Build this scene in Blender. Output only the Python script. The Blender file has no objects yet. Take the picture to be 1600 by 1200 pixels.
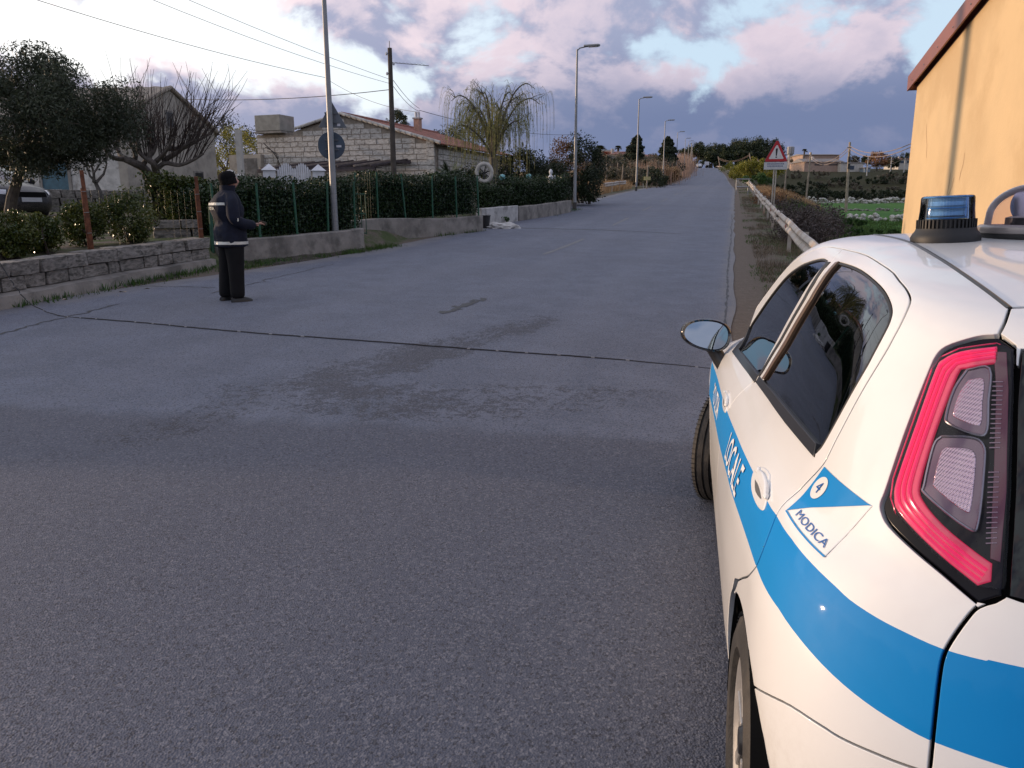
import bpy, bmesh, math, random
import numpy as np
from mathutils import Vector, Matrix
from mathutils.geometry import delaunay_2d_cdt
np.seterr(all='ignore')
R_ = math.radians
scene = bpy.context.scene
COL = scene.collection

# ------------------------------------------------------------------ camera
FPX, PITCH, CAMZ = 1216.3, 0.2207, 1.567
cam = bpy.data.cameras.new('camera')
cam.lens = 36.0 * FPX / 1600.0
cam.sensor_width = 36.0
cam.clip_start = 0.05
cam.clip_end = 6000
camo = bpy.data.objects.new('camera', cam)
camo.location = (0, 0, CAMZ)
camo.rotation_euler = (math.pi / 2 - PITCH, 0, 0)
COL.objects.link(camo)
scene.camera = camo

# ------------------------------------------------------------------ sky, sun, exposure
SUN_AZ, SUN_EL = R_(-72.5), R_(3.6)      # azimuth from +Y, clockwise positive (towards +X)
SUNV = Vector((math.sin(SUN_AZ) * math.cos(SUN_EL), math.cos(SUN_AZ) * math.cos(SUN_EL), math.sin(SUN_EL)))
scene.view_settings.view_transform = 'Standard'
scene.view_settings.look = 'None'
scene.view_settings.gamma = 1.0
scene.view_settings.exposure = 0.38
scene.cycles.max_bounces = 5
scene.cycles.diffuse_bounces = 2
scene.cycles.glossy_bounces = 3
scene.cycles.transparent_max_bounces = 8
scene.cycles.caustics_reflective = False
scene.cycles.caustics_refractive = False
world = bpy.data.worlds.new('World')
scene.world = world
world.use_nodes = True


class NT:
    """tiny helper to write node graphs"""
    def __init__(s, tree):
        s.t = tree
        s.n = tree.nodes
        s.l = tree.links

    def node(s, kind, **kw):
        n = s.n.new(kind)
        for k, v in kw.items():
            setattr(n, k, v)
        return n

    def put(s, sock, v):
        if hasattr(v, 'is_output'):
            s.l.new(v, sock)
        elif v is not None:
            sock.default_value = v

    def math(s, op, a, b=0.0, c=None, clamp=False):
        n = s.node('ShaderNodeMath', operation=op, use_clamp=clamp)
        s.put(n.inputs[0], a)
        s.put(n.inputs[1], b)
        if c is not None:
            s.put(n.inputs[2], c)
        return n.outputs[0]

    def vmath(s, op, a, b=None, sc=None):
        n = s.node('ShaderNodeVectorMath', operation=op)
        s.put(n.inputs[0], a)
        if b is not None:
            s.put(n.inputs[1], b)
        if sc is not None:
            s.put(n.inputs[3], sc)
        return n.outputs['Value'] if op in ('DOT_PRODUCT', 'LENGTH', 'DISTANCE') else n.outputs[0]

    def noise(s, vec, scale, detail=4, rough=0.5, dist=0.0, out='Fac'):
        n = s.node('ShaderNodeTexNoise')
        if vec is not None:
            s.l.new(vec, n.inputs['Vector'])
        n.inputs['Scale'].default_value = scale
        n.inputs['Detail'].default_value = detail
        n.inputs['Roughness'].default_value = rough
        n.inputs['Distortion'].default_value = dist
        return n.outputs[out]

    def vor(s, vec, scale, feature='F1', out='Distance'):
        n = s.node('ShaderNodeTexVoronoi', feature=feature)
        if vec is not None:
            s.l.new(vec, n.inputs['Vector'])
        n.inputs['Scale'].default_value = scale
        return n.outputs[out]

    def step(s, v, lo, hi):
        n = s.node('ShaderNodeMapRange', interpolation_type='SMOOTHSTEP')
        s.put(n.inputs[0], v)
        s.put(n.inputs[1], lo)
        s.put(n.inputs[2], hi)
        return n.outputs[0]

    def mix(s, f, a, b, mode='MIX'):
        n = s.node('ShaderNodeMix', data_type='RGBA', blend_type=mode)
        s.put(n.inputs[0], f)
        s.put(n.inputs[6], a)
        s.put(n.inputs[7], b)
        return n.outputs[2]

    def ramp(s, f, stops):
        n = s.node('ShaderNodeValToRGB')
        e = n.color_ramp.elements
        while len(e) > 1:
            e.remove(e[-1])
        e[0].position, e[0].color = stops[0][0], stops[0][1]
        for p, c in stops[1:]:
            x = e.new(p)
            x.color = c
        s.put(n.inputs[0], f)
        return n.outputs[0]


def rgb(r, g, b, a=1.0):
    return (r, g, b, a)


def build_world():
    nt = NT(world.node_tree)
    for n in list(nt.n):
        nt.n.remove(n)
    out = nt.node('ShaderNodeOutputWorld')
    bg = nt.node('ShaderNodeBackground')
    sky = nt.node('ShaderNodeTexSky', sky_type='NISHITA')
    sky.sun_disc = False
    sky.sun_elevation = SUN_EL
    sky.sun_rotation = SUN_AZ
    sky.air_density = 1.0
    sky.dust_density = 1.2
    sky.ozone_density = 1.6
    tc = nt.node('ShaderNodeTexCoord')
    d = nt.vmath('NORMALIZE', tc.outputs['Generated'])
    sep = nt.node('ShaderNodeSeparateXYZ')
    nt.l.new(d, sep.inputs[0])
    z = sep.outputs[2]
    # cloud field: a sheet of cumulus high above, flattened towards the horizon
    zz = nt.math('ADD', nt.math('MAXIMUM', z, 0.0), 0.58)
    cmb = nt.node('ShaderNodeCombineXYZ')
    nt.put(cmb.inputs[0], nt.math('DIVIDE', sep.outputs[0], zz))
    nt.put(cmb.inputs[1], nt.math('DIVIDE', sep.outputs[1], zz))
    nt.put(cmb.inputs[2], 0.0)
    p = cmb.outputs[0]

    def field(q, det):
        n = nt.noise(q, 5.6, det, 0.57, 0.20)
        return nt.math('ADD', nt.math('MULTIPLY', n, 0.60), nt.math('MULTIPLY', nt.noise(q, 1.7, 3, 0.5, 0.0), 0.40))
    pa = nt.vmath('ADD', p, CLOUD_OFF)
    n1 = field(pa, 9)
    # the same field sampled a little higher and towards the sun: bright where it thins out
    pb = nt.vmath('ADD', nt.vmath('SCALE', p, sc=0.955), (CLOUD_OFF[0] + SUNV.x * 0.03, CLOUD_OFF[1] + SUNV.y * 0.03, 0.0))
    n2 = field(pb, 6)
    glow0 = nt.step(nt.vmath('DOT_PRODUCT', d, tuple(SUNV)), 0.10, 0.88)
    thr = nt.math('ADD', nt.math('MULTIPLY', nt.step(z, 0.062, 0.155), 0.260), 0.235)
    thr = nt.math('SUBTRACT', thr, nt.math('MULTIPLY', nt.step(z, 0.155, 0.215), 0.062))
    thr = nt.math('ADD', thr, nt.math('MULTIPLY', nt.math('MULTIPLY', glow0, nt.step(z, 0.14, 0.19)), 0.07))
    mask = nt.step(nt.math('SUBTRACT', n1, thr), -0.01, 0.065)
    lit = nt.step(nt.math('SUBTRACT', n1, n2), -0.03, 0.065)
    thick = nt.step(nt.math('SUBTRACT', n1, thr), 0.02, 0.20)
    # how near the sun's side of the sky
    az = nt.vmath('DOT_PRODUCT', d, tuple(SUNV))
    glow = nt.step(az, 0.10, 0.88)
    shade = nt.mix(glow, nt.mix(nt.step(z, 0.10, 0.22), rgb(*CLOUD_DARK), rgb(*CLOUD_HIGH)), rgb(*CLOUD_DARK_SUN))
    pale = nt.mix(glow, rgb(*CLOUD_LIT), rgb(*CLOUD_LIT_SUN))
    lit2 = nt.math('MULTIPLY', lit, nt.math('SUBTRACT', 1.0, nt.math('MULTIPLY', thick, 0.55)))
    lit3 = nt.math('MULTIPLY', lit2, nt.math('ADD', nt.math('MULTIPLY', nt.step(z, 0.06, 0.20), 0.85), 0.12))
    ccol = nt.mix(lit3, shade, pale)
    sk = nt.mix(1.0, sky.outputs[0], rgb(*SKY_TINT), 'MULTIPLY')
    # thin high veil: the clear gaps are pale, palest on the sun's side
    veil = nt.mix(glow, rgb(*VEIL), rgb(*VEIL_SUN))
    sk = nt.mix(0.80, sk, veil)
    col = nt.mix(nt.math('MULTIPLY', mask, 0.94), sk, ccol)
    nt.l.new(col, bg.inputs[0])
    bg.inputs[1].default_value = SKY_STRENGTH
    nt.l.new(bg.outputs[0], out.inputs[0])


SKY_STRENGTH = 0.12
CLOUD_OFF = (20.3, 8.8, 0.0)
CLOUD_DARK = (0.98, 1.24, 2.28)
CLOUD_HIGH = (2.3, 2.5, 3.6)
CLOUD_DARK_SUN = (2.5, 2.6, 3.7)
CLOUD_LIT = (5.3, 4.4, 4.9)
CLOUD_LIT_SUN = (8.2, 6.6, 6.6)
VEIL = (4.7, 5.9, 7.1)
VEIL_SUN = (10.0, 9.8, 9.6)
SKY_TINT = (1.0, 1.0, 1.0)
build_world()

sun = bpy.data.lights.new('sun', 'SUN')
sun.energy = 2.6
sun.angle = R_(0.53)
sun.color = (1.0, 0.71, 0.47)
suno = bpy.data.objects.new('sun', sun)
suno.rotation_euler = SUNV.to_track_quat('Z', 'Y').to_euler()
COL.objects.link(suno)


# ------------------------------------------------------------------ numeric helpers
def pchip(xs, ys):
    xs = np.array(xs, float)
    ys = np.array(ys, float)
    h = np.diff(xs)
    d = np.diff(ys) / h
    m = np.zeros(len(xs))
    for i in range(1, len(xs) - 1):
        if d[i - 1] * d[i] > 0:
            w1 = 2 * h[i] + h[i - 1]
            w2 = h[i] + 2 * h[i - 1]
            m[i] = (w1 + w2) / (w1 / d[i - 1] + w2 / d[i])
    m[0], m[-1] = d[0], d[-1]

    def f(x):
        x = np.clip(x, xs[0], xs[-1])
        i = np.clip(np.searchsorted(xs, x) - 1, 0, len(h) - 1)
        t = (x - xs[i]) / h[i]
        return ((1 + 2 * t) * (1 - t) ** 2 * ys[i] + t * (1 - t) ** 2 * h[i] * m[i]
                + t * t * (3 - 2 * t) * ys[i + 1] + t * t * (t - 1) * h[i] * m[i + 1])
    return f


def sst(x, a, b):
    t = np.clip((np.asarray(x, float) - a) / (b - a), 0, 1)
    return t * t * (3 - 2 * t)


# road profile and edges over the distance ahead of the camera
PROF = pchip([-300, -20, 0, 4, 7, 10.5, 18, 37, 68, 95, 150, 270, 295, 330, 420, 2500],
             [-1.5, -.15, 0, 0, .11, .29, .62, 1.57, 3.2, 4.3, 7.4, 15.0, 15.9, 16.2, 15.4, 14.5])
XR = pchip([-60, 0, 40, 75, 120, 180, 270, 330, 420], [-16.5, .043, 11.08, 20.7, 32.3, 47.2, 66.6, 75, 84])
XL = pchip([-60, 0, 5, 10.5, 18, 28, 37, 68, 95, 120, 180, 270, 330, 420],
           [-30, -10.4, -8.5, -6.35, -3.0, -.1, 2.3, 11.0, 18.4, 25.2, 40.0, 59, 67.5, 77])


def vnoise(x, y, s, seed=0):
    x = np.asarray(x, float) / s + seed * 17.3
    y = np.asarray(y, float) / s - seed * 9.1
    return (np.sin(x * 1.3 + 1.7 * np.sin(y * .9 + seed)) + np.sin(y * 1.7 + 1.3 * np.sin(x * 1.1 + 2 * seed))) * .5


def vn2(x, y, s, seed=0):
    """lattice value noise, 0..1"""
    x = np.asarray(x, float) / s
    y = np.asarray(y, float) / s
    i, j = np.floor(x).astype(int), np.floor(y).astype(int)
    fx, fy = x - i, y - j
    fx, fy = fx * fx * (3 - 2 * fx), fy * fy * (3 - 2 * fy)
    h = lambda a, b: ((np.sin(a * 127.1 + b * 311.7 + seed * 74.7) * 43758.5453) % 1.0)
    return (h(i, j) * (1 - fx) + h(i + 1, j) * fx) * (1 - fy) + (h(i, j + 1) * (1 - fx) + h(i + 1, j + 1) * fx) * fy


def ground_z(X, Y):
    X = np.asarray(X, float)
    Y = np.asarray(Y, float)
    g = PROF(Y)
    q = X - XR(Y)
    p = XL(Y) - X
    near = sst(Y, 8, 24)
    drop = -(1.2 + .0155 * np.clip(Y, 0, 160)) * sst(q, 1.9, 9.5) * near * (1 - .95 * sst(Y, 150, 205))
    drop = drop - .35 * sst(q, 40, 90) * near
    raise_ = .55 * sst(p, .9, 1.7) * (1 - sst(Y, 33, 40)) * sst(Y, 6.6, 7.4)
    far = 1.2 * sst(p, 6, 60) * sst(Y, 60, 200)
    bump = .03 * vnoise(X, Y, 1.7, 1) * (sst(q, .5, 2.5) + sst(p, 1.5, 3))
    bump = bump + .10 * vnoise(X, Y, 6.0, 2) * (sst(q, 4, 12) * near + sst(p, 6, 14))
    return g + drop + raise_ - far + bump


def gz(x, y):
    return float(ground_z(x, y))


def ray(px, py):
    u = (px - 800) / FPX
    v = (600 - py) / FPX
    c, s = math.cos(PITCH), math.sin(PITCH)
    return Vector((u, c + v * s, -s + v * c))


def at(px, py, D):
    """world point seen at photo pixel (px,py) at distance D ahead"""
    d = ray(px, py)
    return Vector((0, 0, CAMZ)) + d * (D / d.y)


def gp(px, py, dz=0.0):
    """where the line of sight through a pixel meets the road/ground profile"""
    d = ray(px, py)
    lo = None
    for i in range(1, 4000):
        D = .8 * 1.002 ** i if i < 3400 else 1e9
        P = at(px, py, D)
        if P.z < gz(P.x, P.y) + dz:
            return P
        if D > 600:
            break
    return at(px, py, 300)


def gx(px, D):
    """ground point under photo column px at distance D (column taken at horizon height)"""
    x = (px - 800) / FPX * D / (math.cos(PITCH) + .2243 * math.sin(PITCH))
    return Vector((x, D, gz(x, D)))


# ------------------------------------------------------------------ mesh helpers
def fastmesh(name, V, F, mats=(), smooth=False, mi=None, tint=None):
    V = np.asarray(V, np.float32)
    F = np.asarray(F, np.int32)
    me = bpy.data.meshes.new(name)
    me.vertices.add(len(V))
    me.vertices.foreach_set('co', V.ravel())
    me.loops.add(F.size)
    me.loops.foreach_set('vertex_index', F.ravel())
    me.polygons.add(len(F))
    me.polygons.foreach_set('loop_start', np.arange(len(F), dtype=np.int32) * F.shape[1])
    if mi is not None:
        me.polygons.foreach_set('material_index', np.asarray(mi, np.int32))
    me.polygons.foreach_set('use_smooth', np.full(len(F), smooth))
    me.update(calc_edges=True)
    for m in mats:
        me.materials.append(m)
    if tint is not None:
        a = me.attributes.new('tint', 'FLOAT', 'FACE')
        a.data.foreach_set('value', np.asarray(tint, np.float32))
    return me


def link(name, me, parent=None, loc=None, rot=None):
    o = bpy.data.objects.new(name, me)
    COL.objects.link(o)
    if parent is not None:
        o.parent = parent
    if loc is not None:
        o.location = loc
    if rot is not None:
        o.rotation_euler = rot
    return o


def tag(o, label=None, cat=None, group=None, kind=None):
    if label:
        o['label'] = label
    if cat:
        o['category'] = cat
    if group:
        o['group'] = group
    if kind:
        o['kind'] = kind
    return o


def thing(name, label, cat, loc=(0, 0, 0), rz=0.0, group=None):
    o = bpy.data.objects.new(name, None)
    o.empty_display_size = .1
    COL.objects.link(o)
    o.location = loc
    o.rotation_euler = (0, 0, rz)
    return tag(o, label, cat, group)


class MB:
    """collects faces of one mesh"""
    def __init__(s):
        s.v = []
        s.f = []
        s.m = []

    def add(s, vs, fs, m=0):
        b = len(s.v)
        s.v.extend([tuple(v) for v in vs])
        for f in fs:
            s.f.append(tuple(i + b for i in f))
            s.m.append(m)
        return s

    def box(s, x0, x1, y0, y1, z0, z1, m=0, M=None, jit=0.0, rng=None):
        vs = [Vector((x, y, z)) for z in (z0, z1) for y in (y0, y1) for x in (x0, x1)]
        if jit and rng:
            vs = [v + Vector((rng.uniform(-jit, jit), rng.uniform(-jit, jit), rng.uniform(-jit, jit))) for v in vs]
        if M is not None:
            vs = [M @ v for v in vs]
        return s.add(vs, [(0, 2, 3, 1), (4, 5, 7, 6), (0, 1, 5, 4), (2, 6, 7, 3), (0, 4, 6, 2), (1, 3, 7, 5)], m)

    def tube(s, pts, rad, n=8, m=0, cap=True):
        pts = [Vector(p) for p in pts]
        if not hasattr(rad, '__len__'):
            rad = [rad] * len(pts)
        b = len(s.v)
        t0 = (pts[1] - pts[0]).normalized()
        a = t0.orthogonal().normalized()
        for i, p in enumerate(pts):
            if i == 0:
                t = t0
            elif i == len(pts) - 1:
                t = (pts[i] - pts[i - 1]).normalized()
            else:
                t = (pts[i + 1] - pts[i - 1]).normalized()
            a = (a - t * a.dot(t))
            a = a.normalized() if a.length > 1e-6 else t.orthogonal().normalized()
            c = t.cross(a)
            for k in range(n):
                an = 2 * math.pi * k / n
                s.v.append(tuple(p + (a * math.cos(an) + c * math.sin(an)) * rad[i]))
        for i in range(len(pts) - 1):
            for k in range(n):
                k2 = (k + 1) % n
                s.f.append((b + i * n + k, b + i * n + k2, b + (i + 1) * n + k2, b + (i + 1) * n + k))
                s.m.append(m)
        if cap:
            s.f.append(tuple(b + k for k in range(n))[::-1])
            s.m.append(m)
            s.f.append(tuple(b + (len(pts) - 1) * n + k for k in range(n)))
            s.m.append(m)
        return s

    def lathe(s, prof, n=24, M=None, m=0, close=False):
        """prof: (r,z) list turned round z"""
        b = len(s.v)
        for r, z in prof:
            for k in range(n):
                an = 2 * math.pi * k / n
                v = Vector((r * math.cos(an), r * math.sin(an), z))
                s.v.append(tuple(M @ v if M is not None else v))
        L = len(prof)
        for i in range(L - 1 + (1 if close else 0)):
            j = (i + 1) % L
            for k in range(n):
                k2 = (k + 1) % n
                s.f.append((b + i * n + k, b + i * n + k2, b + j * n + k2, b + j * n + k))
                s.m.append(m)
        if not close:
            if prof[0][0] > 1e-5:
                s.f.append(tuple(b + k for k in range(n))[::-1])
                s.m.append(m)
            if prof[-1][0] > 1e-5:
                s.f.append(tuple(b + (L - 1) * n + k for k in range(n)))
                s.m.append(m)
        return s

    def prism(s, poly, z0, z1, M=None, m=0):
        n = len(poly)
        vs = [Vector((x, y, z0)) for x, y in poly] + [Vector((x, y, z1)) for x, y in poly]
        if M is not None:
            vs = [M @ v for v in vs]
        fs = [tuple(range(n))[::-1], tuple(range(n, 2 * n))]
        fs += [(i, (i + 1) % n, n + (i + 1) % n, n + i) for i in range(n)]
        return s.add(vs, fs, m)

    def mesh(s, name, mats, smooth=False):
        me = bpy.data.meshes.new(name)
        me.from_pydata(s.v, [], s.f)
        for m in (mats if isinstance(mats, (list, tuple)) else [mats]):
            me.materials.append(m)
        if any(s.m):
            me.polygons.foreach_set('material_index', s.m)
        if smooth:
            me.polygons.foreach_set('use_smooth', [True] * len(me.polygons))
            try:
                me.set_sharp_from_angle(angle=R_(38))
            except Exception:
                pass
        me.update()
        return me

    def build(s, name, mats, parent=None, loc=None, rot=None, smooth=False):
        return link(name, s.mesh(name, mats, smooth), parent, loc, rot)


def bevel(o, w=.01, seg=2):
    m = o.modifiers.new('bevel', 'BEVEL')
    m.width = w
    m.segments = seg
    m.limit_method = 'ANGLE'
    return o


def crom(pts, n=6, closed=False):
    """Catmull-Rom through points"""
    P = [np.array(p, float) for p in pts]
    out = []
    N = len(P)
    for i in range(N if closed else N - 1):
        p0 = P[(i - 1) % N] if (closed or i > 0) else 2 * P[0] - P[1]
        p1, p2 = P[i], P[(i + 1) % N]
        p3 = P[(i + 2) % N] if (closed or i + 2 < N) else 2 * P[-1] - P[-2]
        for k in range(n):
            t = k / n
            out.append(.5 * ((2 * p1) + (-p0 + p2) * t + (2 * p0 - 5 * p1 + 4 * p2 - p3) * t * t + (-p0 + 3 * p1 - 3 * p2 + p3) * t ** 3))
    if not closed:
        out.append(P[-1])
    return out


# ------------------------------------------------------------------ materials
MATS = {}


def pm(name, col, rough=.7, var=.25, scale=6.0, bump=.15, bscale=60.0, metal=0.0, coat=0.0, spec=.5, col2=None, detail=5,
       stain=None, stain_scale=1.2, bdist=.01):
    """painted / mineral surface: base colour with mottling, fine relief and optional stains"""
    if name in MATS:
        return MATS[name]
    m = bpy.data.materials.new(name)
    m.use_nodes = True
    nt = NT(m.node_tree)
    b = nt.n['Principled BSDF']
    tc = nt.node('ShaderNodeTexCoord')
    geo = nt.node('ShaderNodeObjectInfo')
    vec = tc.outputs['Object']
    off = nt.vmath('ADD', vec, nt.vmath('SCALE', (31.7, 17.3, 11.1), sc=geo.outputs['Random']))
    n = nt.noise(off, scale, detail, .6)
    c1 = rgb(*[c * (1 - var) for c in col])
    c2 = rgb(*[min(1, c * (1 + var)) for c in col]) if col2 is None else rgb(*col2)
    c = nt.mix(nt.step(n, .3, .7), c1, c2)
    rv = nt.math('ADD', nt.math('MULTIPLY', geo.outputs['Random'], var * .6), 1 - var * .3)
    c = nt.mix(1.0, c, nt.node('ShaderNodeCombineColor').outputs[0], 'MULTIPLY') if False else c
    hs = nt.node('ShaderNodeHueSaturation')
    nt.l.new(c, hs.inputs['Color'])
    nt.put(hs.inputs['Value'], rv)
    c = hs.outputs[0]
    if stain is not None:
        n2 = nt.noise(off, stain_scale, 6, .65)
        c = nt.mix(nt.math('MULTIPLY', nt.step(n2, .48, .66), .8), c, rgb(*stain))
    nt.l.new(c, b.inputs['Base Color'])
    nt.put(b.inputs['Roughness'], nt.math('ADD', nt.math('MULTIPLY', n, .2), rough - .1, clamp=True))
    b.inputs['Metallic'].default_value = metal
    b.inputs['Coat Weight'].default_value = coat
    b.inputs['Specular IOR Level'].default_value = spec
    if bump:
        bp = nt.node('ShaderNodeBump')
        bp.inputs['Strength'].default_value = bump
        bp.inputs['Distance'].default_value = bdist
        nt.l.new(nt.noise(off, bscale, 4, .65), bp.inputs['Height'])
        nt.l.new(bp.outputs[0], b.inputs['Normal'])
    MATS[name] = m
    return m


def leafmat(name, col, col2, trans=.22, rough=.55):
    if name in MATS:
        return MATS[name]
    m = bpy.data.materials.new(name)
    m.use_nodes = True
    nt = NT(m.node_tree)
    b = nt.n['Principled BSDF']
    at_ = nt.node('ShaderNodeAttribute', attribute_name='tint')
    c = nt.mix(at_.outputs['Fac'], rgb(*col), rgb(*col2))
    nt.l.new(c, b.inputs['Base Color'])
    b.inputs['Roughness'].default_value = rough
    b.inputs['Specular IOR Level'].default_value = .35
    tr = nt.node('ShaderNodeBsdfTranslucent')
    nt.l.new(c, tr.inputs[0])
    mx = nt.node('ShaderNodeMixShader')
    mx.inputs[0].default_value = trans
    nt.l.new(b.outputs[0], mx.inputs[1])
    nt.l.new(tr.outputs[0], mx.inputs[2])
    nt.l.new(mx.outputs[0], nt.n['Material Output'].inputs[0])
    MATS[name] = m
    return m


def plain(name, col, rough=.5, metal=0.0, coat=0.0, emit=None, es=0.0, trans=0.0, ior=1.5, spec=.5, alpha=1.0):
    if name in MATS:
        return MATS[name]
    m = bpy.data.materials.new(name)
    m.use_nodes = True
    b = m.node_tree.nodes['Principled BSDF']
    b.inputs['Base Color'].default_value = rgb(*col)
    b.inputs['Roughness'].default_value = rough
    b.inputs['Metallic'].default_value = metal
    b.inputs['Coat Weight'].default_value = coat
    b.inputs['Coat Roughness'].default_value = .03
    b.inputs['Transmission Weight'].default_value = trans
    b.inputs['IOR'].default_value = ior
    b.inputs['Specular IOR Level'].default_value = spec
    b.inputs['Alpha'].default_value = alpha
    if emit:
        b.inputs['Emission Color'].default_value = rgb(*emit)
        b.inputs['Emission Strength'].default_value = es
    MATS[name] = m
    return m


def glassmat(name, tint=(.06, .07, .08), rough=.0, ior=1.55, boost=0.0):
    """thin pane: Fresnel reflection over a tinted see-through sheet"""
    if name in MATS:
        return MATS[name]
    m = bpy.data.materials.new(name)
    m.use_nodes = True
    nt = NT(m.node_tree)
    nt.n.remove(nt.n['Principled BSDF'])
    fr = nt.node('ShaderNodeFresnel')
    fr.inputs[0].default_value = ior
    gl = nt.node('ShaderNodeBsdfGlossy')
    gl.inputs['Roughness'].default_value = rough
    gl.inputs['Color'].default_value = rgb(.95, .97, 1.0)
    tr = nt.node('ShaderNodeBsdfTransparent')
    tr.inputs[0].default_value = rgb(*tint)
    mx = nt.node('ShaderNodeMixShader')
    nt.put(mx.inputs[0], nt.math('ADD', nt.math('MULTIPLY', fr.outputs[0], 1 - boost), boost))
    nt.l.new(tr.outputs[0], mx.inputs[1])
    nt.l.new(gl.outputs[0], mx.inputs[2])
    nt.l.new(mx.outputs[0], nt.n['Material Output'].inputs[0])
    MATS[name] = m
    return m
# ------------------------------------------------------------------ ground, road
def ground_material():
    m = bpy.data.materials.new('ground')
    m.use_nodes = True
    nt = NT(m.node_tree)
    b = nt.n['Principled BSDF']
    vec = nt.node('ShaderNodeTexCoord').outputs['Object']
    A = lambda n: nt.node('ShaderNodeAttribute', attribute_name=n).outputs['Fac']
    n1 = nt.noise(vec, 1.1, 8, .7)
    n2 = nt.noise(vec, 9.0, 6, .7)
    n3 = nt.noise(vec, .12, 5, .6)
    n4 = nt.noise(vec, 45.0, 4, .7)
    dirt = nt.mix(n2, rgb(.085, .070, .058), rgb(.20, .165, .135))
    dirt = nt.mix(nt.step(n4, .55, .75), dirt, rgb(.30, .27, .24))
    grass = nt.mix(n2, rgb(.030, .055, .016), rgb(.075, .12, .032))
    field = nt.mix(nt.step(n3, .35, .65), rgb(.050, .140, .026), rgb(.080, .175, .036))
    field = nt.mix(nt.math('MULTIPLY', nt.step(n1, .5, .75), .25), field, rgb(.030, .062, .018))
    dry = nt.mix(n1, rgb(.20, .125, .060), rgb(.36, .24, .125))
    scrub = nt.mix(n1, rgb(.026, .028, .012), rgb(.058, .052, .022))
    c = nt.mix(nt.math('MULTIPLY', A('grass'), nt.step(n1, .42, .58)), dirt, grass)
    c = nt.mix(A('field'), c, field)
    c = nt.mix(A('scrub'), c, scrub)
    c = nt.mix(A('dry'), c, dry)
    nt.l.new(c, b.inputs['Base Color'])
    b.inputs['Roughness'].default_value = .95
    b.inputs['Specular IOR Level'].default_value = .15
    bp = nt.node('ShaderNodeBump')
    bp.inputs['Strength'].default_value = .6
    bp.inputs['Distance'].default_value = .03
    nt.l.new(nt.math('ADD', n2, nt.math('MULTIPLY', n4, .4)), bp.inputs['Height'])
    nt.l.new(bp.outputs[0], b.inputs['Normal'])
    return m


def axis(segs):
    out = []
    for a, b, st in segs:
        n = max(1, int(round((b - a) / st)))
        out += list(np.linspace(a, b, n, endpoint=False))
    out.append(segs[-1][1])
    return np.array(out)


def build_ground():
    ys = axis([(-2600, -600, 200), (-600, -120, 40), (-120, -20, 10), (-20, 2, 2), (2, 40, .5), (40, 120, 1.25), (120, 330, 3), (330, 600, 15), (600, 2600, 200)])
    us = axis([(-1500, -300, 150), (-300, -80, 15), (-80, -25, 2.5), (-25, -12, .6), (-12, 4, .4), (4, 18, .5), (18, 60, 1.5), (60, 160, 6), (160, 500, 30), (500, 2500, 250)])
    U, Y = np.meshgrid(us, ys)
    X = U + XR(Y)                      # columns follow the road's right edge
    Z = ground_z(X, Y)
    under = sst(X - XL(Y), .15, .5) * sst(XR(Y) - X, .15, .5)
    apron = (1 - sst(Y, 5.6, 7.6)) * sst(Y, -12, -10) * sst(X - XR(Y), -.5, 0) * (1 - sst(X, 5.5, 6.5))
    Z = Z - .10 * np.maximum(under, apron)
    V = np.stack([X, Y, Z], -1).reshape(-1, 3)
    ny, nx = X.shape
    i = np.arange((ny - 1) * (nx - 1))
    r, c = i // (nx - 1), i % (nx - 1)
    a = r * nx + c
    F = np.stack([a, a + 1, a + nx + 1, a + nx], 1)
    me = fastmesh('ground', V, F, [ground_material()], True)
    q = (X - XR(Y)).ravel()
    p = (XL(Y) - X).ravel()
    y = Y.ravel()
    fld = sst(q, 4.5, 8.5) * sst(y, 14, 30) * (1 - sst(y, 118, 124)) + sst(q, 6, 10) * sst(y, 300, 340)
    scr = sst(q, 4, 8) * sst(y, 119, 123) * (1 - sst(y, 300, 340))
    gr = np.maximum(sst(q, .5, 1.6) * .9, sst(p, .4, 1.0) * .8)
    dry = sst(p, 3.0, 5.0) * sst(y, 42, 50) * (1 - sst(y, 300, 320))
    dry = np.maximum(dry, .5 * np.exp(-((q - 3) / 1.5) ** 2) * sst(y, 40, 60))
    for nm, val in (('field', fld), ('scrub', scr), ('grass', gr), ('dry', dry)):
        at_ = me.attributes.new(nm, 'FLOAT', 'POINT')
        at_.data.foreach_set('value', val.astype(np.float32))
    tag(link('ground', me), kind='structure')


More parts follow.
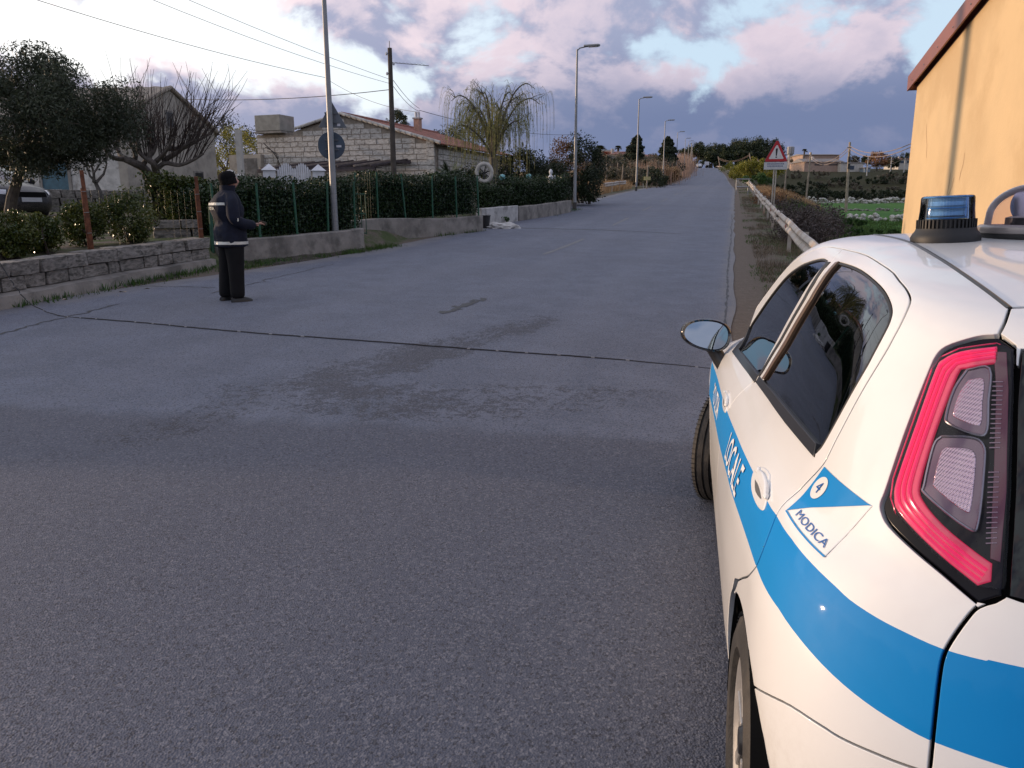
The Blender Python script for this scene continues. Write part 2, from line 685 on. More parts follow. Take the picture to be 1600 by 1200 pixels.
def road_material():
    m = bpy.data.materials.new('asphalt')
    m.use_nodes = True
    nt = NT(m.node_tree)
    b = nt.n['Principled BSDF']
    vec = nt.node('ShaderNodeTexCoord').outputs['Object']
    sep = nt.node('ShaderNodeSeparateXYZ')
    nt.l.new(vec, sep.inputs[0])
    x, y = sep.outputs[0], sep.outputs[1]
    big = nt.noise(vec, .35, 6, .6)
    mid = nt.noise(vec, 2.2, 6, .65)
    grit = nt.noise(vec, 70.0, 4, .7)
    fine = nt.noise(vec, 260.0, 3, .7)
    stone = nt.vor(vec, 130.0)
    speck = nt.vor(vec, 110.0, out='Color')
    sp = nt.node('ShaderNodeSeparateColor')
    nt.l.new(speck, sp.inputs[0])
    # across-road coordinate (from the right edge) and wheel tracks along the road
    q = nt.math('SUBTRACT', x, nt.math('ADD', nt.math('MULTIPLY', y, .276), .043))
    track = nt.math('ADD', nt.math('COSINE', nt.math('MULTIPLY', q, 2 * math.pi / 1.75)), 0.0)
    base = nt.mix(nt.step(mid, .30, .72), rgb(.108, .124, .168), rgb(.162, .182, .236))
    base = nt.mix(nt.math('MULTIPLY', nt.step(track, -.2, 1.0), .22), base, rgb(.195, .208, .255))
    base = nt.mix(nt.math('MULTIPLY', nt.step(big, .42, .70), .45), base, rgb(.104, .112, .146))
    # newer, darker surfacing near the forecourt; ragged edge across the road
    lin = nt.math('ADD', nt.math('SUBTRACT', y, nt.math('MULTIPLY', x, -.165)), nt.math('MULTIPLY', nt.math('SUBTRACT', mid, .5), .55))
    new = nt.math('SUBTRACT', 1.0, nt.step(lin, 5.00, 5.30))
    base = nt.mix(nt.math('MULTIPLY', new, .75), base, rgb(.079, .083, .109))
    # ravelled patches: coarse dark stone showing where the binder is gone
    wv = nt.noise(vec, .9, 5, .65)
    cx = nt.math('SUBTRACT', x, -1.1)
    cy = nt.math('SUBTRACT', y, 7.3)
    along = nt.math('ADD', nt.math('MULTIPLY', cx, .55), nt.math('MULTIPLY', cy, .83))
    acr = nt.math('SUBTRACT', nt.math('MULTIPLY', cx, .83), nt.math('MULTIPLY', cy, .55))
    ell = nt.math('ADD', nt.math('POWER', nt.math('DIVIDE', along, 4.4), 2.0), nt.math('POWER', nt.math('DIVIDE', acr, .62), 2.0))
    e2 = nt.math('ADD', nt.math('POWER', nt.math('DIVIDE', nt.math('SUBTRACT', x, -.9), 2.6), 2.0), nt.math('POWER', nt.math('DIVIDE', nt.math('SUBTRACT', y, 6.0), .8), 2.0))
    em = nt.math('MAXIMUM', nt.math('SUBTRACT', 1.0, nt.step(ell, .1, 1.2)), nt.math('SUBTRACT', 1.0, nt.step(e2, .1, 1.2)))
    g1, g2 = nt.noise(vec, 11.0, 4, .7), nt.noise(vec, 40.0, 3, .7)
    rv_ = nt.math('ADD', nt.math('MULTIPLY', wv, .75), nt.math('ADD', nt.math('MULTIPLY', g1, .55), nt.math('MULTIPLY', g2, .5)))
    rav = nt.math('MULTIPLY', nt.step(nt.math('ADD', rv_, nt.math('MULTIPLY', em, .30)), 1.17, 1.23), nt.step(em, .02, .35))
    rav = nt.math('MAXIMUM', rav, nt.math('MULTIPLY', nt.step(nt.math('ADD', nt.math('MULTIPLY', nt.noise(vec, .55, 4, .6), .8), nt.math('ADD', nt.math('MULTIPLY', g1, .5), nt.math('MULTIPLY', g2, .5))), 1.12, 1.19), .5))
    base = nt.mix(nt.math('MULTIPLY', rav, .72), base, nt.mix(nt.step(stone, .15, .5), rgb(.022, .022, .027), rgb(.055, .055, .066)))
    # aggregate
    c = nt.mix(nt.math('MULTIPLY', nt.step(sp.outputs[0], .62, .98), .42), base, rgb(.27, .265, .29))
    c = nt.mix(nt.math('MULTIPLY', nt.math('SUBTRACT', 1.0, nt.step(sp.outputs[1], .04, .26)), .68), c, rgb(.035, .035, .043))
    c = nt.mix(nt.math('MULTIPLY', nt.step(fine, .55, .8), .22), c, rgb(.26, .26, .28))
    c = nt.mix(nt.math('MULTIPLY', nt.step(grit, .52, .78), .25), c, rgb(.072, .073, .084))
    # pale dust along both edges
    ed = nt.node('ShaderNodeAttribute', attribute_name='edge').outputs['Fac']
    dust = nt.math('MULTIPLY', nt.step(nt.math('ADD', ed, nt.math('MULTIPLY', nt.math('SUBTRACT', mid, .5), .8)), .45, .95), nt.math('ADD', nt.math('MULTIPLY', nt.step(grit, .35, .65), .4), .35))
    c = nt.mix(dust, c, nt.mix(mid, rgb(.20, .185, .17), rgb(.27, .25, .23)))
    nt.l.new(c, b.inputs['Base Color'])
    nt.put(b.inputs['Roughness'], nt.math('ADD', nt.math('MULTIPLY', mid, .25), .62))
    b.inputs['Specular IOR Level'].default_value = .35
    bp = nt.node('ShaderNodeBump')
    bp.inputs['Strength'].default_value = .75
    bp.inputs['Distance'].default_value = .006
    hgt = nt.math('ADD', nt.math('MULTIPLY', stone, .9), nt.math('ADD', nt.math('MULTIPLY', grit, .8), nt.math('MULTIPLY', rav, 1.2)))
    nt.l.new(hgt, bp.inputs['Height'])
    nt.l.new(bp.outputs[0], b.inputs['Normal'])
    return m


def road_z(x, y):
    return float(PROF(np.array(y))) + .012


M_TAR = pm('tar', (.022, .022, .026), .6, .3, 8, .3, 60)
M_LINE = pm('worn_line_paint', (.21, .21, .22), .8, .15, 14, .2, 80, col2=(.15, .15, .16))


def build_road():
    ys = axis([(-60, -4, 4), (-4, 40, .5), (40, 120, 1.5), (120, 420, 4)])
    rng = np.random.default_rng(5)
    rows = []
    n = 28
    for y in ys:
        wob = .10 * vnoise(0., y, 1.1, 3) + .05 * vnoise(0., y, .37, 4)
        a, b = float(XL(y)) - .35 + wob, float(XR(y)) + .05 + .05 * vnoise(1., y, .8, 5)
        if y < 8:
            b = b + (6.0 - b) * float(1 - sst(y, 5.6, 7.8))
        rows.append([(a + (b - a) * k / n, y, float(PROF(y)) + .012 + .03 * math.sin(math.pi * k / n)) for k in range(n + 1)])
    V = np.array(rows).reshape(-1, 3)
    nx = n + 1
    i = np.arange((len(ys) - 1) * n)
    a = (i // n) * nx + i % n
    F = np.stack([a, a + 1, a + nx + 1, a + nx], 1)
    rme = fastmesh('road', V, F, [road_material()], True)
    k_ = np.tile(np.arange(nx) / n, len(ys))
    wid = np.repeat(np.array([r[-1][0] - r[0][0] for r in rows]), nx)
    dl, dr = k_ * wid, (1 - k_) * wid
    edge = np.maximum(1 - np.clip(dl / 1.5, 0, 1), np.where(V[:, 1] > 8, 1 - np.clip(dr / .55, 0, 1), 0))
    at_ = rme.attributes.new('edge', 'FLOAT', 'POINT')
    at_.data.foreach_set('value', edge.astype(np.float32))
    road = tag(link('road', rme), kind='structure')
    zf = lambda x, y: float(PROF(y)) + .012 + .03 * math.sin(math.pi * min(1, max(0, (x - float(XL(y)) + .35) / (float(XR(y)) + .4 - float(XL(y))))))
    rg = random.Random(4)

    def strip(name, pts, w, mat, dz=.004, jit=.4):
        mb = MB()
        P = [Vector((p[0], p[1], 0)) for p in pts]
        L, Rr = [], []
        for k, p in enumerate(P):
            t = (P[min(k + 1, len(P) - 1)] - P[max(k - 1, 0)]).normalized()
            nrm = Vector((-t.y, t.x, 0))
            ww = w * (1 + rg.uniform(-jit, jit)) * .5
            for lst, s in ((L, 1), (Rr, -1)):
                qv = p + nrm * ww * s
                lst.append((qv.x, qv.y, zf(qv.x, qv.y) + dz))
        k = len(P)
        mb.add(L + Rr, [(i_, k + i_, k + i_ + 1, i_ + 1) for i_ in range(k - 1)])
        return mb.build(name, mat, road)

    def wander(a, b, n, amp):
        return [(a[0] + (b[0] - a[0]) * i_ / n + rg.gauss(0, amp), a[1] + (b[1] - a[1]) * i_ / n + rg.gauss(0, amp)) for i_ in range(n + 1)]
    # crack along the right edge and tar seams across
    strip('edge_crack', [(float(XR(y)) - .04 + .05 * (float(vn2(0., y, 1.7, 3)) - .5) + rg.gauss(0, .008), y) for y in np.arange(5.2, 34, .16)], .022, M_TAR, .004, .9)
    for (pa, pb, w, am) in (((815, 358), (975, 363), .12, .03), ((975, 363), (1063, 367), .07, .03), ((690, 495), (760, 470), .10, .05),
                            ((170, 447), (332, 452), .02, .02), ((0, 525), (190, 478), .03, .03), ((330, 462), (520, 415), .02, .03)):
        A, B = gp(*pa), gp(*pb)
        strip('tar_seam', wander((A.x, A.y), (B.x, B.y), 24, am), w, M_TAR)
    # worn centre dashes, hardly visible
    for y0 in np.arange(17, 120, 9):
        xs = lambda y: float(XL(y)) * .5 + float(XR(y)) * .5
        strip('worn_dash', [(xs(y), y) for y in np.linspace(y0, y0 + 4, 9)], .10, M_LINE, .004, .3)
    return road


build_ground()
ROAD = build_road()
# ------------------------------------------------------------------ the police car
ZW = pchip([.16, .22, .30, .45, .60, .74, .84, .91, .97, 1.10, 1.25, 1.34, 1.40, 1.44, 1.465, 1.48, 1.487, 1.49],
           [.79, .825, .855, .867, .873, .870, .854, .822, .776, .731, .682, .648, .616, .576, .51, .39, .25, .0])
ZR = pchip([.16, .26, .40, .58, .68, .78, .90, 1.0, 1.15, 1.30, 1.36, 1.40, 1.44, 1.47, 1.485, 1.49],
           [-.60, -.66, -.685, -.68, -.665, -.635, -.60, -.575, -.52, -.45, -.42, -.36, -.15, .15, .5, .8])
ZF = pchip([.16, .26, .40, .55, .68, .78, .86, .94, 1.0, 1.12, 1.28, 1.38, 1.43, 1.46, 1.48, 1.49],
           [3.28, 3.36, 3.38, 3.36, 3.32, 3.18, 2.92, 2.55, 2.28, 2.05, 1.76, 1.55, 1.40, 1.28, 1.1, .8])
CC = np.array([0, .6, .78])


def halfw(y, z):
    r_ = np.clip((z - .95) / .5, 0, 1)
    r_ = r_ * r_ * (3 - 2 * r_)
    a = np.where(y < .9, (.9 - y) / 1.25, (y - .9))
    zz = z + r_ * .045 * a * a
    w, r, f = ZW(zz), ZR(zz), ZF(zz)
    ta = 1 - .055 * np.clip((.55 - y) / 1.2, 0, 1) ** 1.6 - .02 * np.clip((y - 2.3) / 1.1, 0, 1) ** 2
    LR = np.minimum(.58, .45 * (f - r) + .02)
    LF = np.minimum(.95 - .72 * np.clip((zz - .9) / .25, 0, 1), .5 * (f - r))
    a = np.clip(1 - (y - r) / LR, 0, 1)
    b = np.clip(1 - (f - y) / LF, 0, 1)
    n = 2.7
    c = np.clip(1 - a ** n, 0, 1) ** (1 / n) * np.clip(1 - b ** n, 0, 1) ** (1 / n)
    return np.where((y < r) | (y > f) | (zz > 1.49) | (z < .16), -1.0, w * ta * c)


def car_surf(d):
    """radial projection from the body's inside onto its skin; d = unit directions (n,3)"""
    lo = np.full(len(d), .05)
    hi = np.full(len(d), 3.6)
    for _ in range(30):
        m = (lo + hi) / 2
        P = CC + d * m[:, None]
        ins = halfw(P[:, 1], P[:, 2]) - np.abs(P[:, 0]) > 0
        lo = np.where(ins, m, lo)
        hi = np.where(ins, hi, m)
    return CC + d * ((lo + hi) / 2)[:, None]


class Chart:
    def __init__(s, e3):
        e3 = np.array(e3, float)
        s.e3 = e3 / np.linalg.norm(e3)
        up = np.array([0, 0, 1.]) if abs(s.e3[2]) < .9 else np.array([0, 1., 0])
        s.e1 = np.cross(up, s.e3)
        s.e1 /= np.linalg.norm(s.e1)
        s.e2 = np.cross(s.e3, s.e1)

    def to2(s, P):
        d = np.atleast_2d(P) - CC
        d = d / np.linalg.norm(d, axis=1)[:, None]
        w = 1 + d @ s.e3
        return np.stack([2 * (d @ s.e1) / w, 2 * (d @ s.e2) / w], 1)

    def dirs(s, uv):
        q = (uv ** 2).sum(1)
        k = 4 / (4 + q)
        return (k * uv[:, 0])[:, None] * s.e1 + (k * uv[:, 1])[:, None] * s.e2 + ((4 - q) / (4 + q))[:, None] * s.e3

    def to3(s, uv):
        return car_surf(s.dirs(np.atleast_2d(uv)))

    def normals(s, uv):
        h = .004
        a = s.to3(uv + [h, 0]) - s.to3(uv - [h, 0])
        b = s.to3(uv + [0, h]) - s.to3(uv - [0, h])
        n = np.cross(a, b)
        n /= np.linalg.norm(n, axis=1)[:, None] + 1e-12
        return n


def inpoly(pts, poly):
    x, y = pts[:, 0], pts[:, 1]
    ins = np.zeros(len(pts), bool)
    n = len(poly)
    for i in range(n):
        x1, y1 = poly[i]
        x2, y2 = poly[(i + 1) % n]
        cond = (y1 > y) != (y2 > y)
        xi = (x2 - x1) * (y - y1) / (y2 - y1 + 1e-15) + x1
        ins ^= cond & (x < xi)
    return ins


def resample3(P, step=.014):
    P = [np.array(p, float) for p in P]
    out = []
    for i in range(len(P)):
        a, b = P[i], P[(i + 1) % len(P)]
        n = max(1, int(round(np.linalg.norm(b - a) / step)))
        if np.linalg.norm(b - a) < 1e-5:
            continue
        out += [a + (b - a) * k / n for k in range(n)]
    return np.array(out)


def area2(p):
    x, y = p[:, 0], p[:, 1]
    return .5 * np.sum(x * np.roll(y, -1) - np.roll(x, -1) * y)


def offset2(p, d):
    """shift a counter-clockwise outline inwards by d"""
    t = np.roll(p, -1, 0) - np.roll(p, 1, 0)
    t /= np.linalg.norm(t, axis=1)[:, None] + 1e-12
    return p + np.stack([-t[:, 1], t[:, 0]], 1) * d


def panel(name, outline, chart, mats, parent, holes=(), gap=.0022, lift=0.0, paint=(), step=.03, rim=.014, edge=.014, mirror=False, bev=.0015):
    """skin panel: outline/holes in 3-D near the skin; paint = [(outline, material index)]"""
    def prep(o, d, st=edge):
        q = chart.to2(resample3(o, st))
        if area2(q) < 0:
            q = q[::-1]
        # chart units differ from metres: scale locally
        s = np.linalg.norm(np.roll(q, -1, 0) - q, axis=1).sum() / (np.linalg.norm(np.roll(chart.to3(q), -1, 0) - chart.to3(q), axis=1).sum() + 1e-9)
        return offset2(q, d * s), s
    out2, sc = prep(outline, gap + bev)
    hol2 = [prep(h, -(gap + bev))[0] for h in holes]
    pnt2 = [(prep(o, 0, .02)[0], mi) for o, mi in paint]
    loops = [out2] + hol2 + [p for p, _ in pnt2]
    verts, edges = [], []
    for lp in loops:
        b = len(verts)
        verts += [Vector(p) for p in lp]
        edges += [(b + i, b + (i + 1) % len(lp)) for i in range(len(lp))]
    lo, hi = out2.min(0), out2.max(0)
    gs = step * sc
    gxs = np.arange(lo[0] + gs * .37, hi[0], gs)
    gys = np.arange(lo[1] + gs * .41, hi[1], gs)
    G = np.stack(np.meshgrid(gxs, gys), -1).reshape(-1, 2)
    ok = inpoly(G, out2)
    for h in hol2:
        ok &= ~inpoly(G, h)
    G = G[ok]
    allb = np.concatenate(loops)
    if len(G):
        dm = np.full(len(G), 9.)
        for k in range(0, len(allb), 400):
            dm = np.minimum(dm, np.sqrt(((G[:, None] - allb[None, k:k + 400]) ** 2).sum(2)).min(1))
        G = G[dm > gs * .35]
        verts += [Vector(p) for p in G]
    res = delaunay_2d_cdt(verts, edges, [], 0, 1e-7)
    v2 = np.array([[v.x, v.y] for v in res[0]])
    F = np.array([f for f in res[2] if len(f) == 3])
    cen = v2[F].mean(1)
    ok = inpoly(cen, out2)
    for h in hol2:
        ok &= ~inpoly(cen, h)
    F, cen = F[ok], cen[ok]
    mi = np.zeros(len(F), int)
    for p, k in pnt2:
        mi[inpoly(cen, p)] = k
    used = np.unique(F)
    re = -np.ones(len(v2), int)
    re[used] = np.arange(len(used))
    v2, F = v2[used], re[F]
    P = chart.to3(v2)
    N = chart.normals(v2)
    # orient
    tri = P[F]
    fn = np.cross(tri[:, 1] - tri[:, 0], tri[:, 2] - tri[:, 0])
    flip = (fn * N[F[:, 0]]).sum(1) < 0
    F[flip] = F[flip][:, ::-1]
    if (N * (P - CC)).sum() < 0:
        N = -N
        F = F[:, ::-1]
    P = P + N * lift
    V = list(P)
    faces = [tuple(f) for f in F]
    nrm = [[N[i] for i in f] for f in faces]
    mis = list(mi)
    # rim: a small rolled edge, then a wall going in
    if rim:
        ed = {}
        for k, f in enumerate(faces):
            for a, b in ((f[0], f[1]), (f[1], f[2]), (f[2], f[0])):
                ed[(a, b)] = k
        bnd = [(a, b) for (a, b) in ed if (b, a) not in ed]
        nxt = {a: b for a, b in bnd}
        prv = {b: a for a, b in bnd}
        o1, o2, nn = {}, {}, {}
        for a in nxt:
            if a not in prv:
                continue
            t = P[nxt[a]] - P[prv[a]]
            t = t / (np.linalg.norm(t) + 1e-12)
            o = np.cross(t, N[a])
            o1[a] = len(V)
            V.append(P[a] + o * bev - N[a] * bev)
            o2[a] = len(V)
            V.append(P[a] + o * bev - N[a] * rim)
            nn[a] = o
        for a, b in bnd:
            if a in o1 and b in o1:
                faces.append((a, o1[a], o1[b], b))
                na, nb = N[a] + nn[a], N[b] + nn[b]
                nrm.append([N[a], na / np.linalg.norm(na), nb / np.linalg.norm(nb), N[b]])
                mis.append(mi[ed[(a, b)]])
                faces.append((o1[a], o2[a], o2[b], o1[b]))
                nrm.append([nn[a], nn[a], nn[b], nn[b]])
                mis.append(mi[ed[(a, b)]])
    V = np.array(V)
    if mirror:
        V = V * [-1, 1, 1]
        faces = [f[::-1] for f in faces]
        nrm = [[n * [-1, 1, 1] for n in ns[::-1]] for ns in nrm]
    me = bpy.data.meshes.new(name)
    me.from_pydata([tuple(v) for v in V], [], faces)
    for m in mats:
        me.materials.append(m)
    me.polygons.foreach_set('material_index', mis)
    me.polygons.foreach_set('use_smooth', [True] * len(faces))
    me.normals_split_custom_set([tuple(n) for ns in nrm for n in ns])
    me.update()
    return link(name, me, parent)


def sd(y, z):
    """point on the left side of the body at (y,z)"""
    return (-float(halfw(np.array(y), np.array(z))), y, z)


def sds(l):
    return [sd(*p) for p in l]


def mx(l):
    return [(-p[0], p[1], p[2]) for p in l]


def car_paint(name, col, flake=0.0, dirt=True, rough=.30, coat=.7, spec=.5):
    m = bpy.data.materials.new(name)
    m.use_nodes = True
    nt = NT(m.node_tree)
    b = nt.n['Principled BSDF']
    vec = nt.node('ShaderNodeTexCoord').outputs['Object']
    n = nt.noise(vec, 3.0, 6, .6)
    n2 = nt.noise(vec, 40., 4, .7)
    sep = nt.node('ShaderNodeSeparateXYZ')
    nt.l.new(vec, sep.inputs[0])
    c = nt.mix(nt.math('MULTIPLY', nt.step(n, .4, .8), .16), rgb(*col), rgb(*[x * .60 for x in col]))
    low = nt.math('SUBTRACT', 1.0, nt.step(nt.math('ADD', sep.outputs[2], nt.math('MULTIPLY', nt.math('SUBTRACT', n, .5), .3)), .24, .68))
    c = nt.mix(nt.math('MULTIPLY', nt.math('MULTIPLY', low, nt.step(n2, .35, .7)), .35 if dirt else 0), c, rgb(.33, .28, .22))
    nt.l.new(c, b.inputs['Base Color'])
    nt.put(b.inputs['Roughness'], nt.math('ADD', nt.math('MULTIPLY', n2, .12), rough))
    b.inputs['Coat Weight'].default_value = coat
    nt.put(b.inputs['Coat Roughness'], nt.math('ADD', nt.math('MULTIPLY', n2, .05), .02))
    b.inputs['Coat IOR'].default_value = 1.45
    b.inputs['Specular IOR Level'].default_value = spec
    return m


M_WHITE = car_paint('white_car_paint', (.80, .80, .79))
M_BLUE = car_paint('blue_stripe_film', (.0, .225, .58), rough=.5, coat=.25, spec=.2)
M_RUB = plain('black_rubber', (.012, .012, .013), .55)
M_GAP = plain('gap_black', (.006, .006, .006), .9, spec=.1)
M_TRIM = plain('black_trim', (.018, .018, .02), .35)
M_PIANO = plain('gloss_black', (.008, .008, .01), .08, coat=1.0)
M_GLASS = glassmat('car_window_glass', (.10, .11, .11), 0.0, 1.55, .04)
M_HGLASS = glassmat('dark_rear_glass', (.03, .03, .03), 0.0, 1.5)
M_SEAT = pm('seat_cloth', (.035, .035, .04), .9, .3, 10, .3, 120)
M_CHROME = plain('chrome', (.75, .75, .77), .12, metal=1.0)
M_SUNBROWN = plain('sun_brown_trim', (.13, .085, .06), .4, metal=.2)  # brown of the sunlight painted into the trim
M_TYRE = pm('tyre_rubber', (.022, .021, .021), .75, .3, 8, .3, 90, stain=(.07, .06, .05), stain_scale=4)
M_HUB = pm('hubcap_silver', (.42, .41, .40), .38, .12, 12, .05, 60, metal=.55)
M_HUBD = plain('hub_dark', (.01, .01, .01), .8)
M_MIRROR = plain('mirror_glass', (.36, .46, .52), .02, metal=1.0)


def redmat():
    m = bpy.data.materials.new('red_tail_lens')
    m.use_nodes = True
    nt = NT(m.node_tree)
    b = nt.n['Principled BSDF']
    vec = nt.node('ShaderNodeTexCoord').outputs['Object']
    sep = nt.node('ShaderNodeSeparateXYZ')
    nt.l.new(vec, sep.inputs[0])
    n = nt.noise(vec, 60, 3, .6)
    c = nt.mix(n, rgb(.40, .006, .055), rgb(.56, .02, .10))
    nt.l.new(c, b.inputs['Base Color'])
    b.inputs['Roughness'].default_value = .12
    b.inputs['Coat Weight'].default_value = 1.0
    b.inputs['Coat Roughness'].default_value = .02
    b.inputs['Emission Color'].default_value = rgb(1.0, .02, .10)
    b.inputs['Emission Strength'].default_value = .26  # faint glow added to brighten the red lens
    return m


def text_mesh(body, size=1.0, xs=1.0, bold=0.0):
    cu = bpy.data.curves.new('txt', 'FONT')
    cu.body = body
    cu.size = size
    cu.offset = bold
    cu.align_x = 'CENTER'
    cu.align_y = 'CENTER'
    cu.resolution_u = 4
    o = bpy.data.objects.new('txt', cu)
    COL.objects.link(o)
    dg = bpy.context.evaluated_depsgraph_get()
    me = bpy.data.meshes.new_from_object(o.evaluated_get(dg))
    bpy.data.objects.remove(o)
    V = np.array([v.co[:] for v in me.vertices])
    V[:, 0] *= xs
    F = [tuple(p.vertices) for p in me.polygons]
    bpy.data.meshes.remove(me)
    return V, F


def wheel(name, loc, rz, parent, side):
    """side -1 = left; wheel axis along x"""
    w = bpy.data.objects.new(name, None)
    COL.objects.link(w)
    w.parent = parent
    w.location = loc
    w.rotation_euler = (0, 0, rz)
    M = Matrix.Rotation(side * math.pi / 2, 4, 'Y')     # lathe z -> outward
    hw = .0925
    pr = [(.19, -hw * .8), (.21, -hw), (.255, -hw), (.288, -hw * .88), (.296, -hw * .72)]
    for g in (-.055, -.018, .018, .055):
        pr += [(.300, g - .006), (.291, g - .004), (.291, g + .004), (.300, g + .006)]
    pr += [(.296, hw * .72), (.288, hw * .88), (.255, hw), (.215, hw * .97), (.195, hw * .7)]
    t = MB().lathe(pr, 72, M, close=True).build('tyre', M_TYRE, w, smooth=True)
    # shallow cross sipes on the shoulders
    s = MB()
    for k in range(72):
        a = 2 * math.pi * k / 72
        for x0, x1 in ((.060, .082), (-.082, -.060)):
            R = Matrix.Rotation(a, 4, 'X')
            s.box(x0, x1, .2965, .3015, -.0012, .0012, 0, R)
    tag(s.build('sipes', M_RUB, t), kind='stuff')
    rim = MB().lathe([(.0, .055), (.04, .06), (.12, .050), (.17, .062), (.186, .074), (.196, .078), (.2, .07), (.2, -.06), (.0, -.06)], 48, M)
    r = rim.build('rim', M_HUB, w, smooth=True)
    k = MB()
    for i in range(7):
        a = 2 * math.pi * i / 7 + .2
        k2 = [(.072, -.20), (.168, -.33), (.180, -.14), (.168, .02), (.080, .06)]
        poly = [(rr * math.cos(a + t_), rr * math.sin(a + t_)) for rr, t_ in k2]
        k.prism(poly, .0655, .0665, M)
    k.build('spoke_gap', M_HUBD, r)
    k = MB()
    for i in range(7):
        a = 2 * math.pi * (i + .5) / 7 + .2
        poly = [(rr * math.cos(a + t_), rr * math.sin(a + t_)) for rr, t_ in ((.05, -.25), (.178, -.10), (.182, .0), (.178, .10), (.05, .25))]
        k.prism(poly, .062, .074, M)
    bevel(k.build('spokes', M_HUB, r), .004, 2)
    MB().lathe([(.0, .082), (.03, .081), (.036, .07)], 24, M).build('hub_cap', M_TRIM, r, smooth=True)
    return w


CARYAW = -.2174
CARCAM = (-1.0253, -1.7517)
_c, _s = math.cos(CARYAW), math.sin(CARYAW)
CARLOC = (1.0253 * _c - 1.7517 * _s, 1.0253 * _s + 1.7517 * _c, .012)

# panel lines read off the real car (y forward of the rear axle, z up), left side
DOOR_TOP = [(2.04, .952), (1.87, 1.062), (1.67, 1.195), (1.47, 1.305), (1.31, 1.367), (1.16, 1.408), (1.08, 1.423), (.96, 1.437), (.745, 1.441)]
DOOR_TOP2 = [(.745, 1.441), (.45, 1.439), (.21, 1.422), (.084, 1.404), (.007, 1.390), (-.041, 1.376), (-.070, 1.357), (-.088, 1.335), (-.098, 1.308), (-.105, 1.27),
             (-.109, 1.18), (-.113, 1.098), (-.115, 1.058), (-.108, 1.032), (-.074, .978), (-.064, .935), (-.078, .905), (-.100, .88), (-.115, .851), (-.113, .815), (-.100, .788), (-.045, .742), (.03, .70)]
SPLIT = [(.745, 1.441), (.690, 1.41), (.735, 1.284), (.83, 1.14), (.955, .993), (1.02, .965), (1.04, .92), (1.066, .864), (1.09, .80), (1.10, .6), (1.08, .40), (1.05, .245)]
ARC = lambda cy, cz, r, a0, a1, n=18: [(cy + r * math.cos(R_(a0 + (a1 - a0) * i / n)), cz + r * math.sin(R_(a0 + (a1 - a0) * i / n))) for i in range(n + 1)]
FWIN = [(.738, 1.405), (.86, 1.405), (1.05, 1.380), (1.19, 1.352), (1.337, 1.306), (1.5, 1.224), (1.64, 1.135), (1.78, 1.03), (1.85, .965)]
FWINB = [(1.85, .965), (1.79, .948), (1.4, .966), (.995, .985)]
RWIN = [(.60, 1.411), (.433, 1.411), (.302, 1.406), (.177, 1.396), (.086, 1.384), (.017, 1.368), (-.028, 1.351), (-.050, 1.333), (-.061, 1.310), (-.069, 1.270),
        (-.074, 1.227), (-.072, 1.128), (-.067, 1.072), (-.050, 1.046)]
RWINB = [(-.050, 1.046), (.3, 1.030), (.62, 1.014), (.865, .996)]
T_DITCH = [(-0.440, 0.98, 1.476), (-0.439, 0.776, 1.475), (-0.448, 0.524, 1.47), (-0.458, 0.3, 1.454), (-0.460, 0.053, 1.425), (-0.456, -0.066, 1.405), (-0.45, -0.188, 1.381)]
T_HATCH = [(-0.45, -0.188, 1.381), (-0.471, -0.232, 1.362), (-0.487, -0.257, 1.343)]
T_HATCH2 = [(-0.515, -0.495, 0.960), (-0.545, -0.489, 0.941), (-0.562, -0.492, 0.918), (-0.583, -0.499, 0.879), (-0.592, -0.504, 0.855), (-0.597, -0.513, 0.826), (-0.602, -0.530, 0.772), (-0.606, -0.545, 0.725), (-0.608, -0.556, 0.676)]
T_TAIL_OUT = [(-0.488, -0.258, 1.342), (-0.508, -0.245, 1.338), (-0.53, -0.233, 1.328), (-0.556, -0.217, 1.311), (-0.570, -0.216, 1.294), (-0.584, -0.228, 1.26), (-0.622, -0.269, 1.157), (-0.652, -0.306, 1.064),
              (-0.661, -0.314, 1.037), (-0.661, -0.327, 1.023), (-0.652, -0.349, 1.008), (-0.621, -0.402, 0.987), (-0.587, -0.444, 0.968), (-0.546, -0.487, 0.943)]
T_TAIL_IN = [(-0.516, -0.494, 0.962), (-0.502, -0.426, 1.112), (-0.483, -0.336, 1.261), (-0.473, -0.291, 1.328)]
T_BUMP = [(-0.608, -0.556, 0.676), (-0.653, -0.529, 0.669), (-0.682, -0.507, 0.665), (-0.727, -0.467, 0.657), (-0.752, -0.438, 0.655), (-0.794, -0.375, 0.644), (-0.827, -0.299, 0.613), (-0.850, -0.200, 0.567)]
ST_UP = [(2.41, .777), (1.85, .81), (1.4, .825), (1.05, .844), (.638, .870), (.263, .890), (0, .901), (-.084, .907), (-.199, .906)]
ST_UP3 = [(-0.765, -0.29, 0.898), (-0.733, -0.355, 0.888), (-0.713, -0.389, 0.880), (-0.677, -0.433, 0.873), (-0.64, -0.466, 0.869), (-0.592, -0.5, 0.865), (-0.54, -0.53, 0.868), (-0.491, -0.545, 0.873), (0, -.61, .885)]
ST_LO = [(2.318, .615), (1.687, .668), (1.142, .702), (.659, .750), (.492, .763), (.243, .782), (.045, .793), (-.124, .798)]
ST_LO3 = [(-0.815, -0.274, 0.789), (-0.783, -0.355, 0.772), (-0.737, -0.429, 0.752), (-0.693, -0.478, 0.739), (-0.65, -0.514, 0.731), (-0.608, -0.543, 0.726), (-0.544, -0.574, 0.727), (0, -.64, .738)]


def cr(l, n=4):
    return [tuple(p) for p in crom(l, n)]


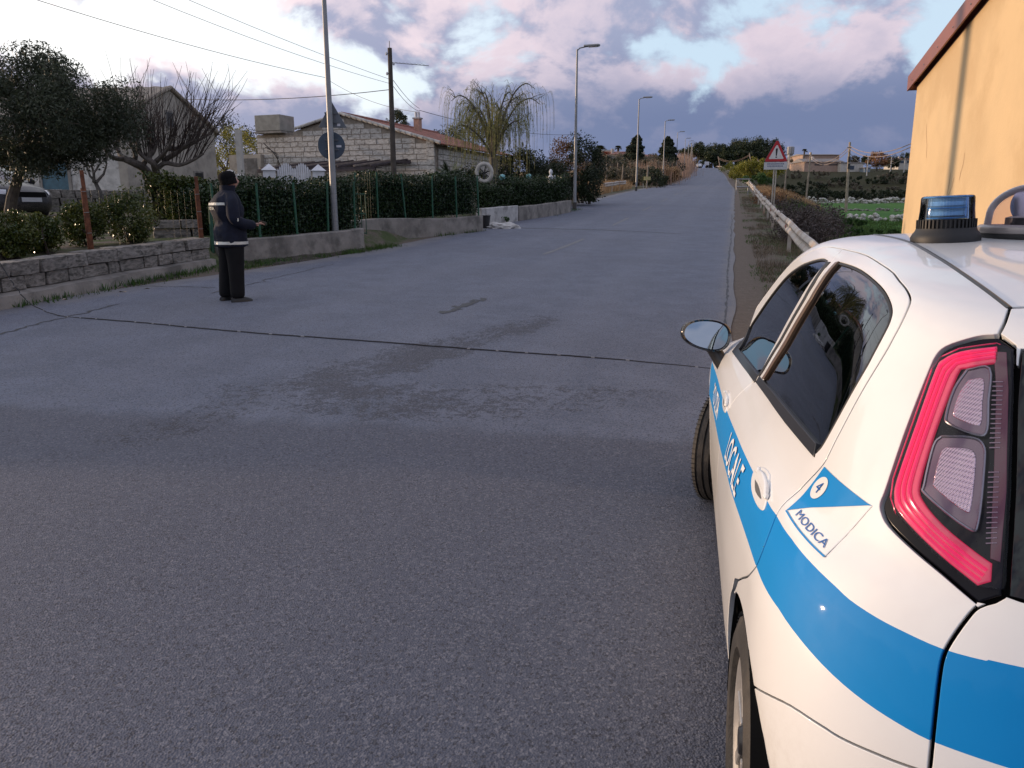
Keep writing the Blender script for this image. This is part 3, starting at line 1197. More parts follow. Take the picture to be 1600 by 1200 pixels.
def build_police_car():
    car = thing('police_car', 'white hatchback police car with blue side stripe, parked nose away at right', 'police car', CARLOC, CARYAW)
    side = Chart((-1, -.12, .18))
    rear = Chart((0, -1, .15))
    top = Chart((0, .0, 1))
    front = Chart((0, 1, .35))
    stripe = sds(cr(ST_UP)) + cr(ST_UP3, 3) + (cr(ST_LO3, 3))[::-1] + sds(cr(ST_LO))[::-1]
    fender_end = [(2.36, .70)]
    stripe = stripe + sds(fender_end)
    WM = [M_WHITE, M_BLUE]
    for s in (False, True):
        # mirrored copy for the right side
        fdoor_o = cr(DOOR_TOP, 4) + cr(SPLIT, 3)[1:] + [(1.05, .245), (1.6, .235), (1.99, .235)] + ARC(2.45, .30, .46, 188, 150, 6) + [(2.03, .62), (2.06, .80)]
        fdoor_o = cr(DOOR_TOP, 4) + cr(SPLIT, 3)[1:] + [(1.6, .238), (1.97, .238), (1.99, .45), (2.05, .66), (2.08, .82)]
        fwin = cr(FWIN, 4) + cr(FWINB, 3)[1:]
        panel('front_door', sds(fdoor_o), side, WM, car, [sds(fwin)], paint=[(stripe, 1)], mirror=s, edge=.016)
        ctr = ARC(-.02, .30, .345, 78, -10, 10)
        rdoor_o = cr(DOOR_TOP2, 3) + [(.09, .665), (.17, .628)] + ARC(-.02, .30, .36, 52, -8, 8) + [(.345, .238)] + cr(SPLIT, 3)[::-1][:-1]
        rwin = cr(RWIN, 4) + cr(RWINB, 3)[1:]
        panel('rear_door', sds(rdoor_o), side, WM, car, [sds(rwin)], paint=[(stripe, 1)], mirror=s, edge=.016)
        # body side: cant rail, rear quarter, arch
        tail_o = cr(T_TAIL_OUT, 3) + cr(T_TAIL_IN, 3)
        q_o = (cr(T_DITCH, 3) + cr(T_HATCH, 3)[1:] + cr(T_TAIL_OUT, 3)[1:] + cr(T_HATCH2, 3)[2:] + cr(T_BUMP, 3)[1:]
               + sds(ARC(-.02, .30, .345, 122, 60, 12)) + sds(([(.09, .665)] + cr(DOOR_TOP2, 3)[::-1]))
               + sds(cr(DOOR_TOP, 4)[::-1]) + [(-.80, 2.12, .93), (-.735, 2.02, 1.03), (-.69, 1.85, 1.14), (-.63, 1.62, 1.285), (-.57, 1.42, 1.39), (-.50, 1.25, 1.445)])
        panel('rear_quarter', q_o, side, WM, car, [], paint=[(stripe, 1)], mirror=s, edge=.012, step=.024)
        # windows
        gl = panel('window_pane', sds(fwin), side, [M_GLASS], car, gap=.004, lift=-.006, rim=0, mirror=s)
        gl2 = panel('window_pane', sds(rwin), side, [M_GLASS], car, gap=.004, lift=-.006, rim=0, mirror=s)

        def ring(nm, o, w, mat, lift, par):
            oo = np.array(resample3(o, .016))
            q = side.to2(oo)
            if area2(q) < 0:
                q = q[::-1]
            inn = [tuple(p) for p in side.to3(offset2(q, w))]
            panel(nm, [tuple(p) for p in side.to3(q)], side, [mat], par, [inn], gap=.0, lift=lift, rim=.008, mirror=s, step=.2, edge=.016)
        ring('window_seal', sds(fwin), .007, M_RUB, -.001, gl)
        ring('window_seal', sds(rwin), .007, M_RUB, -.001, gl2)
        # belt moulding under the panes; post trim, its sunlit brown painted in
        belt = sds([(1.86, .972), (1.79, .958), (1.4, .976), (.985, .999), (.975, .975), (1.4, .952), (1.80, .934)])
        panel('belt_moulding', belt, side, [M_TRIM], car, gap=0, lift=.004, rim=.012, mirror=s)
        belt = sds([(.945, 1.003), (.62, 1.026), (.3, 1.044), (-.035, 1.060), (-.055, 1.036), (.3, 1.016), (.62, 1.000), (.95, .980)])
        panel('belt_moulding', belt, side, [M_TRIM], car, gap=0, lift=.004, rim=.012, mirror=s)
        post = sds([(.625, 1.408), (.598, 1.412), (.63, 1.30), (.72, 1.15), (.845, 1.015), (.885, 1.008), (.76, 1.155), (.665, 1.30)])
        panel('post_trim', post, side, [M_SUNBROWN], car, gap=0, lift=.003, rim=.01, mirror=s)
        post = sds([(.735, 1.403), (.69, 1.405), (.725, 1.290), (.815, 1.145), (.95, 1.000), (.985, .998), (.85, 1.15), (.765, 1.29)])
        panel('post_cover', post, side, [M_RUB], car, gap=0, lift=.002, rim=.01, mirror=s)
        # corner trim at the mirror foot
        tri = sds([(1.85, .965), (1.80, .947), (1.72, .952), (1.74, 1.06), (1.76, 1.045)])
        panel('mirror_corner', tri, side, [M_TRIM], car, gap=0, lift=.003, rim=.01, mirror=s)
        # sill and front wing
        sill = sds([(1.97, .232), (1.6, .232), (1.05, .240), (.35, .232), (.37, .175), (1.98, .175)])
        panel('sill', sill, side, [M_WHITE], car, mirror=s)
        wing = sds([(2.04, .948), (2.08, .82), (2.05, .66), (1.99, .45), (1.98, .20)] + ARC(2.45, .30, .352, 195, -12, 26) + [(2.83, .20), (2.96, .62), (2.92, .70), (2.7, .815), (2.4, .89), (2.15, .955)])
        panel('front_wing', wing, side, WM, car, [], paint=[(stripe, 1)], mirror=s)
        # wheels and arches
        sg = 1 if s else -1
        for (wy, rz, nm) in ((-.02, 0, 'rear'), (2.45, -.36, 'front')):
            wheel('wheel', (sg * (.765 if nm == 'rear' else .770), wy, .300), rz, car, sg)
            lin = MB()
            r0 = .352
            n = 20
            vs = []
            for x in (.852, .50):
                for k in range(n + 1):
                    a = R_(-15 + 210 * k / n)
                    vs.append((sg * x, wy + r0 * math.cos(a), .30 + r0 * math.sin(a)))
            lin.add(vs, [(k, k + 1, n + 2 + k, n + 1 + k) for k in range(n)])
            lin.add(vs[n + 1:], [tuple(range(n + 1))])
            lin.build('arch_liner', M_GAP, car)
        # door handles: grip, and the cup's shade as a flat grey patch
        for (hy, hz, nm) in ((.13, .898, 'r'), (1.22, .848, 'f')):
            outl = []
            for k in range(20):
                a = 2 * math.pi * k / 20
                rr = .118 if math.cos(a) > 0 else .125
                yy = rr * math.cos(a)
                hh = .030 * (1 - .35 * (yy < 0) * (-yy / .125))
                outl.append((hy + yy, hz + hh * math.sin(a) + (.012 if math.cos(a) < 0 else 0) * (-math.cos(a)) * -1))
            h = panel('door_handle', sds(outl), side, [M_WHITE], car, gap=0, lift=.004, rim=.010, mirror=s, edge=.008, step=.012, bev=.003)
            grip = [(hy + .095, hz + .010), (hy + .03, hz + .021), (hy - .05, hz + .019), (hy - .105, hz + .004), (hy - .05, hz + .004), (hy + .03, hz + .004)]
            panel('grip', sds(cr(grip + grip[:1], 3)[:-1]), side, [M_WHITE], h, gap=0, lift=.013, rim=.012, mirror=s, edge=.008, step=.012, bev=.005)
            cup = [(hy + .07, hz - .006), (hy, hz - .002), (hy - .08, hz - .008), (hy, hz - .017)]
            panel('recess_shade', sds(cr(cup + cup[:1], 3)[:-1]), side, [plain('handle_cup_shade', (.10, .10, .10), .5)], h, gap=0, lift=.0048, rim=0, mirror=s, edge=.008, step=.012)  # shade inside the cup, painted as a dark grey patch
        # tail lamp: black housing, red band, clear lamps
        tl = panel('tail_lamp', tail_o, side, [plain('lamp_housing', (.006, .006, .010), .22, spec=.15)], car, gap=.0022, lift=-.004, rim=.012, mirror=s, edge=.008, step=.014, bev=.004)
        M_RED = MATS.setdefault('red_tail', None) or redmat()
        MATS['red_tail'] = M_RED
        RO = [(-0.494, -0.277, 1.324), (-0.539, -0.245, 1.308), (-0.562, -0.231, 1.29), (-0.573, -0.233, 1.271), (-0.606, -0.274, 1.179), (-0.638, -0.312, 1.083), (-0.643, -0.328, 1.054), (-0.638, -0.35, 1.034), (-0.595, -0.42, 0.998), (-0.545, -0.474, 0.968)]
        RI = [(-0.527, -0.468, 1.005), (-0.548, -0.448, 1.016), (-0.584, -0.406, 1.039), (-0.608, -0.364, 1.066), (-0.609, -0.344, 1.091), (-0.584, -0.308, 1.175), (-0.548, -0.268, 1.27), (-0.536, -0.271, 1.283), (-0.499, -0.296, 1.299)]
        band = panel('red_lens', cr(RO, 3) + [(-0.529, -0.479, 0.979)] + cr(RI, 3), side, [M_RED], tl, gap=0, lift=.003, rim=.008, mirror=s, edge=.006, step=.010, bev=.003)
        # light-guide ribs running along the red band
        ro, ri = np.array(cr(RO, 4)), np.array(cr(RI, 4)[::-1])
        k = min(len(ro), len(ri))
        ro, ri = resample_n(ro, 40), resample_n(ri, 40)
        for f in (.22, .45, .68):
            mid = ro * (1 - f) + ri * f
            P3 = side.to3(side.to2(mid)) + side.normals(side.to2(mid)) * .004
            if s:
                P3 = P3 * [-1, 1, 1]
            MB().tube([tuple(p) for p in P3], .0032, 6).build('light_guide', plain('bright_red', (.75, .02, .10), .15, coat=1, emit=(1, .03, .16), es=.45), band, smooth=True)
        L1 = [(-0.533, -0.276, 1.279), (-0.506, -0.297, 1.287), (-0.513, -0.331, 1.236), (-0.519, -0.358, 1.194), (-0.531, -0.356, 1.184), (-0.564, -0.318, 1.191), (-0.566, -0.304, 1.204), (-0.552, -0.284, 1.246)]
        L2 = [(-0.575, -0.323, 1.169), (-0.54, -0.352, 1.178), (-0.526, -0.37, 1.171), (-0.527, -0.389, 1.141), (-0.54, -0.431, 1.058), (-0.553, -0.428, 1.046), (-0.601, -0.365, 1.076), (-0.602, -0.353, 1.091), (-0.586, -0.324, 1.152)]
        M_CL = clear_lens()
        for LL in (L1, L2):
            loop = cr(LL + LL[:1], 4)[:-1]
            lp = panel('clear_lamp', loop, side, [M_CL], tl, gap=0, lift=.004, rim=.008, mirror=s, edge=.004, step=.006, bev=.003)
            arr = np.array(loop)
            c0 = arr.mean(0)
            inn = [tuple(c0 + (p - c0) * .70) for p in arr]
            panel('reflector', inn, side, [ribbed_chrome()], lp, gap=0, lift=.006, rim=.004, mirror=s, edge=.004, step=.006, bev=.002)
            P3 = side.to3(side.to2(arr)) + side.normals(side.to2(arr)) * .0045
            if s:
                P3 = P3 * [-1, 1, 1]
            P3 = list(P3) + [P3[0]]
            MB().tube([tuple(p) for p in P3], .0022, 6, cap=False).build('bezel', plain('grey_bezel', (.33, .34, .38), .25, metal=.6), lp, smooth=True)
        panel('side_lens', [(-0.5015, -0.285, 1.318), (-0.486, -0.297, 1.320), (-0.489, -0.335, 1.262), (-0.505, -0.426, 1.112), (-0.517, -0.472, 1.010), (-0.530, -0.466, 1.012), (-0.518, -0.40, 1.14), (-0.505, -0.33, 1.255)], side, [plain('smoked_red_lens', (.13, .012, .04), .12, coat=.6)], tl, gap=0, lift=.0005, rim=.004, mirror=s, edge=.008, step=.012, bev=.001)
        A0, A1 = np.array((-0.505, -0.312, 1.268)), np.array((-0.493, -0.322, 1.271))
        B0, B1 = np.array((-0.532, -0.449, 1.031)), np.array((-0.519, -0.456, 1.036))
        mb = MB()
        for i in range(34):
            if 15 <= i <= 18:
                continue
            t = i / 33
            pa, pb = A0 * (1 - t) + B0 * t, A1 * (1 - t) + B1 * t
            pp = np.array([pa, pb])
            P3 = side.to3(side.to2(pp)) + side.normals(side.to2(pp)) * .001
            if s:
                P3 = P3 * [-1, 1, 1]
            mb.tube([tuple(p) for p in P3], .0013, 5)
        panel('clear_cover', [tuple(p) for p in cr(RO[:1] + RO, 1)][1:] + [(-0.516, -0.494, 0.975), (-0.503, -0.43, 1.112), (-0.485, -0.34, 1.261), (-0.478, -0.30, 1.318)], side, [glassmat('lamp_cover', (.96, .92, .95), .0, 1.28)], tl, gap=-.004, lift=.0105, rim=.008, mirror=s, edge=.01, step=.02, bev=.004)
        tag(mb.build('reflex_ribs', plain('rib_grey', (.36, .22, .30), .25, coat=1), tl), kind='stuff')
    # roof, hatch, bumper, bonnet, windscreen (each one piece)
    dl = cr(T_DITCH, 3)
    roof_o = dl + mx(dl)[::-1] + [(.40, 1.26, 1.452), (0, 1.30, 1.458), (-.40, 1.26, 1.452)]
    roof_o = dl + [(0, -.205, 1.40)] + mx(dl)[::-1] + [(.45, 1.26, 1.447), (0, 1.33, 1.455), (-.45, 1.26, 1.447)]
    panel('roof', roof_o, top, [M_WHITE], car, gap=.005, step=.04)
    # black roof mouldings
    for sg in (1, -1):
        P = np.array(cr(T_DITCH, 4))
        P3 = top.to3(top.to2(P)) - top.normals(top.to2(P)) * .002
        MB().tube([(p[0] * sg, p[1], p[2]) for p in P3], .0055, 6).build('roof_moulding', M_TRIM, car, smooth=True)
    hl = cr(T_HATCH, 3) + [tuple(p) for p in cr(T_TAIL_IN[::-1], 3)] + cr(T_HATCH2, 3)[1:]
    hat_o = hl + mx(hl)[::-1] + [(0, -.205, 1.40)]
    hg = [(-.462, -.300, 1.322), (-.478, -.352, 1.243), (-.493, -.430, 1.114), (-.507, -.497, .966)]
    hg = cr(hg, 3)
    hgo = hg + [(-.3, -.55, .955), (0, -.58, .952), (.3, -.55, .955)] + mx(hg)[::-1] + [(.3, -.40, 1.325), (0, -.43, 1.328), (-.3, -.40, 1.325)]
    stripeR = cr(ST_UP3, 3) + mx(cr(ST_UP3, 3))[::-1] + mx(cr(ST_LO3, 3)) + cr(ST_LO3, 3)[::-1]
    h = panel('tailgate', hat_o, rear, WM, car, [hgo], paint=[(stripeR, 1)], gap=.0045, step=.035)
    panel('rear_window', hgo, rear, [M_HGLASS], h, gap=.0, lift=.000, rim=.01)
    bl = cr(T_BUMP, 3)
    bump_o = bl + sds(ARC(-.02, .30, .345, 128, 196, 8)) + [(-.70, -.42, .17), (-.4, -.585, .17), (0, -.605, .17), (.4, -.585, .17), (.70, -.42, .17)] + mx(sds(ARC(-.02, .30, .345, 128, 196, 8)))[::-1] + mx(bl)[::-1] + [(0, -.67, .665)]
    rb_ = panel('rear_bumper', bump_o, rear, [M_WHITE], car, gap=.002, step=.04)
    low = [(-.55, -.55, .33), (-.3, -.65, .36), (0, -.67, .37), (.3, -.65, .36), (.55, -.55, .33), (.52, -.53, .19), (0, -.62, .19), (-.52, -.53, .19)]
    panel('lower_insert', low, rear, [M_TRIM], rb_, gap=0, lift=.003, rim=.006, step=.05)
    scr_l = [(-.50, 1.262, 1.442), (-.57, 1.43, 1.385), (-.63, 1.63, 1.28), (-.69, 1.86, 1.135), (-.735, 2.03, 1.025)]
    scr_o = scr_l + [(-.5, 2.22, 1.0), (0, 2.30, .995), (.5, 2.22, 1.0)] + mx(scr_l)[::-1] + [(0, 1.345, 1.452)]
    panel('windscreen', scr_o, front, [M_GLASS], car, gap=.003, step=.06)
    hood_l = [(-.80, 2.13, .925), (-.80, 2.4, .885), (-.76, 2.7, .83), (-.62, 3.0, .765)]
    hood_o = hood_l + [(-.3, 3.2, .745), (0, 3.24, .742), (.3, 3.2, .745)] + mx(hood_l)[::-1] + [(.5, 2.25, .985), (0, 2.33, .98), (-.5, 2.25, .985)]
    panel('bonnet', hood_o, front, [M_WHITE], car, gap=.004, step=.06)
    fb_l = [(-.62, 3.02, .755), (-.76, 2.92, .68), (-.78, 2.93, .60), (-.80, 2.84, .20)]
    fb_o = fb_l + [(-.5, 3.2, .17), (0, 3.28, .17), (.5, 3.2, .17)] + mx(fb_l)[::-1] + [(.3, 3.24, .735), (0, 3.3, .732), (-.3, 3.24, .735)]
    panel('front_bumper', fb_o, front, [M_WHITE], car, gap=.003, step=.06)
    for s in (False, True):
        hl_o = [(-.60, 3.05, .745), (-.74, 2.86, .745), (-.77, 2.80, .72), (-.70, 3.03, .62), (-.58, 3.15, .62)]
        panel('headlamp', hl_o, front, [plain('headlamp_lens', (.5, .5, .52), .05, coat=1, metal=.3)], car, gap=0, lift=.006, rim=.01, mirror=s)
    # dark inner body so that gaps and panes look into a cabin
    inner_body(car)
    # mirror
    for sg in (-1, 1):
        build_mirror(car, sg)
    # lettering and badge on both flanks
    for sg in (-1, 1):
        lettering(car, sg)
    # rear lettering on the tailgate stripe
    V, F = text_mesh('POLIZIA LOCALE', .105, .72, .0)
    V3 = []
    for x, y, _ in V:
        xx, zz = x * 1.0, .806 + y
        V3.append((xx, zz))
    P = np.array([(a, -.60, b) for a, b in V3])
    uv = rear.to2(P)
    P3 = rear.to3(uv) + rear.normals(uv) * .005
    mb = MB().add([tuple(p) for p in P3], F)
    mb.build('lettering', plain('white_film', (.8, .8, .8), .4), car)
    beacons(car)
    return car


def resample_n(P, n):
    d = np.concatenate([[0], np.cumsum(np.linalg.norm(np.diff(P, axis=0), axis=1))])
    t = np.linspace(0, d[-1], n)
    return np.stack([np.interp(t, d, P[:, k]) for k in range(3)], 1)


def clear_lens():
    if 'clear_lens' in MATS:
        return MATS['clear_lens']
    m = plain('clear_lens', (.16, .10, .14), .12, coat=.9, metal=.3)
    return m


def ribbed_chrome():
    if 'ribbed_chrome' in MATS:
        return MATS['ribbed_chrome']
    m = bpy.data.materials.new('ribbed_chrome')
    m.use_nodes = True
    nt = NT(m.node_tree)
    b = nt.n['Principled BSDF']
    b.inputs['Base Color'].default_value = rgb(.55, .44, .50)
    b.inputs['Metallic'].default_value = .9
    b.inputs['Roughness'].default_value = .16
    b.inputs['Coat Weight'].default_value = .6
    vec = nt.node('ShaderNodeTexCoord').outputs['Object']
    w = nt.node('ShaderNodeTexWave', bands_direction='Z')
    nt.l.new(vec, w.inputs[0])
    w.inputs['Scale'].default_value = 40
    w2 = nt.node('ShaderNodeTexWave', bands_direction='Y')
    nt.l.new(vec, w2.inputs[0])
    w2.inputs['Scale'].default_value = 95
    bp = nt.node('ShaderNodeBump')
    bp.inputs['Strength'].default_value = .5
    bp.inputs['Distance'].default_value = .001
    nt.l.new(nt.math('ADD', w.outputs['Fac'], w2.outputs['Fac']), bp.inputs['Height'])
    nt.l.new(bp.outputs[0], b.inputs['Normal'])
    MATS['ribbed_chrome'] = m
    return m


def inner_body(car):
    """under-skin, 18 mm inside the panels, open at the windows"""
    side = Chart((-1, -.12, .18))
    th = np.linspace(0, 2 * math.pi, 181)[:-1]
    ph = np.linspace(-.9, 1.5707, 56)
    T, Pp = np.meshgrid(th, ph)
    d = np.stack([np.cos(Pp) * np.sin(T), np.cos(Pp) * np.cos(T), np.sin(Pp)], -1).reshape(-1, 3)
    P = car_surf(d)
    r = np.linalg.norm(P - CC, axis=1)
    V = CC + d * (r - .022)[:, None]
    nt_, np_ = len(th), len(ph)
    i = np.arange((np_ - 1) * nt_)
    a = (i // nt_) * nt_ + i % nt_
    b = (i // nt_) * nt_ + (i + 1) % nt_
    F = np.stack([a, b, b + nt_, a + nt_], 1)
    c = V[F].mean(1)
    open_ = np.zeros(len(F), bool)
    fw = np.array(cr(FWIN, 3) + cr(FWINB, 3))
    rw = np.array(cr(RWIN, 3) + cr(RWINB, 3))
    for w in (fw, rw):
        open_ |= inpoly(c[:, 1:3], w) & (np.abs(c[:, 0]) > .4)
    open_ |= (c[:, 1] > 1.3) & (c[:, 2] > 1.02) & (np.abs(c[:, 0]) < .62 - .25 * (c[:, 2] - 1.0))
    # wheel arches stay clear
    for wy in (-.02, 2.45):
        open_ |= (np.hypot(c[:, 1] - wy, c[:, 2] - .30) < .36) & (np.abs(c[:, 0]) > .5)
    me = fastmesh('inner_body', V, F[~open_], [M_GAP], True)
    link('inner_body', me, car)
    # seats, dashboard
    for sx in (-.36, .36):
        mb = MB()
        mb.box(sx - .25, sx + .25, .95, 1.45, .42, .58)
        Mt = Matrix.Translation((sx, .98, .55)) @ Matrix.Rotation(R_(18), 4, 'X')
        mb.box(-.24, .24, -.07, .07, 0, .58, 0, Mt)
        mb.box(-.12, .12, -.05, .05, .62, .82, 0, Mt)
        bevel(mb.build('seat', M_SEAT, car), .05, 3)
    mb = MB()
    mb.box(-.6, .6, -.05, .40, .42, .58)
    mb.box(-.6, .6, -.12, .02, .55, 1.08)
    bevel(mb.build('rear_bench', M_SEAT, car), .05, 3)
    bevel(MB().box(-.66, .66, 1.72, 2.12, .62, .96).build('dashboard', M_SEAT, car), .05, 3)
    pts = [(-.36 + .18 * math.cos(a), 1.66 + .07 * math.sin(a), .90 + .17 * math.sin(a)) for a in np.linspace(0, 2 * math.pi, 25)]
    MB().tube(pts, .014, 6, cap=False).build('steering_wheel', M_TRIM, car, smooth=True)


def build_mirror(car, sg):
    c = Vector((sg * .918, 1.905, .993))
    root = bpy.data.objects.new('door_mirror', None)
    COL.objects.link(root)
    root.parent = car
    root.location = c
    root.rotation_euler = (R_(-10), R_(sg * -6), R_(sg * -4))
    n = 40

    def outl(k, dx=0.0):
        pts = []
        for i in range(n):
            a = 2 * math.pi * i / n
            e = 2.35
            x = abs(math.cos(a)) ** (2 / e) * math.copysign(1, math.cos(a)) * .112
            z = abs(math.sin(a)) ** (2 / e) * math.copysign(1, math.sin(a)) * .071
            z *= 1 - .22 * (x * sg / .112) if z < 0 else 1 - .10 * (x * sg / .112)
            pts.append((x * k, z * k))
        return pts
    rings = [(1.0, 0.0), (1.03, .012), (1.0, .04), (.86, .085), (.55, .115), (.12, .125)]
    mb = MB()
    vs = []
    for k, dy in rings:
        vs += [(x, dy, z) for x, z in outl(k)]
    fs = []
    for r in range(len(rings) - 1):
        for i in range(n):
            j = (i + 1) % n
            fs.append((r * n + i, r * n + j, (r + 1) * n + j, (r + 1) * n + i))
    fs.append(tuple((len(rings) - 1) * n + i for i in range(n)))
    mb.add(vs, fs)
    mb.build('housing', M_TRIM, root, smooth=True)
    # rim lip and glass
    o1, o2 = outl(1.0), outl(.84)
    mb = MB()
    mb.add([(x, 0, z) for x, z in o1] + [(x, -.006, z) for x, z in outl(.96)] + [(x, .004, z) for x, z in o2],
           [(i, n + i, n + (i + 1) % n, (i + 1) % n) for i in range(n)] + [(n + i, 2 * n + i, 2 * n + (i + 1) % n, n + (i + 1) % n) for i in range(n)])
    mb.build('rim', M_PIANO, root, smooth=True)
    g = MB().add([(x, .000, z) for x, z in outl(.88)] + [(0, -.0005, 0)], [(i, (i + 1) % n, n) for i in range(n)])
    g.build('mirror_glass', M_MIRROR, root, smooth=True, rot=(R_(-3), 0, R_(sg * 1.0)))
    # foot: a tapering stalk from the door corner
    mb = MB()
    mb.tube([(-sg * .115, .045, -.135), (-sg * .085, .055, -.105), (-sg * .050, .060, -.060), (-sg * .02, .060, -.03)], [.040, .034, .032, .036], 10)
    mb.build('stalk', M_TRIM, root, smooth=True)


def lettering(car, sg):
    side = Chart((-1, -.12, .18))
    M_T = plain('white_film', (.8, .8, .8), .4)
    M_B = plain('blue_film', (.012, .10, .36), .35)

    def put(V, F, y0, z0, slope, name, mat, dirn=-1, lift=.003, ssc=1.0):
        P = []
        for x, y, _ in V:
            yy = y0 + dirn * x
            P.append(sd(yy, z0 + y * ssc + slope * (yy - y0)))
        uv = side.to2(np.array(P))
        P3 = side.to3(uv) + side.normals(uv) * lift
        f = F
        if sg > 0:
            P3 = P3 * [-1, 1, 1]
            f = [q[::-1] for q in F]
        return MB().add([tuple(p) for p in P3], f).build(name, mat, car)
    d = -1 if sg < 0 else 1
    V, F = text_mesh('LOCALE', .122, 1.0, .001)
    put(V, F, .56, .812, -.050, 'lettering', M_T, d)
    V, F = text_mesh('POLIZIA', .122, 1.0, .001)
    put(V, F, 1.62, .748, -.050, 'lettering', M_T, d)
    # square town badge behind the door
    A, B, Cc, D = np.array(sd(-.125, 1.040)), np.array(sd(-.305, 1.027)), np.array(sd(-.304, .916)), np.array(sd(-.101, .926))

    def q(u, v):
        return tuple((A * (1 - u) + B * u) * (1 - v) + (D * (1 - u) + Cc * u) * v)
    fr = .022
    m = sg > 0
    b = panel('badge', [q(0, 0), q(1, 0), q(1, 1), q(0, 1)], side, [M_WHITE], car, gap=0, lift=.0008, rim=0, mirror=m, step=.02)
    for pl in ([(0, 0), (1, 0), (.55, .42), (.3, .66), (0, 1)],):
        panel('blue_half', [q(*p) for p in pl], side, [M_BLUE], b, gap=0, lift=.0018, rim=0, mirror=m, step=.02)
    for pl in ([(1, 0), (1, 1), (.98, 1), (.98, .03)], [(0, 1), (1, 1), (1, .955), (.03, .955)]):
        panel('border', [q(*p) for p in pl], side, [M_BLUE], b, gap=0, lift=.0028, rim=0, mirror=m, step=.02)
    circ = [q(.19 + .135 * math.cos(a), .32 + .22 * math.sin(a)) for a in np.linspace(0, 2 * math.pi, 33)[:-1]]
    panel('disc', circ, side, [M_WHITE], b, gap=0, lift=.0030, rim=0, mirror=m, step=.02)

    def bt(txt, u0, v0, su, sv, nm, lf=.0024):
        V, F = text_mesh(txt, 1.0, 1.0, .0)
        P = np.array([q(u0 + x * su * (1 if sg < 0 else -1), v0 - y * sv) for x, y, _ in V])
        uv = side.to2(P)
        P3 = side.to3(uv) + side.normals(uv) * lf
        f = F
        if sg > 0:
            P3 = P3 * [-1, 1, 1]
            f = [t[::-1] for t in F]
        MB().add([tuple(p) for p in P3], f).build(nm, M_B, b)
    bt('4', .19, .32, .20, .30, 'numeral', .0042)
    bt('MODICA', .55, .845, .180, .175, 'lettering')


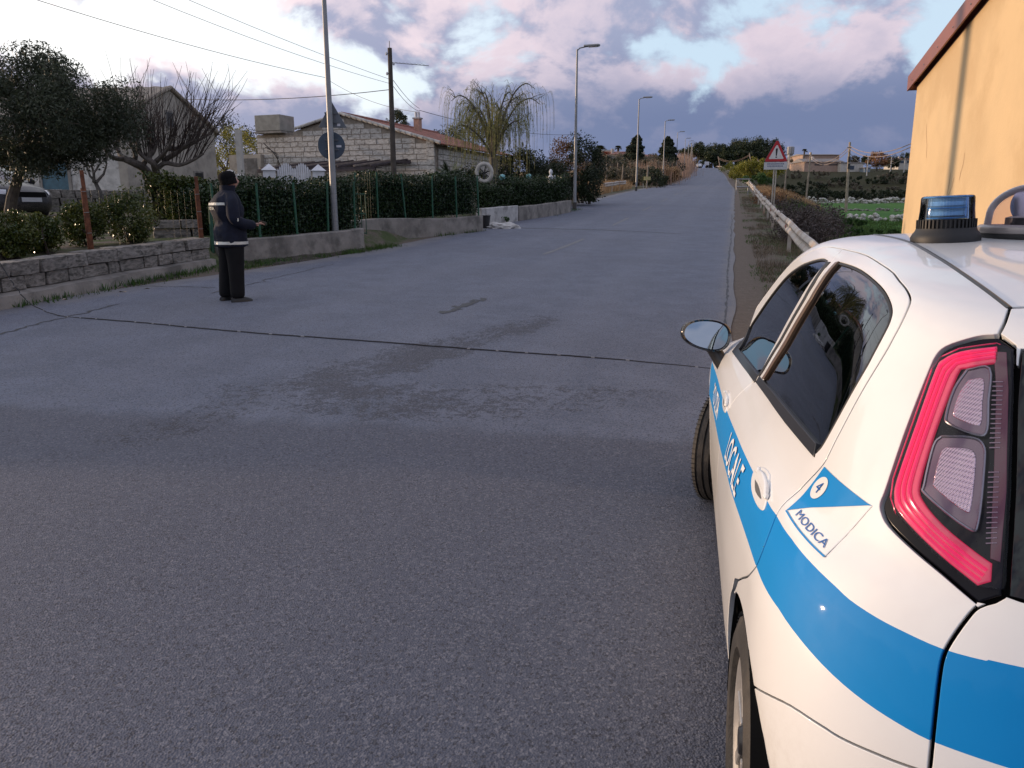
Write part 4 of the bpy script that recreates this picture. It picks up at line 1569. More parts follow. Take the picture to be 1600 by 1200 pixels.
def beacons(car):
    zroof = lambda x, y: float(Chart((0, 0, 1)).to3(Chart((0, 0, 1)).to2(np.array([[x, y, 1.48]])))[0, 2])
    # LED beacon
    x, y = -.362, .525
    b = thing('flashing_beacon', 'cylindrical blue LED beacon with black finned base on the police car roof', 'beacon')
    b.parent = None
    Mc = Matrix.Translation(CARLOC) @ Matrix.Rotation(CARYAW, 4, 'Z')
    z = zroof(x, y) - .004
    b.location = Mc @ Vector((x, y, z))
    b.rotation_euler = (R_(0), R_(-2.5), CARYAW)
    base = MB().lathe([(.0, 0), (.082, 0), (.083, .012), (.078, .022), (.073, .028), (.070, .036), (.0, .036)], 48).build('base', M_RUB, b, smooth=True)
    ring = MB().lathe([(.064, .036), (.064, .058), (.0, .058)], 48)
    for k in range(44):
        R = Matrix.Rotation(2 * math.pi * k / 44, 4, 'Z')
        ring.box(.064, .0705, -.0022, .0022, .036, .0575, 0, R)
    ring.build('fin_ring', M_RUB, b)
    blue = glassmat('blue_lens', (.80, .90, .98), .04, 1.3, .0)
    lens = MB().lathe([(.066, .058), (.0655, .062), (.0635, .082), (.0625, .112), (.060, .1165), (.055, .118), (.0, .118), (.0, .1155), (.055, .1155), (.0595, .112), (.061, .082), (.0625, .0585)], 48)
    lens.build('lens', blue, b, smooth=True)
    core = MB()
    for zz in (.066, .091):
        core.lathe([(.0, zz - .002), (.045, zz - .002), (.050, zz + .002), (.046, zz + .012), (.050, zz + .020), (.0, zz + .021)], 36)
    core.build('reflector_stack', plain('bright_reflector', (.80, .87, .93), .25, metal=.15, coat=.5), b, smooth=True)
    pz = MB()
    for k in range(48):
        pz.box(.0525, .0560, -.0026, .0026, .064, .1135, 0, Matrix.Rotation(2 * math.pi * k / 48, 4, 'Z'))
    tag(pz.build('prism_ring', glassmat('prism_plastic', (.88, .93, .98), .08, 1.25, .0), b), kind='stuff')
    r = MB()
    for zz in (.0615, .087, .1145):
        r.lathe([(.0566, zz - .0018), (.0590, zz), (.0566, zz + .0018)], 40, close=True)
    r.build('lens_band', plain('band_blue', (.16, .45, .85), .2, coat=1), b, smooth=True)
    # rotating beacon under a clear dome
    x, y = -.135, .60
    b = thing('dome_beacon', 'clear domed rotating beacon with chrome reflector on the roof centre', 'beacon')
    z = zroof(x, y) - .003
    b.location = Mc @ Vector((x, y, z))
    b.rotation_euler = (0, 0, CARYAW)
    MB().lathe([(.0, 0), (.128, 0), (.130, .006), (.130, .012), (.0, .012)], 56).build('pad', M_RUB, b, smooth=True)
    MB().lathe([(.0, .012), (.127, .012), (.129, .018), (.127, .028), (.118, .034), (.0, .034)], 56).build('base', plain('grey_base', (.30, .27, .26), .35, metal=.3), b, smooth=True)
    dome = []
    for k in range(13):
        a = R_(90 * k / 12)
        dome.append((.108 * math.cos(a) if k < 12 else .0, .034 + .022 + .085 * math.sin(a)))
    dome = [(.110, .034)] + dome
    MB().lathe(dome, 56).build('dome', glassmat('dome_plastic', (.86, .82, .88), .35, 1.18), b, smooth=True)
    MB().lathe([(.0, .034), (.062, .034), (.062, .052), (.05, .056), (.0, .056)], 32).build('motor', M_TRIM, b, smooth=True)
    # parabolic reflector facing back-left
    pr = [(.0, .0), (.018, .004), (.035, .015), (.047, .030), (.053, .046)]
    Mr = Matrix.Translation((.008, .012, .086)) @ Matrix.Rotation(R_(-35), 4, 'Z') @ Matrix.Rotation(R_(90), 4, 'X') @ Matrix.Translation((0, 0, -.02))
    MB().lathe(pr, 36, Mr).build('reflector', M_CHROME, b, smooth=True)
    MB().lathe([(.0, .056), (.012, .056), (.012, .085), (.006, .098), (.0, .10)], 16).build('bulb', plain('bulb_glass', (.8, .75, .65), .1), b, smooth=True)


POLICE = build_police_car()
# ------------------------------------------------------------------ plants
def leaf_quads(P, size, rng, aspect=2.2, updir=None, flat=0.0, fold=False):
    """one small quad per point, random attitude"""
    n = len(P)
    d = rng.normal(size=(n, 3))
    if updir is not None:
        d = d * (1 - flat) + np.asarray(updir) * flat * 2
    d /= np.linalg.norm(d, axis=1)[:, None] + 1e-9
    e = rng.normal(size=(n, 3))
    s = np.cross(d, e)
    s /= np.linalg.norm(s, axis=1)[:, None] + 1e-9
    L = (size * rng.uniform(.6, 1.3, n))[:, None]
    W = L / aspect
    V = np.stack([P - d * L * .5, P + s * W * .5, P + d * L * .5, P - s * W * .5], 1).reshape(-1, 3)
    F = np.arange(4 * n).reshape(n, 4)
    return V, F


def leaf_obj(name, P, size, rng, mat, parent=None, aspect=2.2, tint=None, loc=None, updir=None, flat=0.0):
    V, F = leaf_quads(P, size, rng, aspect, updir, flat)
    t = rng.uniform(0, 1, len(F)) if tint is None else np.clip(tint + rng.normal(0, .18, len(F)), 0, 1)
    return link(name, fastmesh(name, V, F, [mat], False, tint=t), parent, loc)


def clump_points(rng, n, rad, nclump, csize, zmin=None, shell=.55):
    """points in lumps spread over an ellipsoid: uneven outline, gaps between"""
    c = rng.normal(size=(nclump, 3))
    c /= np.linalg.norm(c, axis=1)[:, None]
    c *= (rng.uniform(shell, 1.0, nclump) ** .6)[:, None]
    c = c * np.asarray(rad)
    cs = csize * rng.uniform(.6, 1.35, nclump)
    k = rng.integers(0, nclump, n)
    o = rng.normal(size=(n, 3))
    o /= np.linalg.norm(o, axis=1)[:, None]
    o *= (rng.uniform(0, 1, n) ** .45)[:, None] * cs[k][:, None]
    P = c[k] + o
    if zmin is not None:
        m = P[:, 2] > zmin
        P, k = P[m], k[m]
    t = (np.linspace(0, 1, nclump)[rng.permutation(nclump)])[k]
    return P, t


M_BARK = pm('bark', (.085, .068, .052), .9, .35, 9, .6, 30, bdist=.02)
M_BARKG = pm('grey_bark', (.105, .095, .085), .9, .3, 9, .5, 30, bdist=.02)
M_TWIG = pm('twig_bark', (.060, .045, .040), .9, .3, 9, 0, 30)
L_OLIVE = leafmat('olive_leaf', (.022, .032, .018), (.070, .085, .050))
L_HEDGE = leafmat('hedge_leaf', (.008, .022, .006), (.035, .065, .016), .12, .35)
L_BUSH = leafmat('glossy_bush_leaf', (.024, .046, .010), (.115, .125, .026), .2, .28)
L_DARK = leafmat('dark_shrub_leaf', (.010, .020, .008), (.040, .055, .018), .12)
L_PINE = leafmat('pine_needles', (.010, .022, .010), (.060, .075, .024), .1)
L_CYP = leafmat('cypress_scale', (.008, .018, .008), (.030, .042, .018), .06)
L_WILLOW = leafmat('willow_leaf', (.12, .14, .035), (.28, .28, .09), .35)
L_RUST = leafmat('rusty_leaf', (.16, .075, .03), (.34, .17, .07), .25)
L_YEL = leafmat('yellow_green_leaf', (.12, .13, .015), (.30, .27, .04), .3)
L_GRASS = leafmat('grass_blade', (.025, .060, .012), (.090, .150, .030), .3)
L_DRY = leafmat('dry_grass_blade', (.26, .155, .075), (.52, .35, .19), .3)
L_DEAD = leafmat('dead_grass_blade', (.060, .045, .032), (.20, .150, .10), .2)
L_REED = leafmat('reed_leaf', (.26, .165, .12), (.44, .30, .22), .3)
L_GREYB = leafmat('grey_scrub_leaf', (.09, .080, .055), (.20, .17, .12), .2)
L_BRAM = leafmat('bramble_leaf', (.045, .035, .032), (.13, .098, .085), .1)
L_WEED = leafmat('weed_leaf', (.026, .066, .016), (.075, .150, .034), .25)
L_PALM = leafmat('palm_leaflet', (.018, .032, .010), (.070, .085, .025), .15, .4)


def limb(rng, p, d, L, r0, r1, n=5, wob=.12, up=.0):
    pts, rad = [Vector(p)], [r0]
    d = Vector(d).normalized()
    for i in range(n):
        d = (d + Vector((rng.normal(0, wob), rng.normal(0, wob), rng.normal(0, wob) + up))).normalized()
        pts.append(pts[-1] + d * (L / n))
        rad.append(r0 + (r1 - r0) * (i + 1) / n)
    return pts, rad, d


def tree(name, label, cat, loc, seed, H, crown, nleaf, lsize, lmat, trunk_r=.14, nclump=40, csize=.5, zc=None, group=None, lean=(0, 0), nlimb=7, aspect=2.6, shell=.45, bark=None):
    """broadleaf tree: leaning trunk, limbs into a lumpy crown"""
    rng = np.random.default_rng(seed)
    t = thing(name, label, cat, loc, 0, group)
    zc = H - crown[2] if zc is None else zc
    mb = MB()
    fork = zc - crown[2] * .75
    base = [Vector((0, 0, -.15)), Vector((lean[0] * .3 + rng.normal(0, .04), lean[1] * .3, fork * .45)), Vector((lean[0] * .7, lean[1] * .7, fork))]
    mb.tube(base, [trunk_r * 1.25, trunk_r, trunk_r * .8], 9)
    for i in range(nlimb):
        a = 2 * math.pi * (i + rng.uniform(-.3, .3)) / nlimb
        d = (math.cos(a) * .8, math.sin(a) * .8, rng.uniform(.4, 1.3))
        pts, rad, dd = limb(rng, base[-1], d, crown[0] * rng.uniform(.7, 1.05), trunk_r * .55, trunk_r * .16, 5, .16, .05)
        mb.tube(pts, rad, 6)
        for k in range(3):
            q = pts[2 + k]
            p2, r2, _ = limb(rng, q, (dd + Vector(rng.normal(0, .8, 3))).normalized(), crown[0] * rng.uniform(.3, .6), trunk_r * .2, trunk_r * .06, 4, .2, .05)
            mb.tube(p2, r2, 5)
    mb.build('trunk', bark or M_BARK, t, smooth=True)
    P, tn = clump_points(rng, nleaf, crown, nclump, csize, shell=shell)
    P = P + np.array([lean[0], lean[1], zc])
    leaf_obj('crown', P, lsize, rng, lmat, t, aspect, tint=tn * .7 + .1)
    return t


def bush(name, label, loc, seed, rad, nleaf, lsize, lmat, cat='bush', group=None, nclump=26, csize=None, core=True, aspect=1.8, stems=5):
    rng = np.random.default_rng(seed)
    t = thing(name, label, cat, loc, 0, group)
    cs = csize or min(rad) * .42
    P, tn = clump_points(rng, nleaf, [r - cs * .5 for r in rad], nclump, cs, shell=.6)
    P[:, 2] = np.abs(P[:, 2] + rad[2] * .9) * 1.0
    leaf_obj('foliage', P, lsize, rng, lmat, t, aspect, tint=tn * .6 + .1)
    mb = MB()
    for i in range(stems):
        a = 2 * math.pi * i / stems + rng.uniform(0, 1)
        pts, rd, _ = limb(rng, (rng.normal(0, rad[0] * .15), rng.normal(0, rad[1] * .15), -.1), (math.cos(a) * .5, math.sin(a) * .5, 1), rad[2] * 1.6, .03, .008, 5, .15)
        mb.tube(pts, rd, 5)
    mb.build('stems', M_TWIG, t)
    return t


def hedge(name, label, a, b, h, w, seed, lmat=None, n=9000, lsize=.065, group=None, zoff=0.0, wav=.10):
    """clipped hedge from a to b (ground points): leaves over an uneven box"""
    rng = np.random.default_rng(seed)
    a, b = Vector(a), Vector(b)
    t = thing(name, label, 'hedge', a, math.atan2(b.y - a.y, b.x - a.x), group)
    L = math.hypot(b.x - a.x, b.y - a.y)
    dzl = b.z - a.z
    face = rng.choice(4, n, p=[.42, .30, .20, .08])
    u = rng.uniform(0, L, n)
    v = rng.uniform(0, 1, n)
    dep = rng.uniform(0, 1, n) ** 2 * .22
    P = np.zeros((n, 3))
    lump = wav * (np.sin(u * 2.3 + seed) + np.sin(u * 5.1 + 2 * seed) * .6)
    f0 = face == 0
    P[f0] = np.stack([u, -w / 2 + dep - lump * .6 * np.sin(v * 5), v * h], 1)[f0]
    f1 = face == 1
    P[f1] = np.stack([u, (v - .5) * w, h - dep + lump + .05 * np.sin(v * 9 + u * 3)], 1)[f1]
    f2 = face == 2
    P[f2] = np.stack([u, w / 2 - dep, v * h], 1)[f2]
    f3 = face == 3
    e = rng.integers(0, 2, n)
    P[f3] = np.stack([np.where(e, L - dep, dep), (v - .5) * w, rng.uniform(0, 1, n) * h], 1)[f3]
    P += rng.normal(0, .028, (n, 3))
    P[:, 2] += dzl * P[:, 0] / max(L, .1) + zoff
    leaf_obj('foliage', P, lsize, rng, lmat or L_HEDGE, t, 1.7, tint=rng.uniform(0, .8, n))
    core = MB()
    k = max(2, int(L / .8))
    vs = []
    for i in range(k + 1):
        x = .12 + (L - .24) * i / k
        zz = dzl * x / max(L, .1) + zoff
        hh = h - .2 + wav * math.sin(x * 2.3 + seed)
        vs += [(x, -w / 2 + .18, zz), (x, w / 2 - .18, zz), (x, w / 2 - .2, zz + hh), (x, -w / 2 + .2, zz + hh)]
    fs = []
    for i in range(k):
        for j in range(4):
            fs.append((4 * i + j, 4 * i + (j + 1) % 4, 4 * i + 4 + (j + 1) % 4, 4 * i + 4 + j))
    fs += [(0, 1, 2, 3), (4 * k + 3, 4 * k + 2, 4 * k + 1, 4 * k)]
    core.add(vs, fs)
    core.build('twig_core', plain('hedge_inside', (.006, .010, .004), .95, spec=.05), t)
    return t


def blades(name, pts, h, rng, mat, parent=None, kind=None, width=.012, lean=.35, label=None, cat=None):
    """upright tapering blades (triangles)"""
    n = len(pts)
    P = np.asarray(pts, float)
    hh = h * rng.uniform(.45, 1.25, n)
    a = rng.uniform(0, 2 * math.pi, n)
    b = rng.uniform(0, 2 * math.pi, n)
    wv = np.stack([np.cos(a), np.sin(a), np.zeros(n)], 1) * (width * rng.uniform(.6, 1.4, n))[:, None]
    tip = np.stack([np.cos(b) * lean * hh * rng.uniform(0, 1, n), np.sin(b) * lean * hh * rng.uniform(0, 1, n), hh], 1)
    V = np.stack([P - wv, P + wv, P + tip], 1).reshape(-1, 3)
    F = np.arange(3 * n).reshape(n, 3)
    o = link(name, fastmesh(name, V, F, [mat], False, tint=rng.uniform(0, 1, n)), parent)
    if kind:
        tag(o, label, cat, kind=kind)
    return o


def rot_from_to(o, d):
    o.rotation_euler = Vector(d).to_track_quat('Z', 'Y').to_euler()


# ------------------------------------------------------------------ masonry
M_STONE = pm('weathered_limestone', (.27, .25, .225), .95, .35, 5, .9, 26, stain=(.055, .055, .045), stain_scale=3.5, bdist=.03)
M_STONE2 = pm('limestone_block', (.53, .51, .475), .95, .18, 4, .6, 22, stain=(.24, .215, .185), stain_scale=2.5, bdist=.02)
M_MORTAR = pm('mortar', (.27, .235, .195), .95, .2, 6, .4, 40)
M_CONC = pm('stained_concrete', (.255, .235, .21), .95, .22, 3, .5, 24, stain=(.10, .095, .085), stain_scale=1.6, bdist=.02)
M_CONCW = pm('flaking_whitewash', (.46, .45, .43), .9, .15, 4, .3, 24, stain=(.17, .165, .155), stain_scale=2.2)
M_RUST = pm('rusty_steel', (.16, .060, .030), .85, .35, 14, .5, 60)
M_GREENP = pm('green_paint', (.010, .075, .040), .5, .2, 10, .1, 60)
M_GALV = pm('galvanised_steel', (.27, .275, .28), .5, .12, 4, .15, 40, metal=.55)
M_WOODP = pm('tarred_pole_wood', (.075, .062, .052), .9, .3, 3, .5, 25)
M_WPOLE = pm('bleached_pole_wood', (.30, .245, .19), .9, .2, 3, .5, 25)
M_ROOFT = pm('terracotta_tiles', (.27, .105, .075), .9, .3, 7, .5, 20, stain=(.13, .075, .06), stain_scale=3)
M_PLAST = pm('grey_render', (.36, .325, .275), .95, .15, 2, .3, 25, stain=(.22, .20, .175), stain_scale=1.2)
M_WHITEP = pm('white_paint', (.62, .63, .66), .6, .1, 6, .1, 40)
M_WIRE = plain('cable_black', (.02, .02, .022), .6)
M_MESHW = plain('green_wire', (.015, .045, .03), .5)


def block_variants(nm, mat, seed, k=5, chip=.10):
    """rough unit blocks: 1x1x1, worn corners"""
    out = []
    rg = random.Random(seed)
    for i in range(k):
        bm = bmesh.new()
        bmesh.ops.create_cube(bm, size=1.0)
        bmesh.ops.subdivide_edges(bm, edges=bm.edges[:], cuts=1, use_grid_fill=True)
        for v in bm.verts:
            corner = sum(abs(abs(c) - .5) < 1e-4 for c in v.co)
            k_ = chip * (.25 if corner == 1 else .5 if corner == 2 else 1.0)
            v.co = v.co * (1 - rg.uniform(.1, 1) * k_ * .8) + Vector((rg.uniform(-1, 1), rg.uniform(-1, 1), rg.uniform(-1, 1))) * k_ * .25 if corner > 1 else v.co + Vector((rg.uniform(-1, 1), rg.uniform(-1, 1), rg.uniform(-1, 1))) * k_ * .4
        me = bpy.data.meshes.new(nm)
        bm.to_mesh(me)
        bm.free()
        me.materials.append(mat)
        out.append(me)
    return out


def frame(a, b):
    """matrix with x along a->b (level), z up, origin a"""
    a, b = Vector(a), Vector(b)
    d = Vector((b.x - a.x, b.y - a.y, 0)).normalized()
    n = Vector((-d.y, d.x, 0))
    M = Matrix(((d.x, n.x, 0, a.x), (d.y, n.y, 0, a.y), (0, 0, 1, a.z), (0, 0, 0, 1)))
    return M, math.hypot(b.x - a.x, b.y - a.y)


def course(parent, meshes, x0, x1, y, z, h, dep, rg, lmin, lmax, name='stone_block', slope=0.0, inside=None, jit=.012, gap=.012):
    """one course of blocks, each an object; y = centre plane in the parent's frame"""
    x = x0
    while x < x1 - .05:
        L = min(rg.uniform(lmin, lmax), x1 - x)
        if x1 - x - L < lmin * .4:
            L = x1 - x
        xc = x + L / 2
        zc = z + h / 2 + slope * xc
        if inside is None or inside(x, x + L, z, z + h):
            o = bpy.data.objects.new(name, rg.choice(meshes))
            COL.objects.link(o)
            o.parent = parent
            o.location = (xc, y + rg.uniform(-jit, jit), zc + rg.uniform(-jit, jit) * .4)
            o.scale = (L - gap, dep, h - gap)
            o.rotation_euler = (0, -math.atan(slope), rg.uniform(-.01, .01))
        x += L


def gpt(px, D, lift=0.0):
    p = gx(px, D)
    return Vector((p.x, p.y, p.z + lift))


def near_left_wall():
    pts = [Vector((-7.62, 6.75, 0)), Vector((-6.98, 10.1, 0)), Vector((-6.42, 12.6, 0)), Vector((-5.80, 14.75, 0))]
    for p in pts:
        p.z = float(PROF(p.y))
    w = thing('stone_wall', 'low weathered limestone block wall on a concrete footing at the left road edge', 'wall')
    rg = random.Random(3)
    meshes = block_variants('stone_block', M_STONE, 8, 12, .13)
    foot = MB()
    for a, b in zip(pts[:-1], pts[1:]):
        M, L = frame(a, b)
        seg = bpy.data.objects.new('wall_section', None)
        COL.objects.link(seg)
        seg.parent = w
        seg.matrix_local = M
        sl = (b.z - a.z) / L
        course(seg, meshes, 0, L, .0, .20, .19, .34, rg, .28, .56, slope=sl)
        course(seg, meshes, -.05, L, .0, .39, .20, .38, rg, .30, .62, slope=sl, jit=.025)
        # footing
        fm = MB()
        k = max(2, int(L / .4))
        vs = []
        for i in range(k + 1):
            x = L * i / k
            z = sl * x
            j = rg.uniform(-.02, .02)
            vs += [(x, -.34 + j, z - .2), (x, -.30 + j, z + .17 + j), (x, -.15, z + .20), (x, .3, z + .20)]
        fm.add(vs, [(4 * i + c, 4 * i + 4 + c, 4 * i + 5 + c, 4 * i + 1 + c) for i in range(k) for c in range(3)])
        fm.build('footing', M_CONC, seg, smooth=True)
    # second, inner wall behind the big hedge
    a, b = gpt(235, 15.2), gpt(312, 15.6)
    a.z = b.z = float(PROF(15.4)) + .50
    M, L = frame(a, b)
    w2 = thing('inner_stone_wall', 'short stone block wall behind the street wall, under the tall hedge corner', 'wall', a, math.atan2(b.y - a.y, b.x - a.x))
    course(w2, meshes, 0, L, 0, .0, .20, .3, rg, .4, .7)
    course(w2, meshes, 0, L, 0, .20, .17, .33, rg, .5, .8)


def low_wall(name, label, pts, h, mat, th=.24, group=None, base=None):
    """rendered low wall: one mesh following the ground, uneven top"""
    rg = random.Random(len(name) + int(h * 100))
    mb = MB()
    rows = []
    P = []
    for a, b in zip(pts[:-1], pts[1:]):
        n = max(2, int((Vector(b) - Vector(a)).length / .35))
        P += [Vector(a).lerp(Vector(b), i / n) for i in range(n)]
    P.append(Vector(pts[-1]))
    for i, p in enumerate(P):
        t = (P[min(i + 1, len(P) - 1)] - P[max(i - 1, 0)])
        t.z = 0
        t.normalize()
        nv = Vector((t.y, -t.x, 0))
        j = rg.uniform(-.012, .012)
        top = p.z + h + rg.uniform(-.012, .012)
        r = [p + nv * (th / 2 + j) + Vector((0, 0, -.3)), None, None, None, None, p - nv * (th / 2) + Vector((0, 0, -.3))]
        r[1] = Vector((0, 0, 0)) + p + nv * (th / 2 + j)
        r[1].z = top - .02
        r[2] = p + nv * (th / 2 - .02)
        r[2].z = top
        r[3] = p - nv * (th / 2 - .02)
        r[3].z = top
        r[4] = p - nv * (th / 2)
        r[4].z = top - .02
        rows.append(r)
    vs = [v for r in rows for v in r]
    fs = [(6 * i + c, 6 * i + 6 + c, 6 * i + 7 + c, 6 * i + 1 + c) for i in range(len(rows) - 1) for c in range(5)]
    fs += [tuple(range(6)), tuple(6 * (len(rows) - 1) + c for c in range(5, -1, -1))]
    mb.add(vs, fs)
    o = mb.build(name, mat)
    return tag(o, label, 'wall', group)


def mesh_fence(label, pts, h, npost, seed, postmat=None, z0=0.0, lean=.03, wires=True, cell=.10, wr=.0016):
    t = thing('wire_fence', label, 'fence', pts[0])
    o0 = Vector(pts[0])
    rg = random.Random(seed)
    P = [Vector(p) for p in pts]
    d = [0]
    for a, b in zip(P[:-1], P[1:]):
        d.append(d[-1] + (b - a).length)

    def pos(s):
        for i in range(len(P) - 1):
            if s <= d[i + 1] + 1e-6:
                return P[i].lerp(P[i + 1], (s - d[i]) / (d[i + 1] - d[i]))
        return P[-1]
    for k in range(npost):
        p = pos(d[-1] * k / (npost - 1)) - o0
        lx, ly = rg.uniform(-lean, lean), rg.uniform(-lean, lean)
        MB().tube([p + Vector((0, 0, z0 - .1)), p + Vector((lx, ly, z0 + h))], .024, 8).build('post', postmat or M_GREENP, t)
    if wires:
        mb = MB()
        n = int(d[-1] / cell)
        for k in range(n + 1):
            p = pos(d[-1] * k / n) - o0
            mb.tube([p + Vector((0, 0, z0)), p + Vector((0, 0, z0 + h * .97))], wr, 3, cap=False)
        for j in range(int(h * .97 / .10) + 1):
            zz = Vector((0, 0, z0 + j * .10))
            mb.tube([pos(d[-1] * k / (4 * len(P))) - o0 + zz for k in range(4 * len(P) + 1)], wr, 3, cap=False)
        tag(mb.build('wire_mesh', M_MESHW, t), kind='stuff')
    return t


def left_gardens():
    near_left_wall()
    z = lambda p, l=0: Vector((p[0], p[1], float(PROF(p[1])) + l))
    # wall under the green fence behind the officer
    A = [z((-5.62, 14.95)), z((-5.08, 15.6)), z((-4.35, 16.75)), z((-3.52, 18.35))]
    low_wall('garden_wall', 'stained concrete garden wall behind the officer, lamp post in front of its end', A, .50, M_CONC)
    mesh_fence('green wire mesh fence on the garden wall behind the officer', [z((-5.6, 15.0), .5), z((-5.08, 15.65), .5), z((-4.35, 16.8), .5), z((-3.62, 18.3), .5)], 1.05, 5, 4)
    B = [z((-4.1, 19.6), .12), z((-3.4, 21.0), .12), z((-2.05, 22.6)), z((-.97, 24.05))]
    low_wall('corner_garden_wall', 'low bare concrete wall with a bend, below the second hedge', B, .47, M_CONC)
    mesh_fence('green wire mesh fence on the bent concrete wall below the second hedge', [z((-3.95, 19.9), .6), z((-3.4, 21.0), .6), z((-2.05, 22.6), .48), z((-1.0, 24.0), .48)], 1.15, 6, 6, lean=.10)
    Cw = [z((-1.1, 26.6)), z((.12, 28.65))]
    low_wall('whitewashed_wall', 'flaking whitewashed wall beside the black bin', Cw, .56, M_CONCW)
    D = [z((.16, 28.72)), z((1.4, 31.4)), z((2.45, 34.3))]
    low_wall('far_garden_wall', 'grey garden wall running up to the second street lamp', D, .52, M_CONC)
    # iron gate at the drive
    g = thing('iron_gate', 'green iron bar gate beside the lamp post, between the two hedges', 'gate', z((-4.55, 18.9), .25), R_(38))
    for k in range(11):
        MB().tube([(k * .12, 0, .05), (k * .12, 0, 1.05)], .010, 6).build('bar', M_GREENP, g)
    for zz in (.08, .55, 1.02):
        MB().tube([(0, 0, zz), (1.2, 0, zz)], .016, 6).build('rail', M_GREENP, g)
    # hedges
    hedge('tall_hedge', 'dark green clipped hedge behind the officer', z((-6.15, 15.6), .45), z((-4.05, 19.2), .45), 1.10, 1.0, 11, n=15000)
    hedge('long_hedge', 'long dark clipped hedge above the bent concrete wall', z((-4.15, 20.9), .5), z((-1.45, 24.9), .5), 1.12, 1.0, 12, n=17000)
    hedge('far_hedge', 'low dark hedge on the wall before the second street lamp', z((-.4, 29.2), .4), z((2.15, 35.0), .4), 1.05, .9, 13, n=11000)
    hedge('gate_hedge', 'small hedge behind the whitewashed wall and black bin', z((-1.2, 27.4), .4), z((-.2, 29.0), .4), .8, .6, 19, n=4000)
    # glossy bushes on the near wall
    spec = [(8, 11.6, .42, .52, 'small glossy bush cut by the left picture edge'), (55, 12.3, .36, .48, 'smallest rounded glossy bush above the stone wall'),
            (128, 13.3, .44, .60, 'rounded glossy bush in front of the leaning rusty post'), (200, 13.9, .56, .66, 'wide glossy bush right of the leaning rusty post')]
    for i, (px, D_, r, h, lab) in enumerate(spec):
        p = gpt(px, D_)
        p.z = float(PROF(D_)) + .55
        bush('glossy_bush', lab, p, 40 + i, (r * .88, r * .85, h * .70), 6500, .050, L_BUSH, group='rounded bushes on the stone wall', nclump=34)
    p0, p1 = gpt(243, 16.3), gpt(312, 17.2)
    p0.z = p1.z = float(PROF(16.6)) + .55
    hedge('square_hedge', 'square cut hedge left of the rusty post, sunlit on its left side', p0, p1, 1.05, .9, 14, L_BUSH, n=8000)
    # off to the left, the garden goes on
    bush('glossy_bush', 'glossy bush on the stone wall beyond the left picture edge', Vector((-8.0, 9.6, .8)), 47, (.7, .6, .5), 4000, .062, L_BUSH, group='rounded bushes on the stone wall')
    # rusty and green posts
    for (px0, py0, px1, py1, D_, lab) in ((145, 396, 127, 266, 12.9, 'leaning rusty angle-iron post on the near stone wall'), (317, 384, 306, 276, 14.6, 'rusty angle-iron post at the end of the stone wall')):
        a, b = at(px0, py0, D_), at(px1, py1, D_ - .15)
        t = thing('rusty_post', lab, 'post', a)
        d = (b - a)
        mb = MB()
        M = Matrix.Rotation(R_(25), 4, 'Z')
        L = d.length
        Mr = d.to_track_quat('Z', 'Y').to_matrix().to_4x4()
        mb.box(-.03, .03, -.004, .004, -.25, L, 0, Mr).box(-.03, -.022, .004, .06, -.25, L, 0, Mr)
        mb.build('angle_iron', M_RUST, t)
        for zz in (.3, .6, .9):
            MB().tube([d * (zz / 1.2) + Vector((-.04, -.01, 0)), d * (zz / 1.2) + Vector((.04, -.012, .004))], .004, 5).build('tie_wire', M_GALV, t)
    a = at(332, 388, 14.9)
    tag(MB().tube([a - Vector((0, 0, .2)), at(328, 322, 14.9)], .035, 8).build('green_post', M_GREENP), 'short green steel post right behind the officer', 'post')
    mesh_fence('rusty thin wire mesh strung between the two rusty posts', [at(140, 392, 12.95), at(314, 382, 14.6)], 1.0, 2, 9, M_RUST, cell=.12, wr=.0009)
    # things by the walls
    b = thing('plastic_bin', 'black plastic bucket at the corner of the bent wall', 'bin', gp(757, 357))
    MB().lathe([(.0, 0), (.15, 0), (.19, .38), (.205, .39), (.205, .41), (.185, .41), (.15, .05), (.0, .05)], 20).build('bucket', plain('bin_black', (.012, .012, .014), .5), b, smooth=True)
    MB().tube([(.2 * math.cos(t_), .2 * math.sin(t_), .4 + .03 * math.sin(t_ * 2)) for t_ in np.linspace(0, math.pi, 9)], .006, 5).build('bail', M_GALV, b)
    rng = np.random.default_rng(3)
    for i, (px, py, s, lab) in enumerate(((787, 357, .55, 'larger pale heap of rubble and sacks before the whitewashed wall'), (768, 352, .3, 'smaller pale rubble heap next to the black bucket'))):
        p = gp(px, py)
        bm = bmesh.new()
        bmesh.ops.create_icosphere(bm, subdivisions=3, radius=s)
        for v in bm.verts:
            v.co *= 1 + .22 * math.sin(v.co.x * 9 + i) * math.cos(v.co.y * 11) + .1 * math.sin(v.co.z * 23 + v.co.x * 17)
            v.co.z = max(v.co.z * .32, -.02)
        me = bpy.data.meshes.new('rubble')
        bm.to_mesh(me)
        bm.free()
        me.materials.append(M_CONCW)
        tag(link('rubble_heap', me, loc=p), lab, 'rubble')
    bush('weed', 'small dark weed growing on the rubble before the whitewashed wall', gp(780, 350) + Vector((0, .3, 0)), 77, (.4, .25, .14), 900, .06, L_WEED, 'weed')
    # wheel-shaped ornament on a post
    p = gp(758, 332)
    p = Vector((gx(757, 28.2).x, 28.2, float(PROF(28.2)) + .45))
    t = thing('wheel_ornament', 'pale round wheel ornament on a thin post behind the fence corner', 'ornament', p)
    MB().tube([(0, 0, 0), (0, 0, 1.25)], .022, 6).build('post', M_TRIM, t)
    ringp = [(.26 * math.cos(a_), 0, 1.25 + .26 * math.sin(a_) * 1.15) for a_ in np.linspace(0, 2 * math.pi, 33)]
    MB().tube(ringp, .07, 8, cap=False).build('wheel_ring', pm('pale_ornament', (.42, .40, .36), .7, .2, 8, .2, 40), t, smooth=True)
